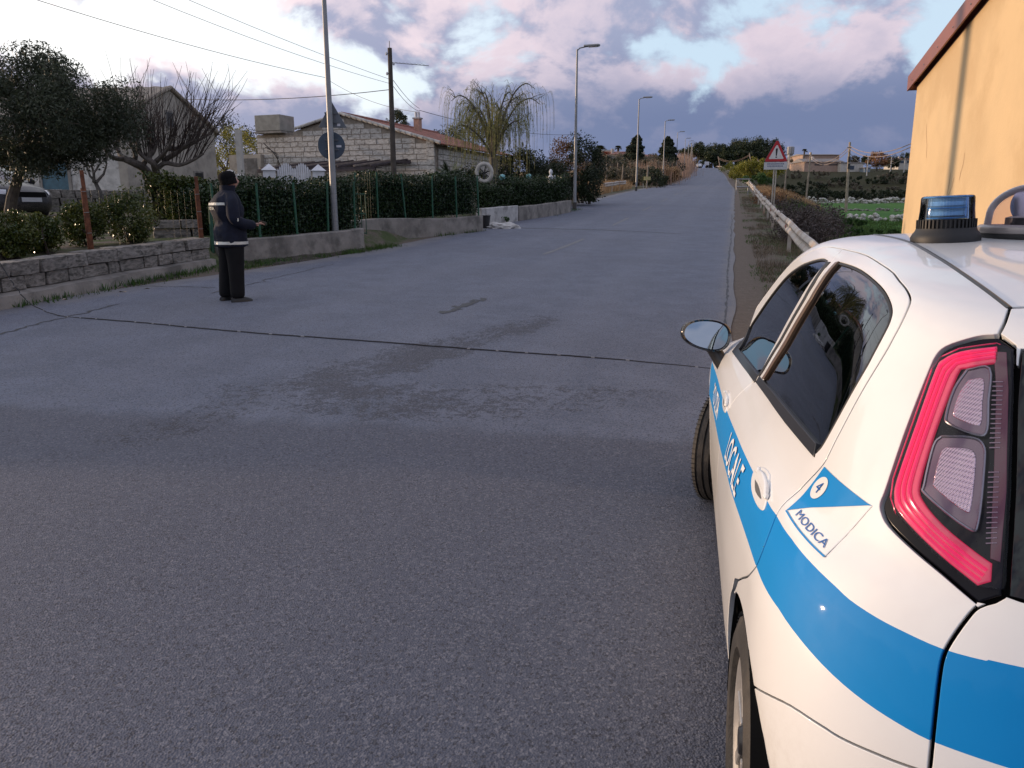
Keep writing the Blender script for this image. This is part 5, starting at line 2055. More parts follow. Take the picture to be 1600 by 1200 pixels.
    for k in range(3):
        a_ = k * math.pi / 3 + .3
        MB().tube([(-.24 * math.cos(a_), .0, 1.25 - .24 * math.sin(a_)), (.24 * math.cos(a_), 0, 1.25 + .24 * math.sin(a_))], .018, 6).build('spoke', M_TRIM, t)
    # garden statue and teal globe lamps above the far hedge
    for px, D_, lab in ((785, 29.6, 'small teal globe garden lamp at the left end of the far hedge'), (826, 32.0, 'small teal globe garden lamp at the middle of the far hedge')):
        q = gx(px, D_)
        q.z = float(PROF(D_)) + .4
        t = thing('globe_lamp', lab, 'garden lamp', q, group='garden lamps over the far hedge')
        MB().tube([(0, 0, 0), (0, 0, 1.05)], .02, 6).build('stem', M_TRIM, t)
        MB().lathe([(.0, 1.0), (.06, 1.02), (.11, 1.08), (.12, 1.14), (.09, 1.21), (.0, 1.24)], 16).build('globe', plain('teal_globe', (.20, .46, .48), .4), t, smooth=True)
    q = gx(860, 34.0)
    q.z = float(PROF(34.)) + .4
    t = thing('garden_statue', 'small white garden statue standing above the far hedge', 'statue', q)
    MB().lathe([(.0, .0), (.16, .0), (.16, .5), (.12, .55), (.0, .55)], 12).build('plinth', M_CONCW, t)
    MB().lathe([(.10, .55), (.11, .7), (.085, .85), (.12, 1.0), (.13, 1.08), (.05, 1.16), (.045, 1.2), (.075, 1.26), (.075, 1.33), (.03, 1.40), (.0, 1.41)], 14).build('figure', M_WHITEP, t, smooth=True)
    MB().tube([(.11, 0, 1.08), (.2, -.02, 1.0), (.16, -.08, 1.15)], [.035, .03, .02], 8).build('arm', M_WHITEP, t, smooth=True)


left_gardens()


def verge_stuff():
    rng = np.random.default_rng(9)
    # soil washed against the foot of the left walls
    line = [(-7.25, 8.2), (-6.72, 10.4), (-6.2, 12.7), (-5.55, 14.8), (-5.0, 15.4), (-4.25, 16.55), (-3.4, 18.2)]
    c = crom([(x, y, 0) for x, y in line], 14)
    mb = MB()
    vs = []
    nW = 6
    for i, p in enumerate(c):
        q = c[min(i + 1, len(c) - 1)] - c[max(i - 1, 0)]
        nv = np.array([q[1], -q[0], 0]) / (np.hypot(q[0], q[1]) + 1e-9)
        w = .16 + .55 * float(vn2(i * .13, 0., 1.0, 5)) ** 1.3
        for k in range(nW + 1):
            f = k / nW
            x, y = (p + nv * (w * f - .12))[:2]
            vs.append((x, y, float(PROF(y)) + .022 + .075 * (1 - f) ** 1.5 * (.6 + .8 * float(vn2(x, y, .22, 8))) - .03 * (f > .99)))
    mb.add(vs, [(i * (nW + 1) + k, i * (nW + 1) + k + 1, (i + 1) * (nW + 1) + k + 1, (i + 1) * (nW + 1) + k) for i in range(len(c) - 1) for k in range(nW)])
    tag(mb.build('soil', pm('damp_soil', (.075, .062, .050), .95, .4, 9, 1.0, 60, stain=(.13, .11, .09), stain_scale=6, bdist=.03), smooth=True), kind='structure')
    P = []
    for i in range(2600):
        p = c[rng.integers(0, len(c))]
        x, y = p[0] + rng.normal(.12, .10), p[1] + rng.normal(0, .12)
        if vn2(x, y, .5, 12) > .42:
            P.append((x, y, float(PROF(y)) + .02))
    blades('wall_foot_weeds', P, .10, rng, L_WEED, None, 'stuff', .010, .9, 'low dark weeds in the soil at the foot of the near walls', 'weeds')
    # grass tufts along the left walls
    n = 5200
    s = rng.uniform(0, 1, n)
    P = []
    segs = [((-6.55, 11.0), (-5.6, 14.4), .35), ((-5.2, 14.6), (-3.3, 18.1), .22), ((-3.6, 17.6), (-2.9, 19.3), .30), ((-2.0, 22.2), (-.7, 24.6), .2), ((1.6, 31.5), (3.2, 37.5), .45)]
    for i in range(n):
        a, b, w = segs[i % len(segs)]
        t = rng.uniform()
        if float(vn2(t * 9, i % len(segs), .8, 2)) < .45:
            continue
        x, y = a[0] + (b[0] - a[0]) * t + rng.normal(0, w * .5), a[1] + (b[1] - a[1]) * t + rng.normal(0, w * .4)
        P.append((x, y, gz(x, y) - .01))
    blades('verge_grass', P, .12, rng, L_GRASS, None, 'stuff', .008, .6, 'short green grass tufts along the left walls', 'grass')
    # right verge: sparse low growth between asphalt and crash barrier
    P = []
    y = 7 + 63 * rng.uniform(0, 1, 60000) ** 1.6
    q = rng.uniform(.35, 3.2, 60000)
    x = XR(y) + q
    keep = (vn2(x, y, .45, 7) * .5 + vn2(x, y, 1.7, 8) * .6 + rng.uniform(-.1, .1, len(x)) > .66 - .14 * (q > 1.0))
    x, y = x[keep], y[keep]
    P = np.stack([x, y, ground_z(x, y) - .01], 1)
    blades('barrier_verge_grass', P, .06, rng, L_GRASS, None, 'stuff', .007, .7, 'patchy short grass between the road and the crash barrier', 'grass')
    y = 8 + 42 * rng.uniform(0, 1, 42000) ** 1.5
    q = rng.uniform(.5, 3.0, 42000)
    x = XR(y) + q
    keep = (vn2(x, y, .7, 17) * .6 + vn2(x, y, 2.1, 18) * .4 + .10 * (q > 1.4) > .50)
    x, y = x[keep], y[keep]
    P = np.stack([x, y, ground_z(x, y) - .01], 1)
    blades('dead_stalks', P, .15, rng, L_DEAD, None, 'stuff', .004, .8, 'dry dead stalks along the crash barrier', 'grass')
    # dry orange grass on the left beyond the gardens
    y = rng.uniform(41, 72, 30000)
    p = rng.uniform(1.2, 13, 30000)
    x = XL(y) - p
    P = np.stack([x, y, ground_z(x, y) - .02], 1)
    P = P[vn2(x, y, 1.6, 27) > .25]
    blades('dry_grass', P, .75, rng, L_DRY, None, 'stuff', .016, .5, 'tall orange dry grass left of the road beyond the gardens', 'grass')
    # leaves and litter by the near wall
    for i, (px, py, lab) in enumerate(((73, 461, 'dead leaf lying by the wall at far left'), (102, 470, 'dead leaf lying on the road edge near the wall'), (192, 458, 'largest pale dead leaf at the foot of the wall'), (230, 453, 'dead leaf nearest the officer at the wall foot'), (183, 465, 'brown dead leaf below the pale one'))):
        p = gp(px, py)
        mb = MB()
        w = .07 if i != 2 else .10
        mb.add([(-w, 0, .015), (-.2 * w, -.4 * w, .03), (w, 0, .01), (.1 * w, .42 * w, .035), (0, 0, .012)], [(0, 1, 4), (1, 2, 4), (2, 3, 4), (3, 0, 4)])
        tag(mb.build('fallen_leaf', pm('dead_leaf', (.30, .25, .19), .8, .3, 20, .1, 60), loc=p, rot=(0, 0, i * 1.3)), lab, 'leaf')


verge_stuff()
# ------------------------------------------------------------------ houses on the left
def gable_house_block():
    """limestone house with red tiles"""
    c0 = Vector((-3.85, 40.0, 0))
    u = Vector((-.935, .354, 0))
    v = Vector((.354, .935, 0))
    zb = 1.7
    # local frame: x along gable (to the left), y into the house, z up
    rz = math.atan2(u.y, u.x)
    h = thing('stone_house', 'limestone block house with gable wall, red tiled roof and pergola', 'house', (c0.x, c0.y, 0), rz)
    # with x = u the left-hand normal points towards the camera, so depth is -y
    G = [(0, 4.78), (5.2, 6.24), (8.0, 5.62), (8.25, 5.52), (10.6, 5.45)]
    top = lambda x: float(np.interp(x, [g[0] for g in G], [g[1] for g in G]))
    wall = MB()
    poly = [(0, zb - .6)] + G + [(10.6, zb - .6)]
    n = len(poly)
    vs = [(x, -.05, z) for x, z in poly] + [(x, -.35, z) for x, z in poly]
    wall.add(vs, [tuple(range(n)), tuple(range(2 * n - 1, n - 1, -1))] + [(i, n + i, n + (i + 1) % n, (i + 1) % n) for i in range(n)])
    gw = wall.build('gable_wall', M_MORTAR, h)
    rg = random.Random(21)
    meshes = block_variants('limestone_block', M_STONE2, 5, 6, .055)
    z = zb - .1
    row = 0
    while z < 6.2:
        hh = .265
        ins = lambda a, b, z0, z1: top(a) > z1 - .02 and top(b) > z1 - .02
        course(gw, meshes, .42 - (row % 2) * .18, 10.6, -.080, z, hh, .10, rg, .46, .80, 'limestone_block', inside=ins, gap=.035, jit=.003)
        z += hh
        row += 1
    # corner pilaster of larger blocks
    z = zb - .1
    while z < 4.6:
        course(gw, meshes, -.03, .42, -.02, z, .42, .12, rg, .42, .46, 'quoin', gap=.02)
        z += .42
    # side wall towards the road
    sw = MB().box(-.02, .28, -11, -.36, zb - .6, 4.70).build('side_wall', M_MORTAR, h)
    z = zb - .1
    sg = bpy.data.objects.new('side_blocks', None)
    COL.objects.link(sg)
    sg.parent = h
    sg.location = (-.02, -.36, 0)
    sg.rotation_euler = (0, 0, R_(-90))
    while z < 4.45:
        course(sg, meshes, 0, 7.0, .0, z, .265, .10, rg, .46, .80, 'limestone_block', gap=.03)
        z += .265
    MB().box(10.3, 10.6, -11, -.36, zb - .6, 5.4).build('back_side_wall', M_MORTAR, h)
    MB().box(0, 10.6, -11, -10.7, zb - .6, 4.7).build('rear_wall', M_MORTAR, h)
    # tiled roof: right slope and left slope, barrel tiles as a corrugated skin
    def slope(xa, za, xb, zb_, name, y0=.02, y1=-11.2):
        nx, ny = 34, 120
        V = []
        L = math.hypot(xb - xa, zb_ - za)
        nz = ((xb - xa) / L, -(zb_ - za) / L)
        for i in range(nx + 1):
            s = i / nx
            tile = (s * L / .36) % 1.0
            for j in range(ny + 1):
                y = y0 + (y1 - y0) * j / ny
                cor = .045 * abs(math.sin(math.pi * y / .26)) + .035 * (1 - tile) + .008 * math.sin(i * 3.1 + j * 1.7)
                V.append((xa + (xb - xa) * s + nz[1] * -cor * math.copysign(1, xb - xa) * -0 + 0, y, za + (zb_ - za) * s + cor))
        F = [(i * (ny + 1) + j, i * (ny + 1) + j + 1, (i + 1) * (ny + 1) + j + 1, (i + 1) * (ny + 1) + j) for i in range(nx) for j in range(ny)]
        r = link(name, fastmesh(name, np.array(V), np.array(F), [M_ROOFT], True), h)
        m = r.modifiers.new('thick', 'SOLIDIFY')
        m.thickness = .05
        return r
    rf = slope(-.45, 4.66, 5.22, 6.30, 'roof_slope')
    slope(8.05, 5.66, 5.18, 6.30, 'roof_slope')
    MB().tube([(5.2, .0, 6.33), (5.2, -11.1, 6.33)], .11, 8).build('ridge_tiles', M_ROOFT, h, smooth=True)
    MB().box(7.9, 10.6, -11, -.36, 5.30, 5.44).build('flat_roof', M_CONC, h)
    # small verge tiles along the gable
    k = 0
    for (xa, za, xb, zb2) in ((-.4, 4.74, 5.2, 6.32), (8.0, 5.68, 5.2, 6.32)):
        nn = 18
        for i in range(nn):
            f0, f1 = i / nn, (i + 1.15) / nn
            a = (xa + (xb - xa) * f0, .12, za + (zb2 - za) * f0 + .015)
            b = (xa + (xb - xa) * min(f1, 1), .12, za + (zb2 - za) * min(f1, 1) + .03)
            MB().tube([a, b], [.085, .07], 8).build('verge_tile', M_STONE2, rf if xa < 0 else h, smooth=True)
    # chimney with aerials, mast on the gable
    ch = MB().box(3.85, 4.2, -6.3, -5.95, 5.6, 6.65).build('chimney', pm('brick_chimney', (.40, .24, .18), .9, .2, 10, .4, 30), h)
    MB().box(3.80, 4.25, -6.35, -5.9, 6.65, 6.72).build('chimney_cap', M_CONCW, ch)
    for dx in (.09, .27):
        MB().lathe([(.07, 6.72), (.075, 7.0), (.05, 7.05), (.0, 7.05)], 10, Matrix.Translation((3.85 + dx, -6.12, 0))).build('flue_pot', M_WHITEP, ch)
    for (p, tp) in (((2.3, .0, 4.4), (2.3, .0, 9.6)),):
        MB().tube([p, tp], .022, 6).build('aerial_mast', M_GALV, h)
        ar = MB().tube([(2.35, .0, 8.62), (.35, -.35, 8.40)], .018, 5)
        ar.build('aerial_boom', M_GALV, h)
        for i in range(9):
            x = 2.1 - i * .2
            MB().tube([(x, -.2, 8.60 - i * .022), (x, .2, 8.60 - i * .022)], .006, 4).build('aerial_rod', M_GALV, h)
    # square water tank on the flat corner
    t = MB().box(8.75, 10.35, -.9, .35, 5.62, 6.42)
    bevel(t.build('water_tank', pm('tank_concrete', (.30, .29, .255), .9, .15, 3, .3, 30), h), .02, 2)
    MB().box(8.7, 10.4, -.9, .35, 5.50, 5.60).build('tank_slab', M_CONC, h)
    # annex wall at the left with black sheeting and cables
    an = MB().box(10.2, 12.3, -1.6, .25, zb - .6, 4.45).build('annex', M_PLAST, h)
    MB().box(10.45, 11.6, .252, .27, 2.2, 4.25, jit=.0).build('black_sheet', pm('dark_sheet', (.05, .055, .06), .5, .5, 3, .5, 8, stain=(.20, .20, .20), stain_scale=2), an)
    for k in range(3):
        pts = [(9.9 - .1 * k, .3, 5.0 - .2 * k), (9.2 - .1 * k, .35, 4.4), (8.95 + .1 * k, .33, 3.8), (9.2, .35, 3.1 + .1 * k), (9.9, .3, 2.7)]
        MB().tube([tuple(p) for p in crom(pts, 5)], .028 - .006 * k, 6).build('hose', M_WIRE, h, smooth=True)
    # pergola of dark timber in front of the gable
    M_PG = pm('dark_timber', (.060, .048, .055), .8, .25, 4, .4, 25)
    M_PL = pm('grey_timber', (.21, .175, .15), .85, .2, 4, .4, 25)
    pg = thing('pergola', 'dark timber pergola with bare rafters leaning on the limestone gable', 'pergola', (c0.x, c0.y, 0), rz)
    xs0, xs1 = 1.35, 8.2
    zbk, zfr = 3.88, 3.42
    bevel(MB().box(xs0 - .1, xs1 - 1.2, .06, .18, zbk - .08, zbk + .08).build('wall_beam', M_PG, pg), .01)
    bevel(MB().box(xs0 + .2, xs1, 3.0, 3.14, zfr - .09, zfr + .09).build('front_beam', M_PG, pg), .01)
    for i in range(8):
        x = xs0 + .1 + (xs1 - xs0 - 1.4) * i / 7
        x2 = xs0 + .35 + (xs1 - xs0 - .6) * i / 7
        MB().tube([(x, .1, zbk + .13), (x2, 3.25, zfr + .14)], .05, 4).build('rafter', M_PL if i % 2 else M_PG, pg)
    for j in range(4):
        y = .5 + j * .7
        MB().box(xs0 + .1, xs1 - .6, y, y + .5, zbk - (zbk - zfr) * y / 3 - .01, zbk - (zbk - zfr) * y / 3 + .02).build('roof_board', M_PG, pg)
    for x in (xs0 + .5, xs1 - .4):
        MB().box(x - .08, x + .08, 2.98, 3.12, zb - .6, zfr - .08).build('post', M_PG, pg)
        MB().tube([(x, 3.05, zfr - .9), (x - .55 if x < 4 else x - .5, 3.05, zfr - .1)], .05, 4).build('brace', M_PG, pg)
    return h


def left_house():
    N = Vector((-14.3, 30.0, 0))
    gd = Vector((.15, .989, 0))
    h = thing('rendered_house', 'old pale rendered house with gable facing the road, behind the bare tree', 'house', (N.x, N.y, 0), math.atan2(gd.y, gd.x))
    # local: x along the gable (away), y to the left (front wall runs along +y)
    zb, ze, zp, W, Ld = .9, 4.95, 6.25, 6.5, 16
    poly = [(0, zb), (W, zb), (W, ze), (W * .5, zp), (0, ze)]
    n = 5
    gw = MB().add([(x, 0, z) for x, z in poly] + [(x, .35, z) for x, z in poly], [tuple(range(n)), tuple(range(2 * n - 1, n - 1, -1))] + [(i, n + i, n + (i + 1) % n, (i + 1) % n) for i in range(n)])
    g = gw.build('gable_wall', M_PLAST, h)
    # small window openings with dark reveals in the gable
    for (x, z, w, hh) in ((4.9, 2.75, .62, .70), (3.05, 5.1, .45, .55)):
        f = MB().box(x - w / 2 - .07, x + w / 2 + .07, -.03, .02, z - hh / 2 - .07, z + hh / 2 + .07).build('window_frame', M_CONC, g)
        MB().box(x - w / 2, x + w / 2, -.036, .01, z - hh / 2, z + hh / 2).build('window_hole', plain('dark_opening', (.01, .012, .014), .4), f)
    for (xa, za, xb, zb_) in ((W + .15, ze - .02, W * .5, zp + .06), (-.15, ze - .02, W * .5, zp + .06)):
        for i in range(14):
            f0, f1 = i / 14, (i + 1.1) / 14
            MB().tube([(xa + (xb - xa) * f0, -.06, za + (zb_ - za) * f0 + .04), (xa + (xb - xa) * min(1, f1), -.06, za + (zb_ - za) * min(1, f1) + .06)], [.09, .075], 7).build('verge_tile', pm('grey_tiles', (.30, .255, .205), .9, .25, 6, .5, 20), h, smooth=True)
    fw = MB().box(0, .35, .35, Ld, zb, ze).build('front_wall', M_STONE2, h)
    MB().box(W - .35, W, .35, Ld, zb, ze).build('back_wall', M_PLAST, h)
    MB().box(0, W, Ld, Ld + .3, zb, ze).build('end_wall', M_PLAST, h)
    for s, (xa, xb) in enumerate(((-.35, W * .5), (W + .35, W * .5))):
        V = []
        nx, ny = 22, 90
        for i in range(nx + 1):
            t = i / nx
            for j in range(ny + 1):
                y = -.1 + (Ld + .5) * j / ny
                cor = .05 * abs(math.sin(math.pi * y / .26)) + .035 * (1 - (t * 4 / .4) % 1)
                V.append((xa + (xb - xa) * t, y, ze - .16 + (zp - ze + .2) * t + cor))
        F = [(i * (ny + 1) + j, i * (ny + 1) + j + 1, (i + 1) * (ny + 1) + j + 1, (i + 1) * (ny + 1) + j) for i in range(nx) for j in range(ny)]
        r = link('roof_slope', fastmesh('roof', np.array(V), np.array(F), [pm('grey_tiles', (.30, .255, .205))], True), h)
        r.modifiers.new('thick', 'SOLIDIFY').thickness = .05
    # windows and doors of the long front wall (faces -x)
    M_SH = pm('teal_shutter', (.05, .12, .16), .5, .2, 6, .1, 40)
    M_GL = plain('window_glass_dark', (.02, .03, .04), .05, coat=1)
    for (y, z, w, hh, door) in ((3.0, 2.2, 1.1, 2.2, True), (6.6, 2.75, 2.3, 1.15, False), (10.5, 2.7, 1.6, 1.2, False)):
        fr = MB()
        for (a, b, c, d) in ((y - w / 2 - .12, y + w / 2 + .12, z + hh / 2, z + hh / 2 + .12), (y - w / 2 - .12, y + w / 2 + .12, z - hh / 2 - .12, z - hh / 2), (y - w / 2 - .12, y - w / 2, z - hh / 2, z + hh / 2), (y + w / 2, y + w / 2 + .12, z - hh / 2, z + hh / 2)):
            fr.box(-.06, .0, a, b, c, d)
        f = fr.build('door_frame' if door else 'window_frame', M_WHITEP if not door else M_CONC, h)
        MB().box(-.02, .02, y - w / 2, y + w / 2, z - hh / 2, z + hh / 2).build('door_leaf' if door else 'pane', M_SH if door else M_GL, f)
        if not door:
            for q in (y - w / 6, y + w / 6):
                MB().box(-.05, -.01, q - .04, q + .04, z - hh / 2, z + hh / 2).build('mullion', M_WHITEP, f)
            for sgn in (-1, 1):
                MB().box(-.08, -.03, y + sgn * (w / 2 + .1) - .03 * 0, y + sgn * (w / 2 + .55), z - hh / 2, z + hh / 2).build('shutter', M_SH, f)
    # low stone kerb wall in front of the house
    a, b = gpt(70, 24.5), gpt(235, 25.5)
    M, L = frame(a, b)
    w = thing('kerb_stone_wall', 'low dry stone wall in front of the rendered house, behind the parked car', 'wall', a, math.atan2(b.y - a.y, b.x - a.x))
    meshes = block_variants('stone', M_STONE, 31, 5, .2)
    rg = random.Random(12)
    for z in (-.1, .16, .40):
        course(w, meshes, 0, L, 0, z, .27, .4, rg, .3, .6, 'stone', jit=.03)
    return h


def dry_stone_wall(label, a, b, h, seed, size=.32, name='dry_stone_wall', z=None):
    """rubble wall of loose stones; too small to pick apart at this distance"""
    rng = np.random.default_rng(seed)
    a, b = Vector(a), Vector(b)
    L = (b - a).length
    n = int(L * h / (size * size) * 2.6)
    bm = bmesh.new()
    bmesh.ops.create_icosphere(bm, subdivisions=1, radius=1.0)
    base = np.array([v.co[:] for v in bm.verts])
    fac = np.array([[v.index for v in f.verts] for f in bm.faces])
    bm.free()
    V, F = [], []
    for i in range(n):
        t = rng.uniform()
        p = a.lerp(b, t)
        zz = rng.uniform(0, 1) ** 1.1 * h * (1 + .25 * math.sin(t * L * 1.1 + seed) + .15 * math.sin(t * L * 3.3))
        s = size * rng.uniform(.35, .8) * np.array([1.2, .9, .7])
        R = np.array(Matrix.Rotation(rng.uniform(0, 6), 3, 'Z'))
        vv = (base * s * rng.uniform(.8, 1.15, base.shape)) @ R.T
        V.append(vv + [p.x + rng.normal(0, .1), p.y + rng.normal(0, .1), gz(p.x, p.y) + zz])
        F.append(fac + 12 * 0 + i * len(base))
    t = thing(name, label, 'stone wall')
    o = link('stones', fastmesh('stones', np.concatenate(V), np.concatenate(F), [M_STONE2 if seed % 2 else M_STONE]), t)
    o['kind'] = 'stuff'
    return t


gable_house_block()
left_house()


def white_gate():
    a, b = gpt(417, 27.5), gpt(508, 28.0)
    a.z = b.z = float(PROF(27.7)) + .55
    t = thing('white_picket_gate', 'white picket gate with arched tops between two white pillars', 'gate', a, math.atan2(b.y - a.y, b.x - a.x))
    L = (b - a).length
    for x in (.16, L - .16):
        p = MB().box(x - .2, x + .2, -.2, .2, -.3, 1.22).build('pillar', M_WHITEP, t)
        MB().add([(x - .26, -.26, 1.22), (x + .26, -.26, 1.22), (x + .26, .26, 1.22), (x - .26, .26, 1.22), (x, 0, 1.45)], [(0, 1, 2, 3), (0, 4, 1), (1, 4, 2), (2, 4, 3), (3, 4, 0)]).build('pillar_cap', M_WHITEP, p)
    n = 16
    for i in range(n):
        x = .45 + (L - .9) * i / (n - 1)
        hh = 1.22 + .22 * abs(math.sin(2 * math.pi * i / (n - 1)))
        MB().prism([(x - .03, -.1), (x + .03, -.1), (x + .03, hh), (x, hh + .06), (x - .03, hh)], -.012, .012, Matrix.Rotation(R_(90), 4, 'X')).build('picket', M_WHITEP, t)
    for z in (.2, .85):
        MB().box(.36, L - .36, .014, .05, z, z + .07).build('rail', M_WHITEP, t)


white_gate()


def olive():
    t = tree('olive_tree', 'olive tree with dense grey-green crown over the parked car at far left', 'tree', (-10.85, 17.0, gz(-10.85, 17)), 5, 3.4, (2.2, 1.9, 1.05), 60000, .085, L_OLIVE, .11, 80, .46, 2.30, None, (.75, .2), 8, 3.2, .35)


def bare_tree():
    rng = np.random.default_rng(17)
    D = 22.0
    base = gpt(250, D)
    t = thing('pruned_bare_tree', 'leafless pollarded tree with twin trunks and straight upright shoots', 'tree', base)
    P = lambda px, py, dy=0.0: at(px, py, D + dy) - base
    mb = MB()
    trunks = [([(241, 303), (236, 285), (231, 271), (222, 261), (208, 254), (196, 249)], .155), ([(262, 300), (256, 285), (248, 275), (243, 266), (240, 256), (232, 250)], .125)]
    for l, r in trunks:
        pts = [P(x, y, .25 * math.sin(i)) for i, (x, y) in enumerate(l)]
        mb.tube([tuple(p) for p in crom(pts, 3)], list(np.linspace(r, r * .6, (len(pts) - 1) * 3 + 1)), 9)
    limbs = [[(196, 249), (187, 240), (183, 225), (184, 210)], [(208, 254), (212, 243), (206, 228), (200, 212)], [(222, 261), (230, 248), (240, 238), (246, 222)], [(240, 256), (226, 246), (216, 236), (214, 220)],
             [(240, 256), (252, 244), (262, 232), (270, 215)], [(243, 266), (258, 255), (280, 258), (300, 251), (318, 240)], [(256, 250), (275, 240), (292, 226), (306, 218)], [(232, 250), (236, 236), (232, 222), (236, 205)],
             [(262, 232), (284, 232), (305, 222), (330, 208)], [(196, 249), (176, 246), (166, 236), (160, 222)]]
    M_BT = pm('pollard_bark', (.11, .095, .085), .9, .3, 9, .5, 30, bdist=.02)
    starts = []
    for i, l in enumerate(limbs):
        off = rng.uniform(-.9, .9)
        pts = [P(x, y, off * k / (len(l) - 1)) for k, (x, y) in enumerate(l)]
        c = crom(pts, 4)
        mb.tube([tuple(p) for p in c], list(np.linspace(.075, .03, len(c))), 7)
        starts += [(Vector(p), i) for p in c[3:]]
    mb.build('trunk', M_BT, t, smooth=True)
    sh = MB()
    k = 0
    cx = P(240, 262)
    for p, i in starts:
        for j in range(2):
            d0 = Vector((p.x - cx.x, p.y - cx.y, 0)) * .55 + Vector((rng.normal(0, .16), rng.normal(0, .22), 1.0))
            L = rng.uniform(.7, 2.3)
            pts, rad, dd = limb(rng, p, d0, L, .012, .0035, 5, .06, .03)
            sh.tube(pts, rad, 4, cap=False)
            for q in range(rng.integers(2, 5)):
                b0 = pts[rng.integers(1, 4)]
                p2, r2, _ = limb(rng, b0, (dd + Vector(rng.normal(0, .45, 3))).normalized(), L * rng.uniform(.2, .45), .008, .004, 3, .08, .05)
                sh.tube(p2, r2, 3, cap=False)
    tag(sh.build('shoots', M_TWIG, t), kind='stuff')


def small_bare_tree():
    rng = np.random.default_rng(23)
    base = gpt(158, 21.0)
    t = thing('small_bare_tree', 'small leafless forked tree between the olive and the pollarded tree', 'tree', base)
    P = lambda px, py: at(px, py, 21.0) - base
    mb = MB()
    mb.tube([P(158, 322), P(156, 300), P(149, 285)], [.07, .06, .05], 8)
    for l in ([(149, 285), (140, 275), (136, 262)], [(149, 285), (146, 270), (147, 255)], [(149, 285), (153, 270), (158, 254)], [(153, 285), (160, 272), (166, 256)]):
        mb.tube([P(*q) + Vector((0, rng.normal(0, .1), 0)) for q in l], [.04, .03, .018], 6)
        for k in range(7):
            p2, r2, _ = limb(rng, P(*l[-1]), Vector((rng.normal(0, .5), rng.normal(0, .5), 1)), rng.uniform(.5, 1.2), .014, .004, 4, .12, .02)
            mb.tube(p2, r2, 4)
    mb.build('trunk', M_BARKG, t, smooth=True)
    rg = np.random.default_rng(3)
    Pq, tn = clump_points(rg, 900, (.9, .8, .5), 14, .3)
    leaf_obj('leaves', Pq + np.array([-.05, 0, 2.3]), .06, rg, L_OLIVE, t, 2.5, tn)


def willow():
    rng = np.random.default_rng(31)
    base = gx(771, 36.5)
    base.z = float(PROF(36.5)) + .2
    t = thing('weeping_willow', 'weeping willow with bare arching limbs and thin yellow-green hanging strands', 'tree', base)
    t.scale = (.86, .86, .93)
    mb = MB()
    mb.tube([(0, 0, -.2), (.05, 0, 1.2), (.0, .05, 2.3)], [.30, .24, .20], 10)
    tips = []
    for i in range(17):
        a = 2 * math.pi * i / 17 + rng.uniform(-.2, .2)
        rr = rng.uniform(.7, 2.6)
        hh = rng.uniform(4.2, 6.1) - .25 * rr
        d = Vector((math.cos(a) * rr, math.sin(a) * rr * .8, 0))
        pts = [Vector((0, 0, 2.2)), d * .25 + Vector((0, 0, 2.2 + (hh - 2.2) * .45)), d * .62 + Vector((0, 0, 2.2 + (hh - 2.2) * .85)), d + Vector((0, 0, hh)), d * 1.3 + Vector((0, 0, hh - .25))]
        c = crom(pts, 4)
        mb.tube([tuple(p) for p in c], list(np.linspace(.075, .012, len(c))), 6)
        tips += [Vector(p) for p in c[6:]]
        for k in range(4):
            b0 = Vector(c[rng.integers(5, len(c) - 2)])
            p2, r2, _ = limb(rng, b0, (d.normalized() * .6 + Vector((rng.normal(0, .5), rng.normal(0, .5), .9))), rng.uniform(.5, 1.1), .022, .008, 4, .15, -.12)
            mb.tube(p2, r2, 4)
            tips += p2[1:]
    mb.build('trunk', M_BARKG, t, smooth=True)
    st = MB()
    LP, LT = [], []
    for p in tips:
        for k in range(1 if p.z > 4 else 2):
            out = Vector((p.x, p.y, 0))
            out = out.normalized() if out.length > .05 else Vector((1, 0, 0))
            L = rng.uniform(.5, 2.6)
            q = p + Vector((rng.normal(0, .12), rng.normal(0, .12), 0))
            pts = [q, q + out * .18 + Vector((0, 0, .06)), q + out * .34 + Vector((0, 0, -L * .3)), q + out * .38 + Vector((rng.normal(0, .04), 0, -L))]
            c = crom(pts, 4)
            st.tube([tuple(v) for v in c], .0065, 3, cap=False)
            dens = 20 if (p.z < 4.6 or rng.uniform() < .2) else 4
            for m in range(dens):
                f = rng.uniform(.25, 1) * (len(c) - 1)
                i = int(min(f, len(c) - 2))
                LP.append(np.array(c[i]) * (1 - (f - i)) + np.array(c[i + 1]) * (f - i) + rng.normal(0, .03, 3))
    tag(st.build('strands', pm('willow_twig', (.19, .18, .06), .8, .2, 5, 0), t), kind='stuff')
    LP = np.array(LP)
    leaf_obj('leaves', LP, .11, rng, L_WILLOW, t, 5.0, updir=(0, 0, -1), flat=.6)


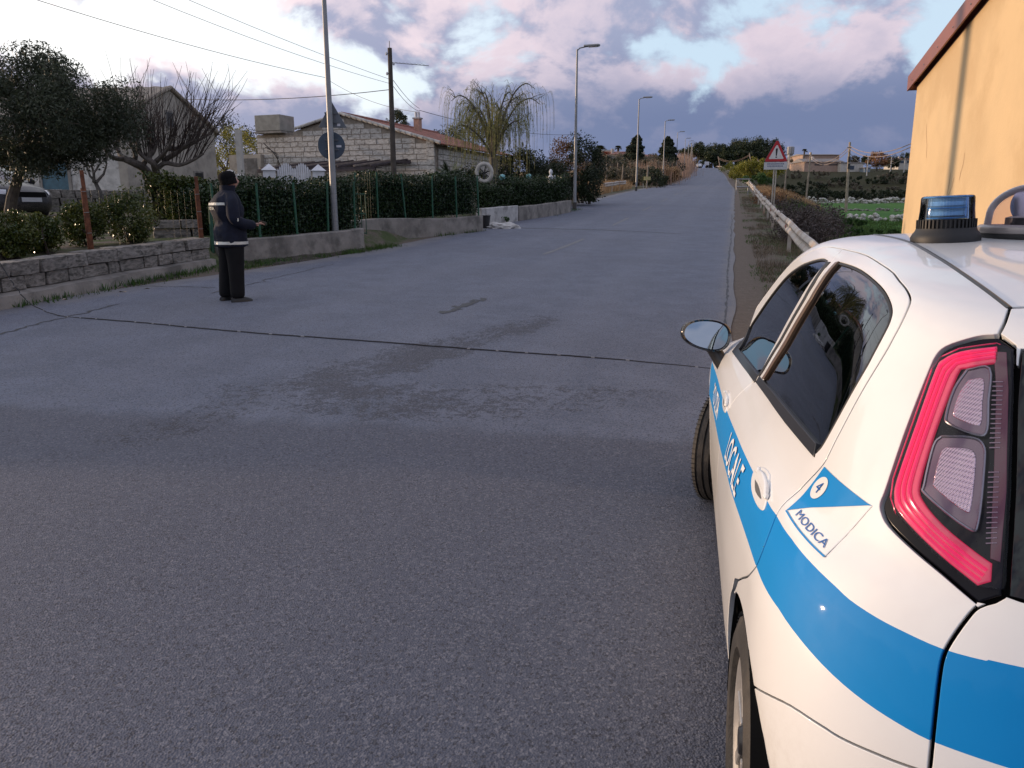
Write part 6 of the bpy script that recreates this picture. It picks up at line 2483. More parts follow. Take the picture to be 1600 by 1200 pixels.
def cycad():
    rng = np.random.default_rng(4)
    base = gx(705, 33.0)
    base.z = float(PROF(33.)) + .6
    t = thing('cycad', 'spiky cycad palm in front of the limestone house corner', 'palm', base)
    MB().lathe([(.0, -.2), (.22, -.1), (.2, .6), (.12, .8), (.0, .85)], 12).build('trunk', M_BARK, t)
    for i in range(30):
        a = 2 * math.pi * i / 30 + rng.uniform(-.1, .1)
        e = rng.uniform(.1, 1.2)
        L = rng.uniform(.8, 1.15)
        out = Vector((math.cos(a) * math.cos(e), math.sin(a) * math.cos(e), math.sin(e)))
        pts = [Vector((0, 0, .78)) + out * L * f + Vector((0, 0, -.35 * f * f)) for f in np.linspace(0, 1, 7)]
        fr = MB().tube(pts, .010, 3, cap=False)
        sd_ = out.cross(Vector((0, 0, 1))).normalized()
        for f in np.linspace(.15, 1, 14):
            p = Vector((0, 0, .78)) + out * L * f + Vector((0, 0, -.35 * f * f))
            for s in (-1, 1):
                w = .17 * math.sin(math.pi * (.15 + .8 * f))
                fr.add([p, p + out * .05, p + sd_ * s * w + out * .09 + Vector((0, 0, .03))], [(0, 1, 2)])
        o = fr.build('frond', plain('cycad_green', (.030, .050, .018), .5), t)


olive()
bare_tree()
small_bare_tree()
willow()
cycad()


def left_shrubs():
    G = 'shrubs behind the far hedge'
    def sh(px, D_, r, n, mat, lab, seed, ls=.10, h=0.0, nm='shrub'):
        p = gx(px, D_)
        p.z = float(PROF(D_)) + .2 + h
        bush(nm, lab, p, seed, r, n, ls, mat, 'shrub', G, nclump=40)
    sh(815, 38, (1.5, 1.3, 1.35), 9000, L_DARK, 'dark evergreen shrub under the right half of the willow', 101)
    sh(858, 40, (1.5, 1.3, 1.15), 9000, L_DARK, 'dark evergreen shrub between the willow and the second lamp post', 102)
    sh(883, 44, (1.1, 1.1, 1.75), 6000, L_RUST, 'rusty brown leafed shrub behind the second lamp post', 103, .11)
    sh(908, 41, (1.3, 1.2, 1.75), 8000, L_DARK, 'tall dark shrub right of the second lamp post', 104)
    sh(922, 40, (.7, .8, .9), 3500, L_DARK, 'low dark shrub at the right end of the garden, by the dry grass', 105)
    sh(740, 37.5, (.9, .9, .9), 4000, L_DARK, 'dark shrub at the foot of the willow', 106)
    sh(690, 34.5, (.8, .6, .55), 3000, L_DARK, 'low shrub left of the cycad', 107)
    sh(575, 33, (1.6, .7, .55), 4000, L_DARK, 'low shrub in front of the pergola', 108)
    # trees behind the houses
    tree('bushy_tree', 'round dark tree behind the right end of the tiled roof', 'tree', (-3.7, 62, 2.5), 61, 5.5, (2.6, 2.2, 1.7), 7000, .16, L_DARK, .15, 40, .7, 3.9, 'trees behind the left houses')
    tree('bushy_tree', 'olive-brown tree between the two left houses', 'tree', (-20.5, 58, 1.6), 62, 6.2, (2.6, 2.2, 2.1), 8000, .16, L_OLIVE, .15, 40, .7, 4.1, 'trees behind the left houses')
    tree('bushy_tree', 'yellowish tree behind the concrete post between the left houses', 'tree', (-18.0, 53, 1.6), 63, 5.0, (2.0, 2.0, 1.9), 7000, .15, L_YEL, .12, 36, .6, 3.2, 'trees behind the left houses')
    tree('tree_top', 'dark tree top showing over the tiled roof', 'tree', (-9.2, 66, 2.4), 64, 7.0, (.9, .9, .8), 2500, .16, L_PINE, .12, 18, .4, 6.1, 'trees behind the left houses')
    # concrete post and stones between the houses
    p = at(380, 262, 31)
    b = gx(381, 31)
    t = thing('concrete_post', 'tall pale square concrete post between the two left houses', 'post', b)
    z1 = at(380, 203, 31).z - b.z
    bevel(MB().box(-.11, .11, -.11, .11, -.2, z1).build('shaft', pm('pale_concrete', (.42, .40, .36), .9, .12, 3, .3, 30), t), .012)
    MB().box(-.125, .125, -.125, .125, z1 * .30, z1 * .30 + .05).build('band', M_TRIM, t)
    dry_stone_wall('rubble stone wall left of the white picket gate', gpt(348, 29.5), gpt(412, 29.0), 1.0, 15, .3, 'rubble_wall')


left_shrubs()


# ------------------------------------------------------------------ parked and distant cars
def simple_car(name, label, loc, rz, paint, low=False, plate=True):
    c = thing(name, label, 'car', loc, rz)
    th = np.linspace(0, 2 * math.pi, (60 if low else 140) + 1)[:-1]
    ph = np.linspace(-.55, 1.5707, 22 if low else 46)
    T, Pp = np.meshgrid(th, ph)
    d = np.stack([np.cos(Pp) * np.sin(T), np.cos(Pp) * np.cos(T), np.sin(Pp)], -1).reshape(-1, 3)
    V = car_surf(d)
    n = len(th)
    i = np.arange((len(ph) - 1) * n)
    a = (i // n) * n + i % n
    b = (i // n) * n + (i + 1) % n
    F = np.stack([a, b, b + n, a + n], 1)
    cc = V[F].mean(1)
    win = np.zeros(len(F), bool)
    for w in (np.array(FWIN + FWINB), np.array(RWIN + RWINB)):
        win |= inpoly(cc[:, 1:3], w) & (np.abs(cc[:, 0]) > .4)
    win |= (cc[:, 1] > 1.36) & (cc[:, 2] > 1.02) & (np.abs(cc[:, 0]) < .70 - .42 * (cc[:, 2] - 1.0))
    win |= (cc[:, 1] < -.2) & (cc[:, 2] > .98) & (cc[:, 2] < 1.33) & (np.abs(cc[:, 0]) < .55)
    arch = np.zeros(len(F), bool)
    for wy in (-.02, 2.45):
        arch |= (np.hypot(cc[:, 1] - wy, cc[:, 2] - .30) < .34) & (np.abs(cc[:, 0]) > .55)
    grille = (cc[:, 1] > 3.0) & (np.abs(cc[:, 0]) < .45) & (cc[:, 2] > .52) & (cc[:, 2] < .70)
    link('body', fastmesh('body', V, F[~win & ~arch & ~grille], [paint], True), c)
    link('windows', fastmesh('windows', V, F[win], [M_PIANO], True), c)
    link('wheel_arches', fastmesh('wheel_arches', V * [.97, 1, 1], F[arch], [M_GAP], False), c)
    link('grille', fastmesh('grille', V, F[grille], [M_GAP], False), c)
    front = Chart((0, 1, .35))
    for s in (-1, 1):
        hl = [(-.50, 3.14, .74), (-.70, 2.9, .76), (-.72, 2.93, .66), (-.55, 3.17, .62)]
        panel('headlamp', hl, front, [plain('headlamp_lens', (.5, .5, .52), .05, coat=1, metal=.3)], c, gap=0, lift=.008, rim=.01, mirror=s > 0, step=.06, edge=.03)
        for wy in (-.02, 2.45):
            w = MB().lathe([(.0, .06), (.12, .05), (.19, .07), (.215, .085), (.28, .085), (.3, .06), (.3, -.08), (.0, -.08)], 24, Matrix.Rotation(s * math.pi / 2, 4, 'Y'))
            w.build('wheel', M_TYRE, c, (s * .765, wy, .3), smooth=True)
        MB().lathe([(.0, -.05), (.07, -.04), (.1, 0), (.07, .06), (.0, .08)], 12, Matrix.Translation((s * .95, 1.9, 1.0)) @ Matrix.Rotation(R_(90), 4, 'X')).build('door_mirror', paint, c, smooth=True)
    if plate:
        MB().box(-.26, .26, 3.385, 3.40, .44, .55).build('number_plate', M_WHITEP, c)
    return c


M_DARKCAR = car_paint('dark_car_paint', (.012, .013, .020), rough=.35, coat=.2, spec=.25)
M_SILVER = car_paint('pale_car_paint', (.55, .56, .58))
simple_car('parked_car', 'dark car parked in the left garden under the olive tree, nose towards the road', (-15.6, 22.6, gz(-14.4, 21.5) - .02), R_(-118), M_DARKCAR)
p_ = Vector((float(XR(258.)) - 4.6, 258., float(PROF(258.)) + .02))
simple_car('distant_car', 'small white car coming down the road at the far crest', p_, R_(166), M_SILVER, True)


# ------------------------------------------------------------------ lamps, poles, wires
def street_lamp(label, x, y, rz, H=6.85, signs=False):
    z = gz(x, y)
    t = thing('street_lamp', label, 'street lamp', (x, y, z), rz, 'street lamps along the left road edge')
    MB().tube([(0, 0, -.2), (0, 0, 1.2), (0, 0, H)], [.082, .074, .040], 12).build('pole', M_GALV, t, smooth=True)
    MB().lathe([(.088, -.05), (.092, .30), (.086, .34), (.0, .34)], 12).build('base_sleeve', pm('dark_sleeve', (.06, .055, .05), .8, .3, 8, .3, 40), t, smooth=True)
    MB().tube([(0, 0, H - .05), (.12, 0, H + .05), (.45, 0, H + .10)], .028, 8).build('arm', M_GALV, t, smooth=True)
    hd = MB().prism([(.30, -.10), (.95, -.14), (1.02, 0), (.95, .14), (.30, .10)], H + .08, H + .16)
    bevel(hd.build('lamp_head', M_GALV, t), .02, 2)
    MB().box(.5, .9, -.09, .09, H + .06, H + .079).build('lamp_glass', plain('lamp_glass', (.5, .5, .5), .2), t)
    return t


RZ_ROAD = R_(-17)
lamps = [(-4.01, 18.0, 'nearest street lamp post carrying the backs of two road signs'), (2.85, 36.4, 'second street lamp at the end of the grey garden wall'), (9.75, 63.0, 'third street lamp by the near left crash barrier'),
         (16.6, 88.5, 'fourth street lamp, just before the second cypress'), (23.6, 116, 'fifth street lamp, right after the second cypress'), (32.0, 150, 'sixth street lamp up the road'),
         (38.3, 176, 'seventh street lamp up the road'), (44.2, 200, 'eighth street lamp near the crest'), (50.5, 228, 'ninth street lamp near the crest'), (57.0, 256, 'tenth and farthest street lamp at the crest')]
for x, y, lab in lamps:
    street_lamp(lab, x, y, RZ_ROAD)


def back_signs():
    x, y = -4.01, 18.0
    z = gz(x, y)
    M_SB = pm('sign_back_grey', (.115, .130, .145), .55, .15, 5, .1, 40, metal=.2)
    # back of a triangular sign, behind the post
    cz = at(540, 185, 18).z
    t = thing('triangular_sign_back', 'grey back of a triangular road sign on the nearest lamp post', 'road sign', (x + .03, y + .10, cz), R_(8))
    s = .62
    tri = [(-.5 * s, -.30 * s), (.5 * s, -.30 * s), (0, .60 * s)]
    M = Matrix.Rotation(R_(90), 4, 'X')
    bevel(MB().prism(tri, -.012, .012, M).build('plate', M_SB, t), .006)
    for zz in (-.08, .12):
        MB().box(-.16, .12, -.035, -.014, zz - .015, zz + .015).build('clamp', M_SB, t)
    MB().box(.10, .17, -.0155, -.0125, -.15, -.10).build('sticker', M_WHITEP, t)
    cz = at(521, 227, 18).z
    t = thing('round_sign_back', 'dark round back of a road sign below the triangular one on the nearest lamp post', 'road sign', (x - .02, y + .11, cz), R_(8))
    MB().lathe([(.0, -.012), (.295, -.012), (.30, 0), (.295, .012), (.0, .012)], 40, Matrix.Rotation(R_(90), 4, 'X')).build('plate', pm('sign_back_blue', (.055, .080, .11), .5, .15, 5, .1, 40, metal=.2), t, smooth=True)
    for zz in (-.08, .12):
        MB().box(-.14, .16, -.035, -.014, zz - .015, zz + .015).build('clamp', M_SB, t)
    MB().box(.11, .22, -.0175, -.0135, -.035, .01).build('sticker', M_WHITEP, t)


back_signs()


def wire(label, a, b, sag, r=.007, n=18, mat=None, group='overhead wires'):
    a, b = Vector(a), Vector(b)
    pts = []
    for i in range(n + 1):
        f = i / n
        p = a.lerp(b, f)
        p.z -= sag * 4 * f * (1 - f)
        pts.append(p)
    return tag(MB().tube(pts, r, 5).build('overhead_wire', mat or M_WIRE), label, 'wire', group)


def utility_pole(label, x, y, H, r=.13, mat=None, lean=(0, 0), cross=False, ins=True):
    z = gz(x, y)
    t = thing('utility_pole', label, 'utility pole', (x, y, z))
    MB().tube([(0, 0, -.3), (lean[0] * .5, lean[1] * .5, H * .5), (lean[0], lean[1], H)], [r, r * .85, r * .7], 10).build('shaft', mat or M_WOODP, t, smooth=True)
    if cross:
        bevel(MB().box(-.9, .15, -.05, .05, H - 1.25, H - 1.15).build('cross_arm', M_WOODP, t), .01)
    if ins:
        for k, dz_ in enumerate((.25, .6, .95)):
            MB().lathe([(.0, 0), (.03, 0), (.045, .05), (.03, .10), (.0, .12)], 8, Matrix.Translation((lean[0] + .13 * (1 if k % 2 else -1), lean[1], H - dz_))).build('insulator', M_WHITEP, t)
    return t


px_ = gx(617, 31)
ztop = at(617, 75, 31).z
utility_pole('tall dark wooden utility pole in front of the pergola', px_.x, px_.y, ztop - px_.z, .115, ins=True)
pb_ = gx(522, 55)
utility_pole('utility pole far behind the nearest lamp post', pb_.x, pb_.y, at(522, 116, 55).z - pb_.z, .12)
utility_pole('utility pole left of the picture, its shadow on the yellow wall', -14.8, 13.4, 8.4, .13)
e1 = Vector((px_.x, px_.y, at(613, 131, 31).z))
e2 = Vector((pb_.x, pb_.y, at(522, 122, 55).z))
off = Vector((-14.8, 13.4, 8.9))
wire('upper wire rising to the top left corner from the dark pole', e1 + Vector((0, 0, .15)), off + Vector((0, 0, .35)), .35)
wire('lower wire rising to the top left corner from the dark pole', e1, off, .5)
wire('wire from the far pole towards the upper left', e2, Vector((-27, 31, 12.2)), .5, .016)
wire('wire sagging between the far pole and the house chimney', e2 + Vector((0, 0, -.1)), Vector((-5.4, 46.9, 7.0)), .35, .013)
wire('long low wire crossing behind the lamp post to the left', e1 + Vector((0, 0, -.2)), Vector((-24, 42, 7.9)), .6, .014)
wire('upper of two short wires from the dark pole down to the chimney', e1 + Vector((.1, 0, .12)), Vector((-5.3, 46.9, 7.2)), .12, .011)
wire('lower of two short wires from the dark pole down to the chimney', e1 + Vector((.1, 0, -.1)), Vector((-5.3, 46.9, 7.05)), .16, .011)
wire('wire running from the chimney to the right behind the willow', Vector((-5.3, 46.9, 7.1)), Vector((6.5, 78, 8.6)), .5, .016)
# ------------------------------------------------------------------ the yellow building at right
def yellow_building():
    c = Vector((4.57, 9.3, 0))
    d = Vector((-.2655, -.964, 0))          # along the road-side wall, towards the camera
    rz = math.atan2(d.y, d.x)
    b = thing('yellow_building', 'sunlit yellow rendered building with reddish metal roof edge behind the police car', 'building', (c.x, c.y, -.05), rz)
    M_Y = pm('yellow_render', (.60, .44, .25), .92, .06, 1.6, .35, 34, stain=(.53, .375, .205), stain_scale=.9, bdist=.006)
    # local x along wall (towards the camera), +y towards the car... the outer face is at y = 0
    L, z0, z1, ridge = 6.4, 2.97, 3.78, 6.4
    face = [(0, 0), (L, 0), (L, z1 + .06), (0, z0)]
    n = 4
    w = MB().add([(x, 0, z) for x, z in face] + [(x, .3, z) for x, z in face], [tuple(range(n))[::-1], tuple(range(n, 2 * n))] + [(i, (i + 1) % n, n + (i + 1) % n, n + i) for i in range(n)])
    wl = w.build('road_wall', M_Y, b)
    rc = random.Random(6)
    for (x, z, L_, a) in ((1.9, 1.95, .5, 70), (2.05, 1.9, .32, 110), (2.3, 2.1, .25, 80), (.7, 2.5, .4, 95)):
        pts = []
        px_, pz_, an = x, z, R_(a)
        for k in range(9):
            pts.append((px_, pz_))
            an += rc.uniform(-.5, .5)
            px_ += math.cos(an) * L_ / 8
            pz_ -= math.sin(an) * L_ / 8
        n_ = len(pts)
        wd = .004
        MB().add([(p[0] - wd, -.002, p[1]) for p in pts] + [(p[0] + wd, -.002, p[1]) for p in pts], [(k, k + 1, n_ + k + 1, n_ + k) for k in range(n_ - 1)]).build('plaster_crack', pm('crack_brown', (.40, .24, .14), .95, .2, 9, 0), wl)  # cracks as thin brown strips on the render
    MB().box(0, .3, .3, 9, 0, z0).build('end_wall', M_Y, b)
    MB().box(L - .3, L, .3, 9, 0, z1).build('end_wall', M_Y, b)
    MB().box(0, L, 9, 9.3, 0, z0).build('rear_wall', M_Y, b)
    M_V = pm('red_brown_flashing', (.27, .105, .075), .45, .1, 5, .08, 40, metal=.25)
    # verge flashing: folded strip along the slope, proud of the wall
    def verge(xa, za, xb, zb):
        Lv = math.hypot(xb - xa, zb - za)
        ang = math.atan2(zb - za, xb - xa)
        M = Matrix.Translation((xa, 0, za)) @ Matrix.Rotation(-ang, 4, 'Y')
        v = MB().box(-.10, Lv + .02, -.075, -.060, -.055, .095, 0, M).box(-.10, Lv + .02, -.075, .4, .095, .108, 0, M)
        o = v.build('verge_flashing', M_V, b)
        for k in range(12):
            q = M @ Vector((.15 + k * Lv / 12, -.078, .0))
            MB().lathe([(.0, .0), (.008, .0), (.006, .005), (.0, .006)], 8, Matrix.Translation(q) @ Matrix.Rotation(R_(90), 4, 'X')).build('screw', M_GALV, o)
    verge(-.06, z0 + .04, ridge, z1 + .10)
    # roof sheets
    rf = MB().add([(-.12, -.05, z0 + .10), (ridge, -.05, z1 + .17), (ridge, 9.4, z1 + .17), (-.12, 9.4, z0 + .10)], [(0, 1, 2, 3)])
    MB().box(L - .02, L + .05, -.08, 9.4, z1 + .02, z1 + .19).build('fascia', M_V, b)
    r = rf.build('roof', M_V, b)
    r.modifiers.new('thick', 'SOLIDIFY').thickness = .04
    # gutter end at the far eave
    MB().tube([(-.13, -.06, z0 + .02), (-.13, 9.3, z0 + .02)], .045, 10).build('gutter', M_V, b, smooth=True)
    MB().tube([(-.06, .12, z0 - .02), (-.06, .12, 0)], .04, 10).build('downpipe', M_V, b, smooth=True)


yellow_building()


# ------------------------------------------------------------------ crash barriers
def crash_barrier(label, pts, name='crash_barrier', step=4.0, rusty=False, zoff=0.0, markers=True):
    P = [Vector(p) for p in pts]
    t = thing(name, label, 'crash barrier', P[0])
    o0 = P[0].copy()
    mat = pm('old_galvanised_rail', (.44, .40, .355), .6, .15, 3, .2, 30, metal=.25, stain=(.33, .20, .12), stain_scale=1.3)
    prof = [(.0, .155), (.022, .150), (.05, .115), (.062, .085), (.05, .055), (.012, .02), (.012, -.02), (.05, -.055), (.062, -.085), (.05, -.115), (.022, -.150), (.0, -.155)]
    d = [0]
    for a, b in zip(P[:-1], P[1:]):
        d.append(d[-1] + (b - a).length)

    def pos(s):
        for i in range(len(P) - 1):
            if s <= d[i + 1] + 1e-6:
                return P[i].lerp(P[i + 1], (s - d[i]) / (d[i + 1] - d[i])), (P[i + 1] - P[i])
        return P[-1], P[-1] - P[-2]
    rg = random.Random(5)
    s = 0.0
    k = 0
    while s < d[-1] - .5:
        e = min(s + step, d[-1])
        mb = MB()
        vs = []
        nn = 4
        j0, j1 = rg.uniform(-.025, .025), rg.uniform(-.025, .025)
        for i in range(nn + 1):
            q = s + (e + .25 - s) * i / nn
            p, dr = pos(min(q, d[-1]))
            dr = Vector((dr.x, dr.y, 0)).normalized()
            nv = Vector((-dr.y, dr.x, 0))            # towards the road (left of travel) for a right-hand rail
            if zoff < 0:
                nv = -nv
            sg = Vector((0, 0, .56 + (j0 if i < 2 else j1) + .01 * math.sin(q)))
            for (u, w) in prof:
                vs.append(p - o0 + nv * (u + .02 + .002 * k % 2) + Vector((0, 0, w)) + sg)
        n = len(prof)
        mb.add(vs, [(i * n + c, i * n + c + 1, (i + 1) * n + c + 1, (i + 1) * n + c) for i in range(nn) for c in range(n - 1)])
        r = mb.build('rail', mat, t, smooth=True)
        r.modifiers.new('thick', 'SOLIDIFY').thickness = .004
        p, dr = pos(s + .12)
        dr = Vector((dr.x, dr.y, 0)).normalized()
        M = Matrix.Translation(p - o0) @ Matrix.Rotation(math.atan2(dr.y, dr.x), 4, 'Z')
        MB().box(-.03, .03, -.07 if zoff >= 0 else -.01, .01 if zoff >= 0 else .07, -.35, .72, 0, M).build('post', mat, t)
        if markers and k % 2 == 0:
            nv = Vector((-dr.y, dr.x, 0)) * (1 if zoff >= 0 else -1)
            q = p - o0 + nv * .075 + Vector((0, 0, .56))
            MB().box(-.05, .05, -.006, .006, -.045, .045, 0, Matrix.Translation(q) @ Matrix.Rotation(math.atan2(dr.y, dr.x), 4, 'Z')).build('reflector', plain('red_reflector', (.45, .02, .02), .3, coat=1), t)
        s = e
        k += 1
    return t


def rail_pts(ys, off, f=XR):
    return [(float(f(y)) + off, y, float(PROF(y)) + .02) for y in ys]


crash_barrier('long right-hand crash barrier running from beside the police car up the road', rail_pts([9.9, 12, 16, 20, 25, 30, 36, 43, 52, 64, 78, 95, 115, 140, 170, 205, 240, 268], 1.25))
crash_barrier('short near section of crash barrier at the third street lamp', [(p[0], p[1], p[2]) for p in rail_pts([57, 62, 68], -1.4, XL)], zoff=-1, markers=False)
crash_barrier('longer left-hand crash barrier after the fourth street lamp', [(p[0], p[1], p[2]) for p in rail_pts([79, 90, 103, 118, 135], -1.1, XL)], zoff=-1, markers=False)


# ------------------------------------------------------------------ danger sign on the right
def danger_sign():
    D = 28.0
    p = gx(1207, D)
    t = thing('danger_sign', 'red-bordered triangular danger sign with exclamation mark and plate below', 'road sign', p, R_(-12))
    zt, zbm = at(1207, 220, D).z - p.z, at(1207, 251, D).z - p.z
    zp0 = at(1207, 263, D).z - p.z
    for sx in (-.035, .035):
        MB().tube([(sx, .05, -.3), (sx, .05, zt - .12)], .024, 8).build('post', pm('sign_post_steel', (.40, .36, .31), .6, .15, 5, .2, 40, metal=.3), t, smooth=True)
    H = zt - zbm
    W = H * 1.12
    M = Matrix.Translation((0, 0, zbm)) @ Matrix.Rotation(R_(90), 4, 'X')

    def tri(k, cy=None):
        c = H / 3
        return [(x * k, c + (y - c) * k) for x, y in ((-W / 2, 0), (-W / 2 + .03, -.03), (W / 2 - .03, -.03), (W / 2, 0), (.035, H), (-.035, H))]
    MB().prism(tri(1.04), -.012, .004, M).build('back_plate', M_SBK, t)
    MB().prism(tri(1.0), .004, .007, M).build('red_border', pm('sign_red', (.42, .015, .02), .4, .1, 6, .05, 40), t)
    MB().prism(tri(.66), .007, .009, M).build('white_field', pm('sign_white', (.62, .60, .58), .4, .06, 6, .05, 40), t)
    bl = plain('sign_black', (.01, .01, .012), .5)
    c = H / 3
    MB().prism([(-.018, c - .06), (.018, c - .06), (.036, c + .17), (.030, c + .19), (-.030, c + .19), (-.036, c + .17)], .009, .0105, M).build('exclamation_stroke', bl, t)
    MB().prism([(-.024, c - .125), (.024, c - .125), (.024, c - .085), (-.024, c - .085)], .009, .0105, M).build('exclamation_dot', bl, t)
    pl = MB().prism([(-W / 2 - .02, -.05), (W / 2 + .02, -.05), (W / 2 + .02, -(zbm - zp0) - .04), (-W / 2 - .02, -(zbm - zp0) - .04)], -.004, .006, M).build('supplementary_plate', pm('plate_white', (.50, .50, .50), .5, .08, 6, .05, 40), t)
    for k in range(2):
        y = -.13 - k * .075
        x = -W / 2 + .09
        rg = random.Random(k)
        while x < W / 2 - .12:
            w = rg.uniform(.02, .05)
            MB().prism([(x, y), (x + w, y), (x + w, y + .045), (x, y + .045)], .006, .0075, M).build('faded_print', plain('faded_blue_print', (.16, .18, .26), .6), pl)
            x += w + .014


M_SBK = pm('sign_back_grey', (.115, .130, .145))
danger_sign()


# ------------------------------------------------------------------ right-hand growth, fields, poles
def right_side():
    rng = np.random.default_rng(71)
    # bramble thicket behind the barrier: dark twig masses
    G = 'brambles behind the crash barrier'
    for i, (px, D_, rad, lab) in enumerate(((1250, 28, (1.1, 1.8, .44), 'dark leafless bramble thicket behind the danger sign post'), (1275, 23.5, (.9, 1.7, .40), 'dark bramble thicket between the danger sign and the yellow building'),
                                            (1258, 20.5, (.7, 1.3, .45), 'low dry bramble thicket close behind the barrier'), (1205, 42, (.9, 2.0, .45), 'dry reddish thicket left of the danger sign'))):
        p = gx(px, D_)
        t = thing('bramble', lab, 'bramble', p, 0, G)
        mb = MB()
        for k in range(330):
            a = rng.uniform(0, 2 * math.pi)
            s = Vector((float(np.clip(rng.normal(0, rad[0] * .42), -rad[0] * .75, rad[0])), rng.normal(0, rad[1] * .42), -.05))
            q, r2, _ = limb(rng, s, Vector((math.cos(a) * .5, math.sin(a) * .5, rng.uniform(.7, 1.6))), rad[2] * rng.uniform(.7, 1.7), .007, .003, 5, .22, -.10)
            mb.tube(q, r2, 3, cap=False)
        tag(mb.build('stems', pm('bramble_stem', (.085, .062, .058), .9, .3, 6, 0), t), kind='stuff')
        P, tn = clump_points(rng, 3200, (rad[0], rad[1], rad[2]), 40, .3, shell=.3)
        P[:, 2] = np.abs(P[:, 2] + rad[2] * .75)
        leaf_obj('leaves', P, .07, rng, L_BRAM if i != 3 else L_RUST, t, 2.0, tn * .6)
    # green weeds at the foot of the yellow building
    for i, (px, D_, rad, lab) in enumerate(((1345, 26, (1.3, 1.6, .16), 'lush green weeds between brambles and yellow building'), (1390, 22, (1.0, 1.2, .16), 'lush green weeds against the yellow building corner'), (1312, 31, (1.1, 1.5, .15), 'green weeds behind the bramble thicket'))):
        bush('weeds', lab, gx(px, D_), 200 + i, rad, 5200, .10, L_WEED, 'weeds', 'weeds by the yellow building', nclump=40, stems=3)
    # tall grass over the near slope
    y = rng.uniform(13, 62, 30000)
    q = rng.uniform(2.4, 14, 30000)
    x = XR(y) + q
    P = np.stack([x, y, ground_z(x, y) - .02], 1)
    P = P[vn2(x, y, 1.3, 37) > .3]
    blades('slope_grass', P, .30, rng, L_GRASS, None, 'stuff', .014, .5, 'rough green grass on the slope below the crash barrier', 'grass')
    # field terraces: loose stone walls
    dry_stone_wall('nearest pale loose stone wall in the green field', gx(1325, 62), gx(1420, 60), .42, 5, .36)
    dry_stone_wall('low broken stone wall across the middle of the green field', gx(1275, 88), gx(1430, 84), .22, 6, .24)
    dry_stone_wall('long pale stone wall at the far edge of the green field', gx(1195, 121), gx(1440, 116), .65, 7, .36)
    # dark growth in bands above the stone wall
    for i in range(14):
        px = 1195 + i * 18.5
        bush('hedgerow_bush', 'dark bush in the hedgerow above the stone wall, %s from the road' % ['first', 'second', 'third', 'fourth', 'fifth', 'sixth', 'seventh', 'eighth', 'ninth', 'tenth', 'eleventh', 'twelfth', 'thirteenth', 'last'][i], gx(px + rng.uniform(-7, 7), 131 + rng.uniform(0, 22)), 300 + i, (rng.uniform(3, 6), 2.2, rng.uniform(.4, .9)), 1900, .26, L_DARK, 'bush', 'hedgerow above the stone wall', nclump=26, stems=2)
    for i in range(9):
        px = 1215 + i * 27
        bush('scrub_bush', 'scrubby bush on the bank below the farmhouse, %s from the left' % ['first', 'second', 'third', 'fourth', 'fifth', 'sixth', 'seventh', 'eighth', 'ninth'][i], gx(px + rng.uniform(-10, 10), 160 + rng.uniform(0, 28)), 330 + i, (rng.uniform(4, 8), 2.5, rng.uniform(.6, 1.2)), 1700, .32, L_GREYB if i % 2 else L_DARK, 'bush', 'scrub below the farmhouse', nclump=22, stems=2)
    # yellow-green bushes by the barrier
    for i, (px, D_, rad, n, lab) in enumerate(((1180, 74, (2.3, 2.0, 1.05), 7000, 'large yellow-green bush left of the danger sign'), (1158, 82, (1.5, 1.5, .8), 4500, 'smaller yellow-green bush nearer the road'), (1146, 128, (2.6, 2.0, 1.2), 3000, 'round yellow-green bush up the road by the barrier'))):
        bush('yellow_green_bush', lab, gx(px, D_) + Vector((0, 0, .7)), 350 + i, rad, n, .16, L_YEL, 'bush', 'yellow-green bushes by the barrier', nclump=40)
    bush('dark_shrub', 'dark green shrub at the foot of the yellow-green bush', gx(1182, 66) + Vector((0, 0, .2)), 360, (1.4, 1.0, .6), 2500, .14, L_WEED, 'shrub')
    rngd = np.random.default_rng(5)
    y = rngd.uniform(52, 66, 5000)
    x = XR(y) + rngd.uniform(1.6, 6, 5000)
    blades('dry_tuft', np.stack([x, y, ground_z(x, y)], 1), .5, rngd, L_DRY, None, 'stuff', .02, .5, 'orange dry grass tuft beyond the right crash barrier', 'grass')
    # field railings
    for (x0, x1, py, D_, lab) in ((1150, 1172, 280, 60, 'upper pale pipe railing beside the yellow-green bush'), (1150, 1170, 292, 55, 'lower pale pipe railing beside the yellow-green bush')):
        a, b = at(x0, py, D_), at(x1, py, D_)
        t = thing('pipe_railing', lab, 'railing', a)
        MB().tube([(0, 0, 0), tuple(b - a)], .045, 8).build('pipe', M_GALV, t)
        for f in (.05, .95):
            q = (b - a) * f
            MB().tube([tuple(q), (q.x, q.y, gz(a.x + q.x, a.y + q.y) - a.z - .1)], .035, 8).build('upright', M_GALV, t)
    # leaning telephone poles across the field
    spec = [(1322, 1328, 332, 222, 80, 'nearest leaning telephone pole in the green field'), (1258, 1267, 308, 238, 125, 'second leaning telephone pole behind the danger sign'), (1223, 1231, 300, 246, 160, 'third leaning telephone pole, right of the danger sign plate'),
            (1183, 1184, 270, 248, 205, 'far telephone pole left of the danger sign'), (1171, 1171, 262, 239, 222, 'tall far telephone pole against the dark wood'), (1122, 1122, 264, 244, 236, 'farthest telephone pole near the crest of the road')]
    tops = []
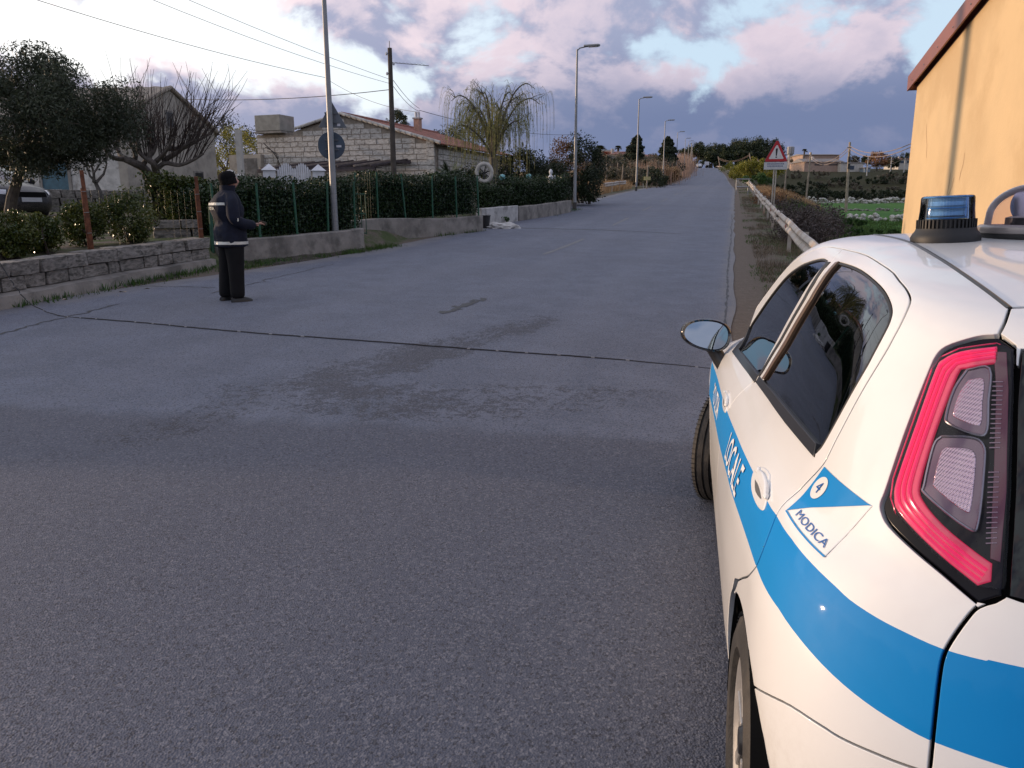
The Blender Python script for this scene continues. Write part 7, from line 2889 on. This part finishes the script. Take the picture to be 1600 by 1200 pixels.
    for (xb, xt, pb, pt, D_, lab) in spec:
        b = gx(xb, D_)
        top = at(xt, pt, D_)
        t = thing('telephone_pole', lab, 'telephone pole', b, 0, 'telephone poles across the right field')
        d = top - b
        MB().tube([(0, 0, -.3), tuple(d * .5), tuple(d)], [.15, .13, .10], 10).build('shaft', M_WPOLE, t, smooth=True)
        MB().box(-.22, .22, -.05, .05, d.z - .55, d.z - .47, 0, Matrix.Translation((d.x, d.y, 0))).build('bracket', M_GALV, t)
        if D_ == 80:
            for zz in (.62, .72):
                MB().lathe([(.16, 0), (.16, .5), (.14, .52), (.14, 0)], 10, Matrix.Translation((d.x * zz, d.y * zz, d.z * zz))).build('bracket_cage', M_TRIM, t)
        tops.append(top)
    M_W2 = plain('sunlit_cable', (.30, .22, .18), .6)
    end = at(1455, 202, 48)
    for j, (dz_, sg) in enumerate(((-.35, .9), (-.6, 1.0), (-.95, 1.5))):
        wire('%s telephone wire running right to the yellow building' % ['upper', 'middle', 'lower dark'][j], tops[0] + Vector((0, 0, dz_)), end + Vector((0, 0, dz_ * .6)), sg, .03, mat=M_W2 if j < 2 else M_WIRE)
    nm = ['first', 'second', 'third', 'fourth', 'fifth']
    for k in range(5):
        for j in (0, 1):
            wire('%s sagging telephone wire in the %s span from the right' % (['upper', 'lower'][j], nm[k]), tops[k] + Vector((0, 0, -.4 - .3 * j)), tops[k + 1] + Vector((0, 0, -.4 - .3 * j)), 1.3, .03, mat=M_W2)
    return


right_side()


def far_house(name, label, px0, px1, pyb, pyt, D, wallm, roofm, depth=7, windows=0, hip=True, ridge=.35, flat=False):
    a, b = at(px0, pyb, D), at(px1, pyb, D)
    t = thing(name, label, 'house', (a.x, a.y, a.z))
    W = b.x - a.x
    H = at(px0, pyt, D).z - a.z
    eh = H * (1 - ridge) if not flat else H
    w = MB().box(0, W, 0, depth, -2.5, eh).build('wall', wallm, t)
    if flat:
        MB().box(-.15, W + .15, -.15, depth + .15, eh, eh + .25).build('roof', roofm, t)
    else:
        i = depth * .45 if hip else 0
        o = .35
        z = eh - .02
        r = MB().add([(-o, -o, z), (W + o, -o, z), (W + o, depth + o, z), (-o, depth + o, z), (i, depth / 2, H), (W - i, depth / 2, H)], [(0, 1, 5, 4), (1, 2, 5), (2, 3, 4, 5), (3, 0, 4), (3, 2, 1, 0)]).build('roof', roofm, t)
        MB().box(W * .3, W * .3 + .5, depth * .3, depth * .3 + .5, eh + .3, H + .4).build('chimney', M_CONCW, r)
    for k in range(windows):
        x = W * (k + .5) / windows
        f = MB().box(x - .65, x + .65, -.05, .05, eh * .30, eh * .78).build('window', M_CONCW, t)
        MB().box(x - .5, x + .5, -.06, -.03, eh * .34, eh * .74).build('pane', plain('window_glass_dark', (.02, .03, .04)), f)
    return t


def far_things():
    rng = np.random.default_rng(91)
    M_PINK = pm('pinkish_render', (.40, .285, .225), .95, .1, 2, .2, 20)
    M_PALE = pm('pale_render', (.50, .47, .42), .95, .1, 2, .2, 20)
    M_RED2 = pm('far_red_tiles', (.30, .13, .095), .9, .2, 4, .4, 12)
    M_GREYR = pm('grey_fibre_roof', (.24, .21, .19), .9, .15, 3, .2, 12)
    # left group behind the scrub
    far_house('villa', 'far villa with hipped red roof left of the first cypress', 948, 980, 254, 234, 150, M_PALE, M_RED2, 9, 3)
    far_house('villa', 'far low villa with red roof between the two cypresses', 996, 1030, 256, 239, 155, M_PALE, M_RED2, 9, 3)
    far_house('villa', 'far white house with flat roof behind the palm', 940, 958, 250, 236, 180, M_PALE, M_CONCW, 8, 1, flat=True)
    # cypresses
    for i, (px, pb, pt, D, r, lab) in enumerate(((986, 262, 212, 112, 1.45, 'tall dark cypress left, behind the third street lamp'), (1043, 262, 214, 116, 1.45, 'tall dark cypress right, beside the fourth street lamp'))):
        b = at(px, pb, D)
        t = thing('cypress', lab, 'cypress', b, 0, 'pair of cypresses')
        H = at(px, pt, D).z - b.z
        MB().tube([(0, 0, -1.5), (0, 0, H * .9)], [.2, .03], 7).build('trunk', M_BARK, t)
        n = 9000
        z = rng.uniform(0, 1, n)
        rr = r * np.sin(np.pi * np.clip(z * .82 + .14, 0, 1)) ** .7 * (1 - .35 * z) * (1 + .16 * np.sin(z * 23 + i) + .12 * np.sin(z * 51))
        a = rng.uniform(0, 2 * math.pi, n)
        s = rng.uniform(.55, 1.05, n) ** .6
        P = np.stack([rr * s * np.cos(a) + (z * .8 if i == 0 else -z * .1), rr * s * np.sin(a), z * H], 1)
        leaf_obj('crown', P, .34, rng, L_CYP, t, 2.6, updir=(0, 0, 1), flat=.5, tint=.5 + .4 * np.sin(a * 3 + z * 20))
    # palms
    for i, (px, pb, pt, D, lab) in enumerate(((936, 252, 227, 120, 'palm tree left of the far villas'), (965, 240, 228, 158, 'small palm over the far villa roof'), (1256, 243, 233, 215, 'palm behind the farmhouse roof'))):
        b = at(px, pb, D)
        t = thing('palm_tree', lab, 'palm', b)
        H = at(px, pt, D).z - b.z
        MB().tube([(0, 0, -2), (.1, 0, H * .75)], [.26, .2], 8).build('trunk', M_BARKG, t)
        for k in range(20):
            a = 2 * math.pi * k / 20 + rng.uniform(-.1, .1)
            e = rng.uniform(-.2, 1.2)
            L = H * .42
            out = Vector((math.cos(a) * math.cos(e), math.sin(a) * math.cos(e), math.sin(e)))
            fr = MB()
            base = Vector((.1, 0, H * .75))
            s_ = out.cross(Vector((0, 0, 1))).normalized()
            for f in np.linspace(.1, 1, 10):
                p = base + out * L * f + Vector((0, 0, -.45 * L * f * f))
                for s in (-1, 1):
                    fr.add([p, p + out * .12, p + s_ * s * .55 * math.sin(math.pi * (.2 + .75 * f)) + out * .25 - Vector((0, 0, .1))], [(0, 1, 2)])
            fr.build('frond', plain('palm_green', (.045, .055, .020), .5), t)
    # grey-brown scrub across the middle distance on the left
    G = 'scrub left of the road'
    W = ['first', 'second', 'third', 'fourth', 'fifth', 'sixth', 'seventh', 'eighth', 'ninth', 'tenth', 'eleventh', 'twelfth', 'thirteenth', 'fourteenth', 'fifteenth', 'sixteenth']
    k = 0
    for row, (D0, n, x0, x1, r, h, mats) in enumerate(((84, 8, 938, 1015, 2.1, 1.0, (L_GREYB, L_DARK)), (104, 9, 930, 1040, 2.4, 1.35, (L_GREYB, L_GREYB, L_DARK)), (132, 8, 925, 1030, 3.0, 1.6, (L_GREYB,)))):
        for i in range(n):
            px = x0 + (x1 - x0) * i / (n - 1)
            D = D0 + rng.uniform(-4, 4)
            bush('scrub', 'grey-brown scrub bush left of the road, %s from the left in its %s row' % (W[i], ['near', 'middle', 'far'][row]), gx(px, D) + Vector((0, 0, .2 + row * .45)), 400 + k, (r, r * .8, h), 1700, .17 + .05 * row, mats[i % len(mats)], 'bush', G, nclump=22, stems=4)
            k += 1
    # reeds along the left edge further up
    for i in range(13):
        y0 = 98 + i * 11
        t = thing('reed_clump', 'pinkish reed clump by the left road edge, %s going up the road' % W[i], 'reeds', (float(XL(y0)) - 3.2, y0, float(PROF(y0))), 0, 'reeds along the road')
        n = 900
        P = np.stack([rng.normal(0, 1.3, n), rng.normal(0, 3.2, n), np.zeros(n)], 1)
        blades('stalks', P, 2.5 + .12 * i, rng, L_REED, t, None, .035, .18)
    bush('golden_bush', 'round golden dry bush left of the road behind the fourth lamp', gx(1044, 98) + Vector((0, 0, .4)), 470, (1.7, 1.5, 1.0), 5000, .2, L_DRY, 'bush', nclump=40)
    bush('dark_bush', 'dark green bush between the two left crash barriers', gx(1022, 76) + Vector((0, 0, .1)), 471, (1.5, 1.6, .75), 4000, .14, L_DARK, 'bush', nclump=34)
    # small yellow tanks sign by the road
    p = gx(1009, 70)
    t = thing('marker_sign', 'small weathered yellow sign on a leaning stake by the near left barrier', 'sign', p)
    MB().tube([(0, 0, -.1), (.05, 0, 2.0)], .06, 6).build('stake', M_WPOLE, t)
    bevel(MB().box(-.28, .32, -.09, -.05, .75, 1.05).build('board', pm('faded_yellow', (.42, .36, .16), .7, .2, 6, .2, 30), t), .01)
    # stakes in the scrub
    for i, (px, D, h) in enumerate(((945, 74, 2.4), (970, 78, 2.2), (962, 92, 2.6))):
        b = gx(px, D)
        tag(MB().tube([b - Vector((0, 0, .2)), b + Vector((.1, 0, h))], .05, 6).build('wooden_stake', M_WPOLE), 'pale wooden stake standing in the scrub, %s from the left' % ['first', 'third', 'second'][i], 'stake', 'stakes in the scrub')
    # wood closing the view: pines of different size, each its own tree
    spec = [(1072, 258, 232, 300), (1090, 262, 224, 275), (1104, 262, 220, 285), (1122, 262, 226, 290), (1138, 262, 228, 280), (1150, 262, 219, 295), (1163, 262, 217, 285), (1176, 262, 222, 290), (1186, 262, 216, 280), (1196, 262, 214, 295),
            (1206, 262, 226, 285), (1112, 262, 236, 265), (1132, 262, 238, 268), (1156, 262, 236, 266), (1180, 262, 238, 264), (1198, 262, 236, 268)]
    for i, (px, pb, pt, D) in enumerate(spec):
        b = at(px, pb, D)
        H = at(px, pt, D).z - b.z
        r = H * rng.uniform(.42, .55)
        tree('pine_tree', 'dark pine in the wood beyond the crest, %s from the left in the %s rank' % (W[i] if i < 11 else W[i - 11], 'back' if i < 11 else 'front'), 'tree', b, 500 + i, H, (r, r * .8, H * .32), 3600, .62, L_PINE, .3, 34, H * .16, H * .66, 'wood beyond the crest', nlimb=5, shell=.3)
    for i in range(9):
        bush('undergrowth', 'dark undergrowth at the foot of the far wood, %s from the left' % W[i], at(1078 + i * 16, 263, 262 + (i % 3) * 4), 580 + i, (4.2, 2.5, 1.6), 1100, .5, L_DARK, 'bush', 'undergrowth of the far wood', nclump=18, stems=2)
    # white notice board by the crest
    b = at(1104, 263, 262)
    t = thing('notice_board', 'white rectangular notice board on posts in front of the dark wood', 'sign', b)
    MB().box(-.75, .75, -.05, .05, 1.0, 2.1).build('panel', M_WHITEP, t)
    for x in (-.6, .6):
        MB().box(x - .05, x + .05, .06, .12, -1, 2.0).build('post', M_GALV, t)
    # farmhouse group on the right
    fh = far_house('farmhouse', 'pinkish farmhouse with low gable and two strip windows across the field', 1256, 1316, 268, 246, 205, M_PINK, M_GREYR, 10, 0, False, .30)
    p = at(1275, 258, 205)
    for x0, x1, z in ((1273, 1287, 257), (1295, 1309, 257)):
        a, b = at(x0, z + 1.4, 204.9), at(x1, z - 1.2, 204.9)
        o_ = fh.location
        MB().box(a.x - o_.x, b.x - o_.x, -.08, .05, a.z - o_.z, b.z - o_.z).build('strip_window', plain('dark_strip_window', (.10, .075, .065), .5), fh)
    far_house('barn', 'taller grey-pink barn with flat ridge behind the farmhouse', 1253, 1310, 262, 239, 222, M_PINK, M_GREYR, 10, 0, False, .12)
    far_house('farm_annex', 'low pale farm annex right of the pink farmhouse', 1313, 1348, 270, 255, 203, M_PALE, M_GREYR, 8, 1, flat=True)
    far_house('tool_shed', 'small blue-grey metal shed at the right end of the farm', 1351, 1359, 270, 263, 200, pm('blue_shed', (.20, .25, .30), .6, .1, 4, .1, 20), M_GREYR, 3, 0, flat=True)
    far_house('hill_house', 'pale two-storey house at the right, next to the yellow building', 1404, 1424, 258, 246, 230, M_PALE, M_RED2, 9, 2, True, .25)
    # water tower
    b = at(1234, 252, 300)
    t = thing('water_tower', 'pale grey cylindrical tower behind the danger sign', 'tower', b)
    H = at(1234, 229, 300).z - b.z
    MB().lathe([(.0, -3), (.9, -3), (.9, H * .45), (1.3, H * .5), (1.3, H * .97), (.9, H), (.0, H)], 18).build('tank', pm('tower_concrete', (.40, .40, .41), .9, .1, 3, .1, 20), t, smooth=True)
    for k in range(8):
        a = k * math.pi / 4
        MB().box(1.29, 1.36, -.06, .06, H * .5, H * .97, 0, Matrix.Rotation(a, 4, 'Z')).build('rib', M_CONC, t)
    # trees round the farm
    for i, (px, pb, pt, D, mat, lab) in enumerate(((1246, 266, 243, 230, L_GREYB, 'bare brown tree left of the farmhouse'), (1370, 268, 236, 210, L_RUST, 'orange autumn tree right of the farm annex'), (1392, 268, 244, 215, L_DARK, 'dark tree between the orange tree and the pale house'),
                                                   (1355, 262, 243, 245, L_DARK, 'dark tree behind the metal shed'), (1412, 262, 238, 250, L_DARK, 'dark tree behind the pale two-storey house'), (1335, 258, 244, 260, L_GREYB, 'grey tree behind the farm annex'))):
        b = at(px, pb, D)
        H = at(px, pt, D).z - b.z
        tree('farm_tree', lab, 'tree', b, 540 + i, H, (H * .5, H * .45, H * .36), 2600, .42, mat, .2, 26, H * .17, H * .6, 'trees round the farm', nlimb=5)
    for i, (px, D) in enumerate(((1349, 190), (1385, 195), (1406, 200))):
        b = gx(px, D)
        b.z = at(px, 268, D).z
        z1 = at(px, 246, D).z - b.z
        t = thing('concrete_pylon', 'thin pale concrete pole on the horizon by the farm, %s from the left' % W[i], 'pole', b, 0, 'concrete poles by the farm')
        MB().tube([(0, 0, -1), (0, 0, z1)], [.16, .10], 8).build('shaft', M_CONCW, t)
        MB().box(-.5, .5, -.05, .05, z1 - .5, z1 - .38).build('cross_arm', M_GALV, t)


far_things()


# ------------------------------------------------------------------ cable across the road
def road_cable():
    zf = lambda x, y: float(PROF(y)) + .012 + .03 * math.sin(math.pi * min(1, max(0, (x - float(XL(y)) + .35) / (float(XR(y)) + .4 - float(XL(y))))))
    px = [(92, 497), (150, 503), (230, 511), (300, 518), (420, 529), (560, 539), (700, 549), (820, 557), (960, 566), (1100, 579)]
    pts = []
    for q in px:
        p = gp(*q)
        pts.append(Vector((p.x, p.y, zf(p.x, p.y) + .008)))
    pts.append(Vector((2.15, 6.9, zf(2.1, 6.9) + .008)))
    rise = [at(-60, 330, 10.2), at(0, 412, 10.15), at(24, 447, 10.05), at(48, 474, 9.95)]
    allp = [Vector(p) for p in rise] + pts
    c = crom(allp, 8)
    rg = random.Random(2)
    c = [Vector(p) + Vector((rg.gauss(0, .006), rg.gauss(0, .006), 0)) for p in c]
    t = thing('road_cable', 'thin dark cable lying across the road from the left wall to the police car', 'cable')
    MB().tube(c, .0065, 6).build('sheath', plain('cable_sheath', (.03, .028, .03), .7), t, smooth=True)
    # pale tape bindings
    for k in range(10, len(c) - 3, 3):
        if rg.random() < .75:
            MB().tube([c[k], c[k].lerp(c[k + 1], .30)], .0075, 6).build('tape', pm('pale_tape', (.26, .25, .25), .7, .2, 9, 0), t)


road_cable()


# ------------------------------------------------------------------ the officer
def officer():
    base = gp(369, 474)
    rz = R_(-54)                 # faces right and slightly away (local +y is forward)
    t = thing('person', 'person in navy jacket with reflective bands and black beanie, standing on the road', 'person', (base.x, base.y, road_z(base.x, base.y) + .035), rz)
    t.scale = (1.04, 1.04, .96)
    M_NAVY = pm('navy_jacket_cloth', (.012, .015, .028), .85, .25, 9, .5, 45, spec=.25, bdist=.006)
    M_BLK = pm('black_trouser_cloth', (.007, .007, .008), .85, .25, 9, .4, 45, spec=.25)
    M_SKIN = pm('skin', (.42, .24, .18), .6, .08, 12, .05, 60)
    M_REFL = pm('reflective_band', (.62, .62, .56), .35, .06, 12, .05, 60)
    M_WOOL = pm('black_wool', (.008, .008, .009), .95, .3, 30, .6, 140, spec=.15)

    def loft(rings, n=20, close=(True, True)):
        """rings: (cx,cy,z,rx,ry,twist)"""
        mb = MB()
        vs = []
        for (cx, cy, z, rx, ry) in rings:
            for k in range(n):
                a = 2 * math.pi * k / n
                e = 2.4
                x = abs(math.cos(a)) ** (2 / e) * math.copysign(1, math.cos(a)) * rx
                y = abs(math.sin(a)) ** (2 / e) * math.copysign(1, math.sin(a)) * ry
                vs.append((cx + x, cy + y, z))
        m = len(rings)
        fs = [(i * n + k, i * n + (k + 1) % n, (i + 1) * n + (k + 1) % n, (i + 1) * n + k) for i in range(m - 1) for k in range(n)]
        if close[0]:
            fs.append(tuple(range(n))[::-1])
        if close[1]:
            fs.append(tuple((m - 1) * n + k for k in range(n)))
        mb.add(vs, fs)
        return mb

    # body: skeleton grown into one skin (legs, trunk, neck, arms)
    def skin_obj(name, verts, edges, rad, mat, sub=2, root=0):
        me = bpy.data.meshes.new(name)
        me.from_pydata(verts, edges, [])
        o = bpy.data.objects.new(name, me)
        COL.objects.link(o)
        m = o.modifiers.new('skin', 'SKIN')
        m.use_smooth_shade = True
        for i, r in enumerate(rad):
            r2 = r if hasattr(r, '__len__') else (r, r)
            me.skin_vertices[0].data[i].radius = r2
            me.skin_vertices[0].data[i].use_root = (i == root)
        s = o.modifiers.new('sub', 'SUBSURF')
        s.levels = s.render_levels = sub
        dg = bpy.context.evaluated_depsgraph_get()
        me2 = bpy.data.meshes.new_from_object(o.evaluated_get(dg))
        bpy.data.objects.remove(o)
        me2.materials.append(mat)
        for p in me2.polygons:
            p.use_smooth = True
        return link(name, me2, t)
    V = [(0, 0, .97), (0, -.01, 1.15), (0, -.02, 1.38), (0, .0, 1.50), (0, .015, 1.56),
         (.10, .0, .93), (.11, .015, .50), (.115, -.015, .09), (-.10, -.02, .93), (-.105, -.045, .50), (-.11, -.08, .09),
         (.15, -.02, 1.40), (.25, -.02, 1.17), (.17, .20, 1.06), (-.15, -.02, 1.40), (-.25, -.03, 1.17), (-.16, .20, 1.06)]
    E = [(0, 1), (1, 2), (2, 3), (3, 4), (0, 5), (5, 6), (6, 7), (0, 8), (8, 9), (9, 10), (2, 11), (11, 12), (12, 13), (2, 14), (14, 15), (15, 16)]
    Rr = [.15, .14, .15, .065, .058, .095, .066, .05, .095, .066, .05, .055, .05, .036, .055, .05, .036]
    skin_obj('body', V, E, Rr, M_SKIN, 2)
    # head
    bm = bmesh.new()
    bmesh.ops.create_uvsphere(bm, u_segments=24, v_segments=18, radius=1)
    for v in bm.verts:
        x, y, z = v.co
        s = Vector((x * .078, y * .098, z * .118))
        if z < 0:
            s.x *= 1 - .22 * (-z)
            s.y = s.y * (1 - .12 * (-z)) + .012 * (-z)
        # nose, brow, mouth
        if y > .6:
            s.y += .022 * math.exp(-((x / .20) ** 2 + ((z + .12) / .22) ** 2))
            s.y -= .010 * math.exp(-(((abs(x) - .38) / .16) ** 2 + ((z - .08) / .12) ** 2))
            s.y += .005 * math.exp(-((x / .35) ** 2 + ((z + .50) / .08) ** 2))
        v.co = s
    me = bpy.data.meshes.new('head')
    bm.to_mesh(me)
    bm.free()
    me.materials.append(M_SKIN)
    for p in me.polygons:
        p.use_smooth = True
    head = link('head', me, t, (0, .035, 1.655), (R_(4), 0, R_(-24)))
    for s in (-1, 1):
        MB().lathe([(.0, -.008), (.018, -.006), (.024, .0), (.02, .008), (.0, .004)], 12, Matrix.Translation((s * .080, -.008, -.01)) @ Matrix.Rotation(R_(90), 4, 'Y') @ Matrix.Scale(1.4, 4, (0, 1, 0))).build('ear', M_SKIN, head, smooth=True)
        MB().lathe([(.0, .0), (.010, .002), (.012, .008), (.0, .012)], 10, Matrix.Translation((s * .032, .082, .012)) @ Matrix.Rotation(R_(-90), 4, 'X')).build('eye', plain('eye_dark', (.03, .02, .02), .2), head, smooth=True)
    # beanie
    pr = [(.084, -.030), (.088, -.01), (.090, .035), (.088, .05), (.090, .055), (.089, .085), (.078, .118), (.052, .142), (.02, .150), (.0, .151)]
    bn = MB().lathe([(r, z) for r, z in pr], 28, Matrix.Scale(1.07, 4) @ Matrix.Scale(1.17, 4, (0, 1, 0)))
    bn.build('beanie', M_WOOL, head, (0, -.012, -.022), (R_(10), 0, 0), smooth=True)
    # trousers
    leg = lambda s, fy, hem: loft([(s * .115, fy[0], .035, .078, .090), (s * .115, fy[0], .10, .080, .092), (s * .114, fy[1], .32, .086, .094), (s * .112, fy[2], .52, .094, .102), (s * .105, fy[3], .74, .112, .122), (s * .085, -.005, .90, .125, .142), (s * .06, 0, .98, .12, .145)])
    for s, fy in ((1, (-.005, .0, .005, .0)), (-1, (-.085, -.065, -.045, -.02))):
        tr = leg(s, fy, 0).build('trouser_leg', M_BLK, t, smooth=True)
        wr = tr.modifiers.new('sub', 'SUBSURF')
        wr.levels = wr.render_levels = 1
    # shoes
    for s, fy in ((1, -.005), (-1, -.085)):
        sh = MB()
        vs = []
        prof = [(-.095, .036, .055), (-.06, .042, .085), (.0, .046, .095), (.07, .050, .075), (.12, .050, .060), (.155, .042, .048), (.175, .024, .032)]
        n = 10
        for (y, w, h) in prof:
            for k in range(n):
                a = math.pi * k / (n - 1)
                vs.append((w * math.cos(a), y, max(0.0, h * math.sin(a))))
        fs = [(i * n + k, i * n + k + 1, (i + 1) * n + k + 1, (i + 1) * n + k) for i in range(len(prof) - 1) for k in range(n - 1)]
        fs += [tuple(range(n))[::-1], tuple((len(prof) - 1) * n + k for k in range(n))]
        fs += [(i * n, (i + 1) * n, (i + 1) * n + n - 1, i * n + n - 1) for i in range(len(prof) - 1)]
        sh.add(vs, fs)
        sh.build('shoe', plain('shoe_leather', (.006, .006, .006), .35), t, (s * .115, fy + .01, -.018), (0, 0, R_(-6 * s)), smooth=True)
    # jacket body: padded, cinched waist, hem at the hips
    jr = [(0, -.005, .75, .225, .195), (0, -.005, .765, .232, .202), (0, -.005, .90, .232, .200), (0, -.008, 1.00, .225, .192), (0, -.01, 1.08, .200, .165), (0, -.012, 1.105, .196, .160), (0, -.015, 1.14, .212, .176),
          (0, -.03, 1.25, .240, .205), (0, -.035, 1.36, .240, .195), (0, -.028, 1.43, .222, .155), (0, -.02, 1.485, .172, .115), (0, -.005, 1.52, .095, .085), (0, .0, 1.545, .082, .080)]
    jk = loft(jr, 32, (True, False)).build('jacket', M_NAVY, t, smooth=True)
    jk.modifiers.new('sub', 'SUBSURF').render_levels = 2
    tx = bpy.data.textures.new('folds', 'CLOUDS')
    tx.noise_scale = .11
    dm = jk.modifiers.new('folds', 'DISPLACE')
    dm.texture = tx
    dm.strength = .035
    dm.mid_level = .5
    loft([(0, .0, 1.50, .098, .092), (0, .0, 1.555, .098, .094), (0, .004, 1.595, .102, .098), (0, .004, 1.58, .090, .088), (0, .0, 1.52, .084, .082)], 24, (False, False)).build('collar', M_NAVY, t, smooth=True)
    # sleeves
    for s in (1, -1):
        pts = [(s * .12, -.02, 1.430), (s * .235, -.03, 1.345), (s * .272, -.03, 1.20), (s * .265, .0, 1.12), (s * .235, .10, 1.075), (s * .19, .20, 1.06), (s * .165, .235, 1.06)]
        c = crom(pts, 3)
        rad = list(np.interp(np.linspace(0, 1, len(c)), [0, .2, .5, .62, .85, 1], [.088, .086, .074, .076, .066, .058]))
        sl = MB().tube([tuple(p) for p in c], rad, 14).build('sleeve', M_NAVY, t, smooth=True)
        d2 = sl.modifiers.new('folds', 'DISPLACE')
        d2.texture = tx
        d2.strength = .022
        MB().box(-.018, .018, -.006, .006, -.02, .02, 0, Matrix.Translation((s * .338, .0, 1.13))).build('sleeve_badge', M_REFL, t)
        # hand: palm, four fingers, thumb
        wrist = Vector((s * .150, .265, 1.062))
        fwd = Vector((-s * .30, .95, .10 if s > 0 else .02)).normalized()
        side_ = fwd.cross(Vector((0, 0, 1))).normalized()
        up = side_.cross(fwd).normalized()
        hv, he, hr = [tuple(wrist - fwd * .03), tuple(wrist + fwd * .03), tuple(wrist + fwd * .075)], [(0, 1), (1, 2)], [(.026, .022), (.036, .018), (.040, .016)]
        skin_obj('hand', hv, he, hr, M_SKIN, 2)
        for k, (off_, ln) in enumerate(((-.030, .062), (-.010, .072), (.010, .070), (.030, .055))):
            b0 = wrist + fwd * .085 + side_ * off_
            curl = .35 + .08 * k if s < 0 else .12 + .12 * k
            p1 = b0 + (fwd - up * curl * .4).normalized() * ln * .45
            p2 = p1 + (fwd - up * curl * 1.2).normalized() * ln * .32
            p3 = p2 + (fwd - up * curl * 2.2).normalized() * ln * .26
            MB().tube([b0 - fwd * .02, b0, p1, p2, p3], [.009, .0095, .009, .008, .006], 8).build('finger', M_SKIN, t, smooth=True)
        tb = wrist + fwd * .02 - side_ * s * -.03
        MB().tube([tb, tb + (fwd * .6 - side_ * s * -.7 + up * .3).normalized() * .035, tb + (fwd * .9 - side_ * s * -.4 + up * .3).normalized() * .065], [.012, .011, .008], 8).build('thumb', M_SKIN, t, smooth=True)
    # reflective bands: across the shoulder blades and round the hem
    def band(z0, z1, a0, a1, rx, ry, cy, nm, off=.012):
        n = 30
        vs = []
        for z in (z0, z1):
            for k in range(n + 1):
                a = a0 + (a1 - a0) * k / n
                e = 2.4
                x = abs(math.cos(a)) ** (2 / e) * math.copysign(1, math.cos(a)) * (rx + off)
                y = abs(math.sin(a)) ** (2 / e) * math.copysign(1, math.sin(a)) * (ry + off)
                vs.append((x, cy + y, z))
        o = MB().add(vs, [(k, k + 1, n + 2 + k, n + 1 + k) for k in range(n)]).build(nm, M_REFL, t)
        sw = o.modifiers.new('wrap', 'SHRINKWRAP')
        sw.target = jk
        sw.offset = .005
        o.modifiers.new('thick', 'SOLIDIFY').thickness = .004
    band(.79, .83, 0, 2 * math.pi, .232, .201, -.005, 'hem_band', .004)
    band(1.325, 1.362, R_(185), R_(355), .240, .198, -.035, 'back_band', .003)
    # word on the back
    V2, F2 = text_mesh('POLIZIA', .085, .8, .002)
    P = []
    for x, y, _ in V2:
        xx = x
        ry = .205 + .018
        q = max(0.0, 1 - abs(xx / (.240 + .018)) ** 2.4) ** (1 / 2.4)
        P.append((xx, -.033 - ry * q, 1.275 + y * .75))
    bl_ = MB().add(P, F2).build('back_lettering', M_REFL, t)
    sw = bl_.modifiers.new('wrap', 'SHRINKWRAP')
    sw.target = jk
    sw.offset = .004
    bevel(MB().box(-.012, .012, -.02, .02, -.05, .05, 0, Matrix.Translation((.12, .385, 1.085)) @ Matrix.Rotation(R_(70), 4, 'X')).build('hand_radio', M_TRIM, t), .004)


officer()
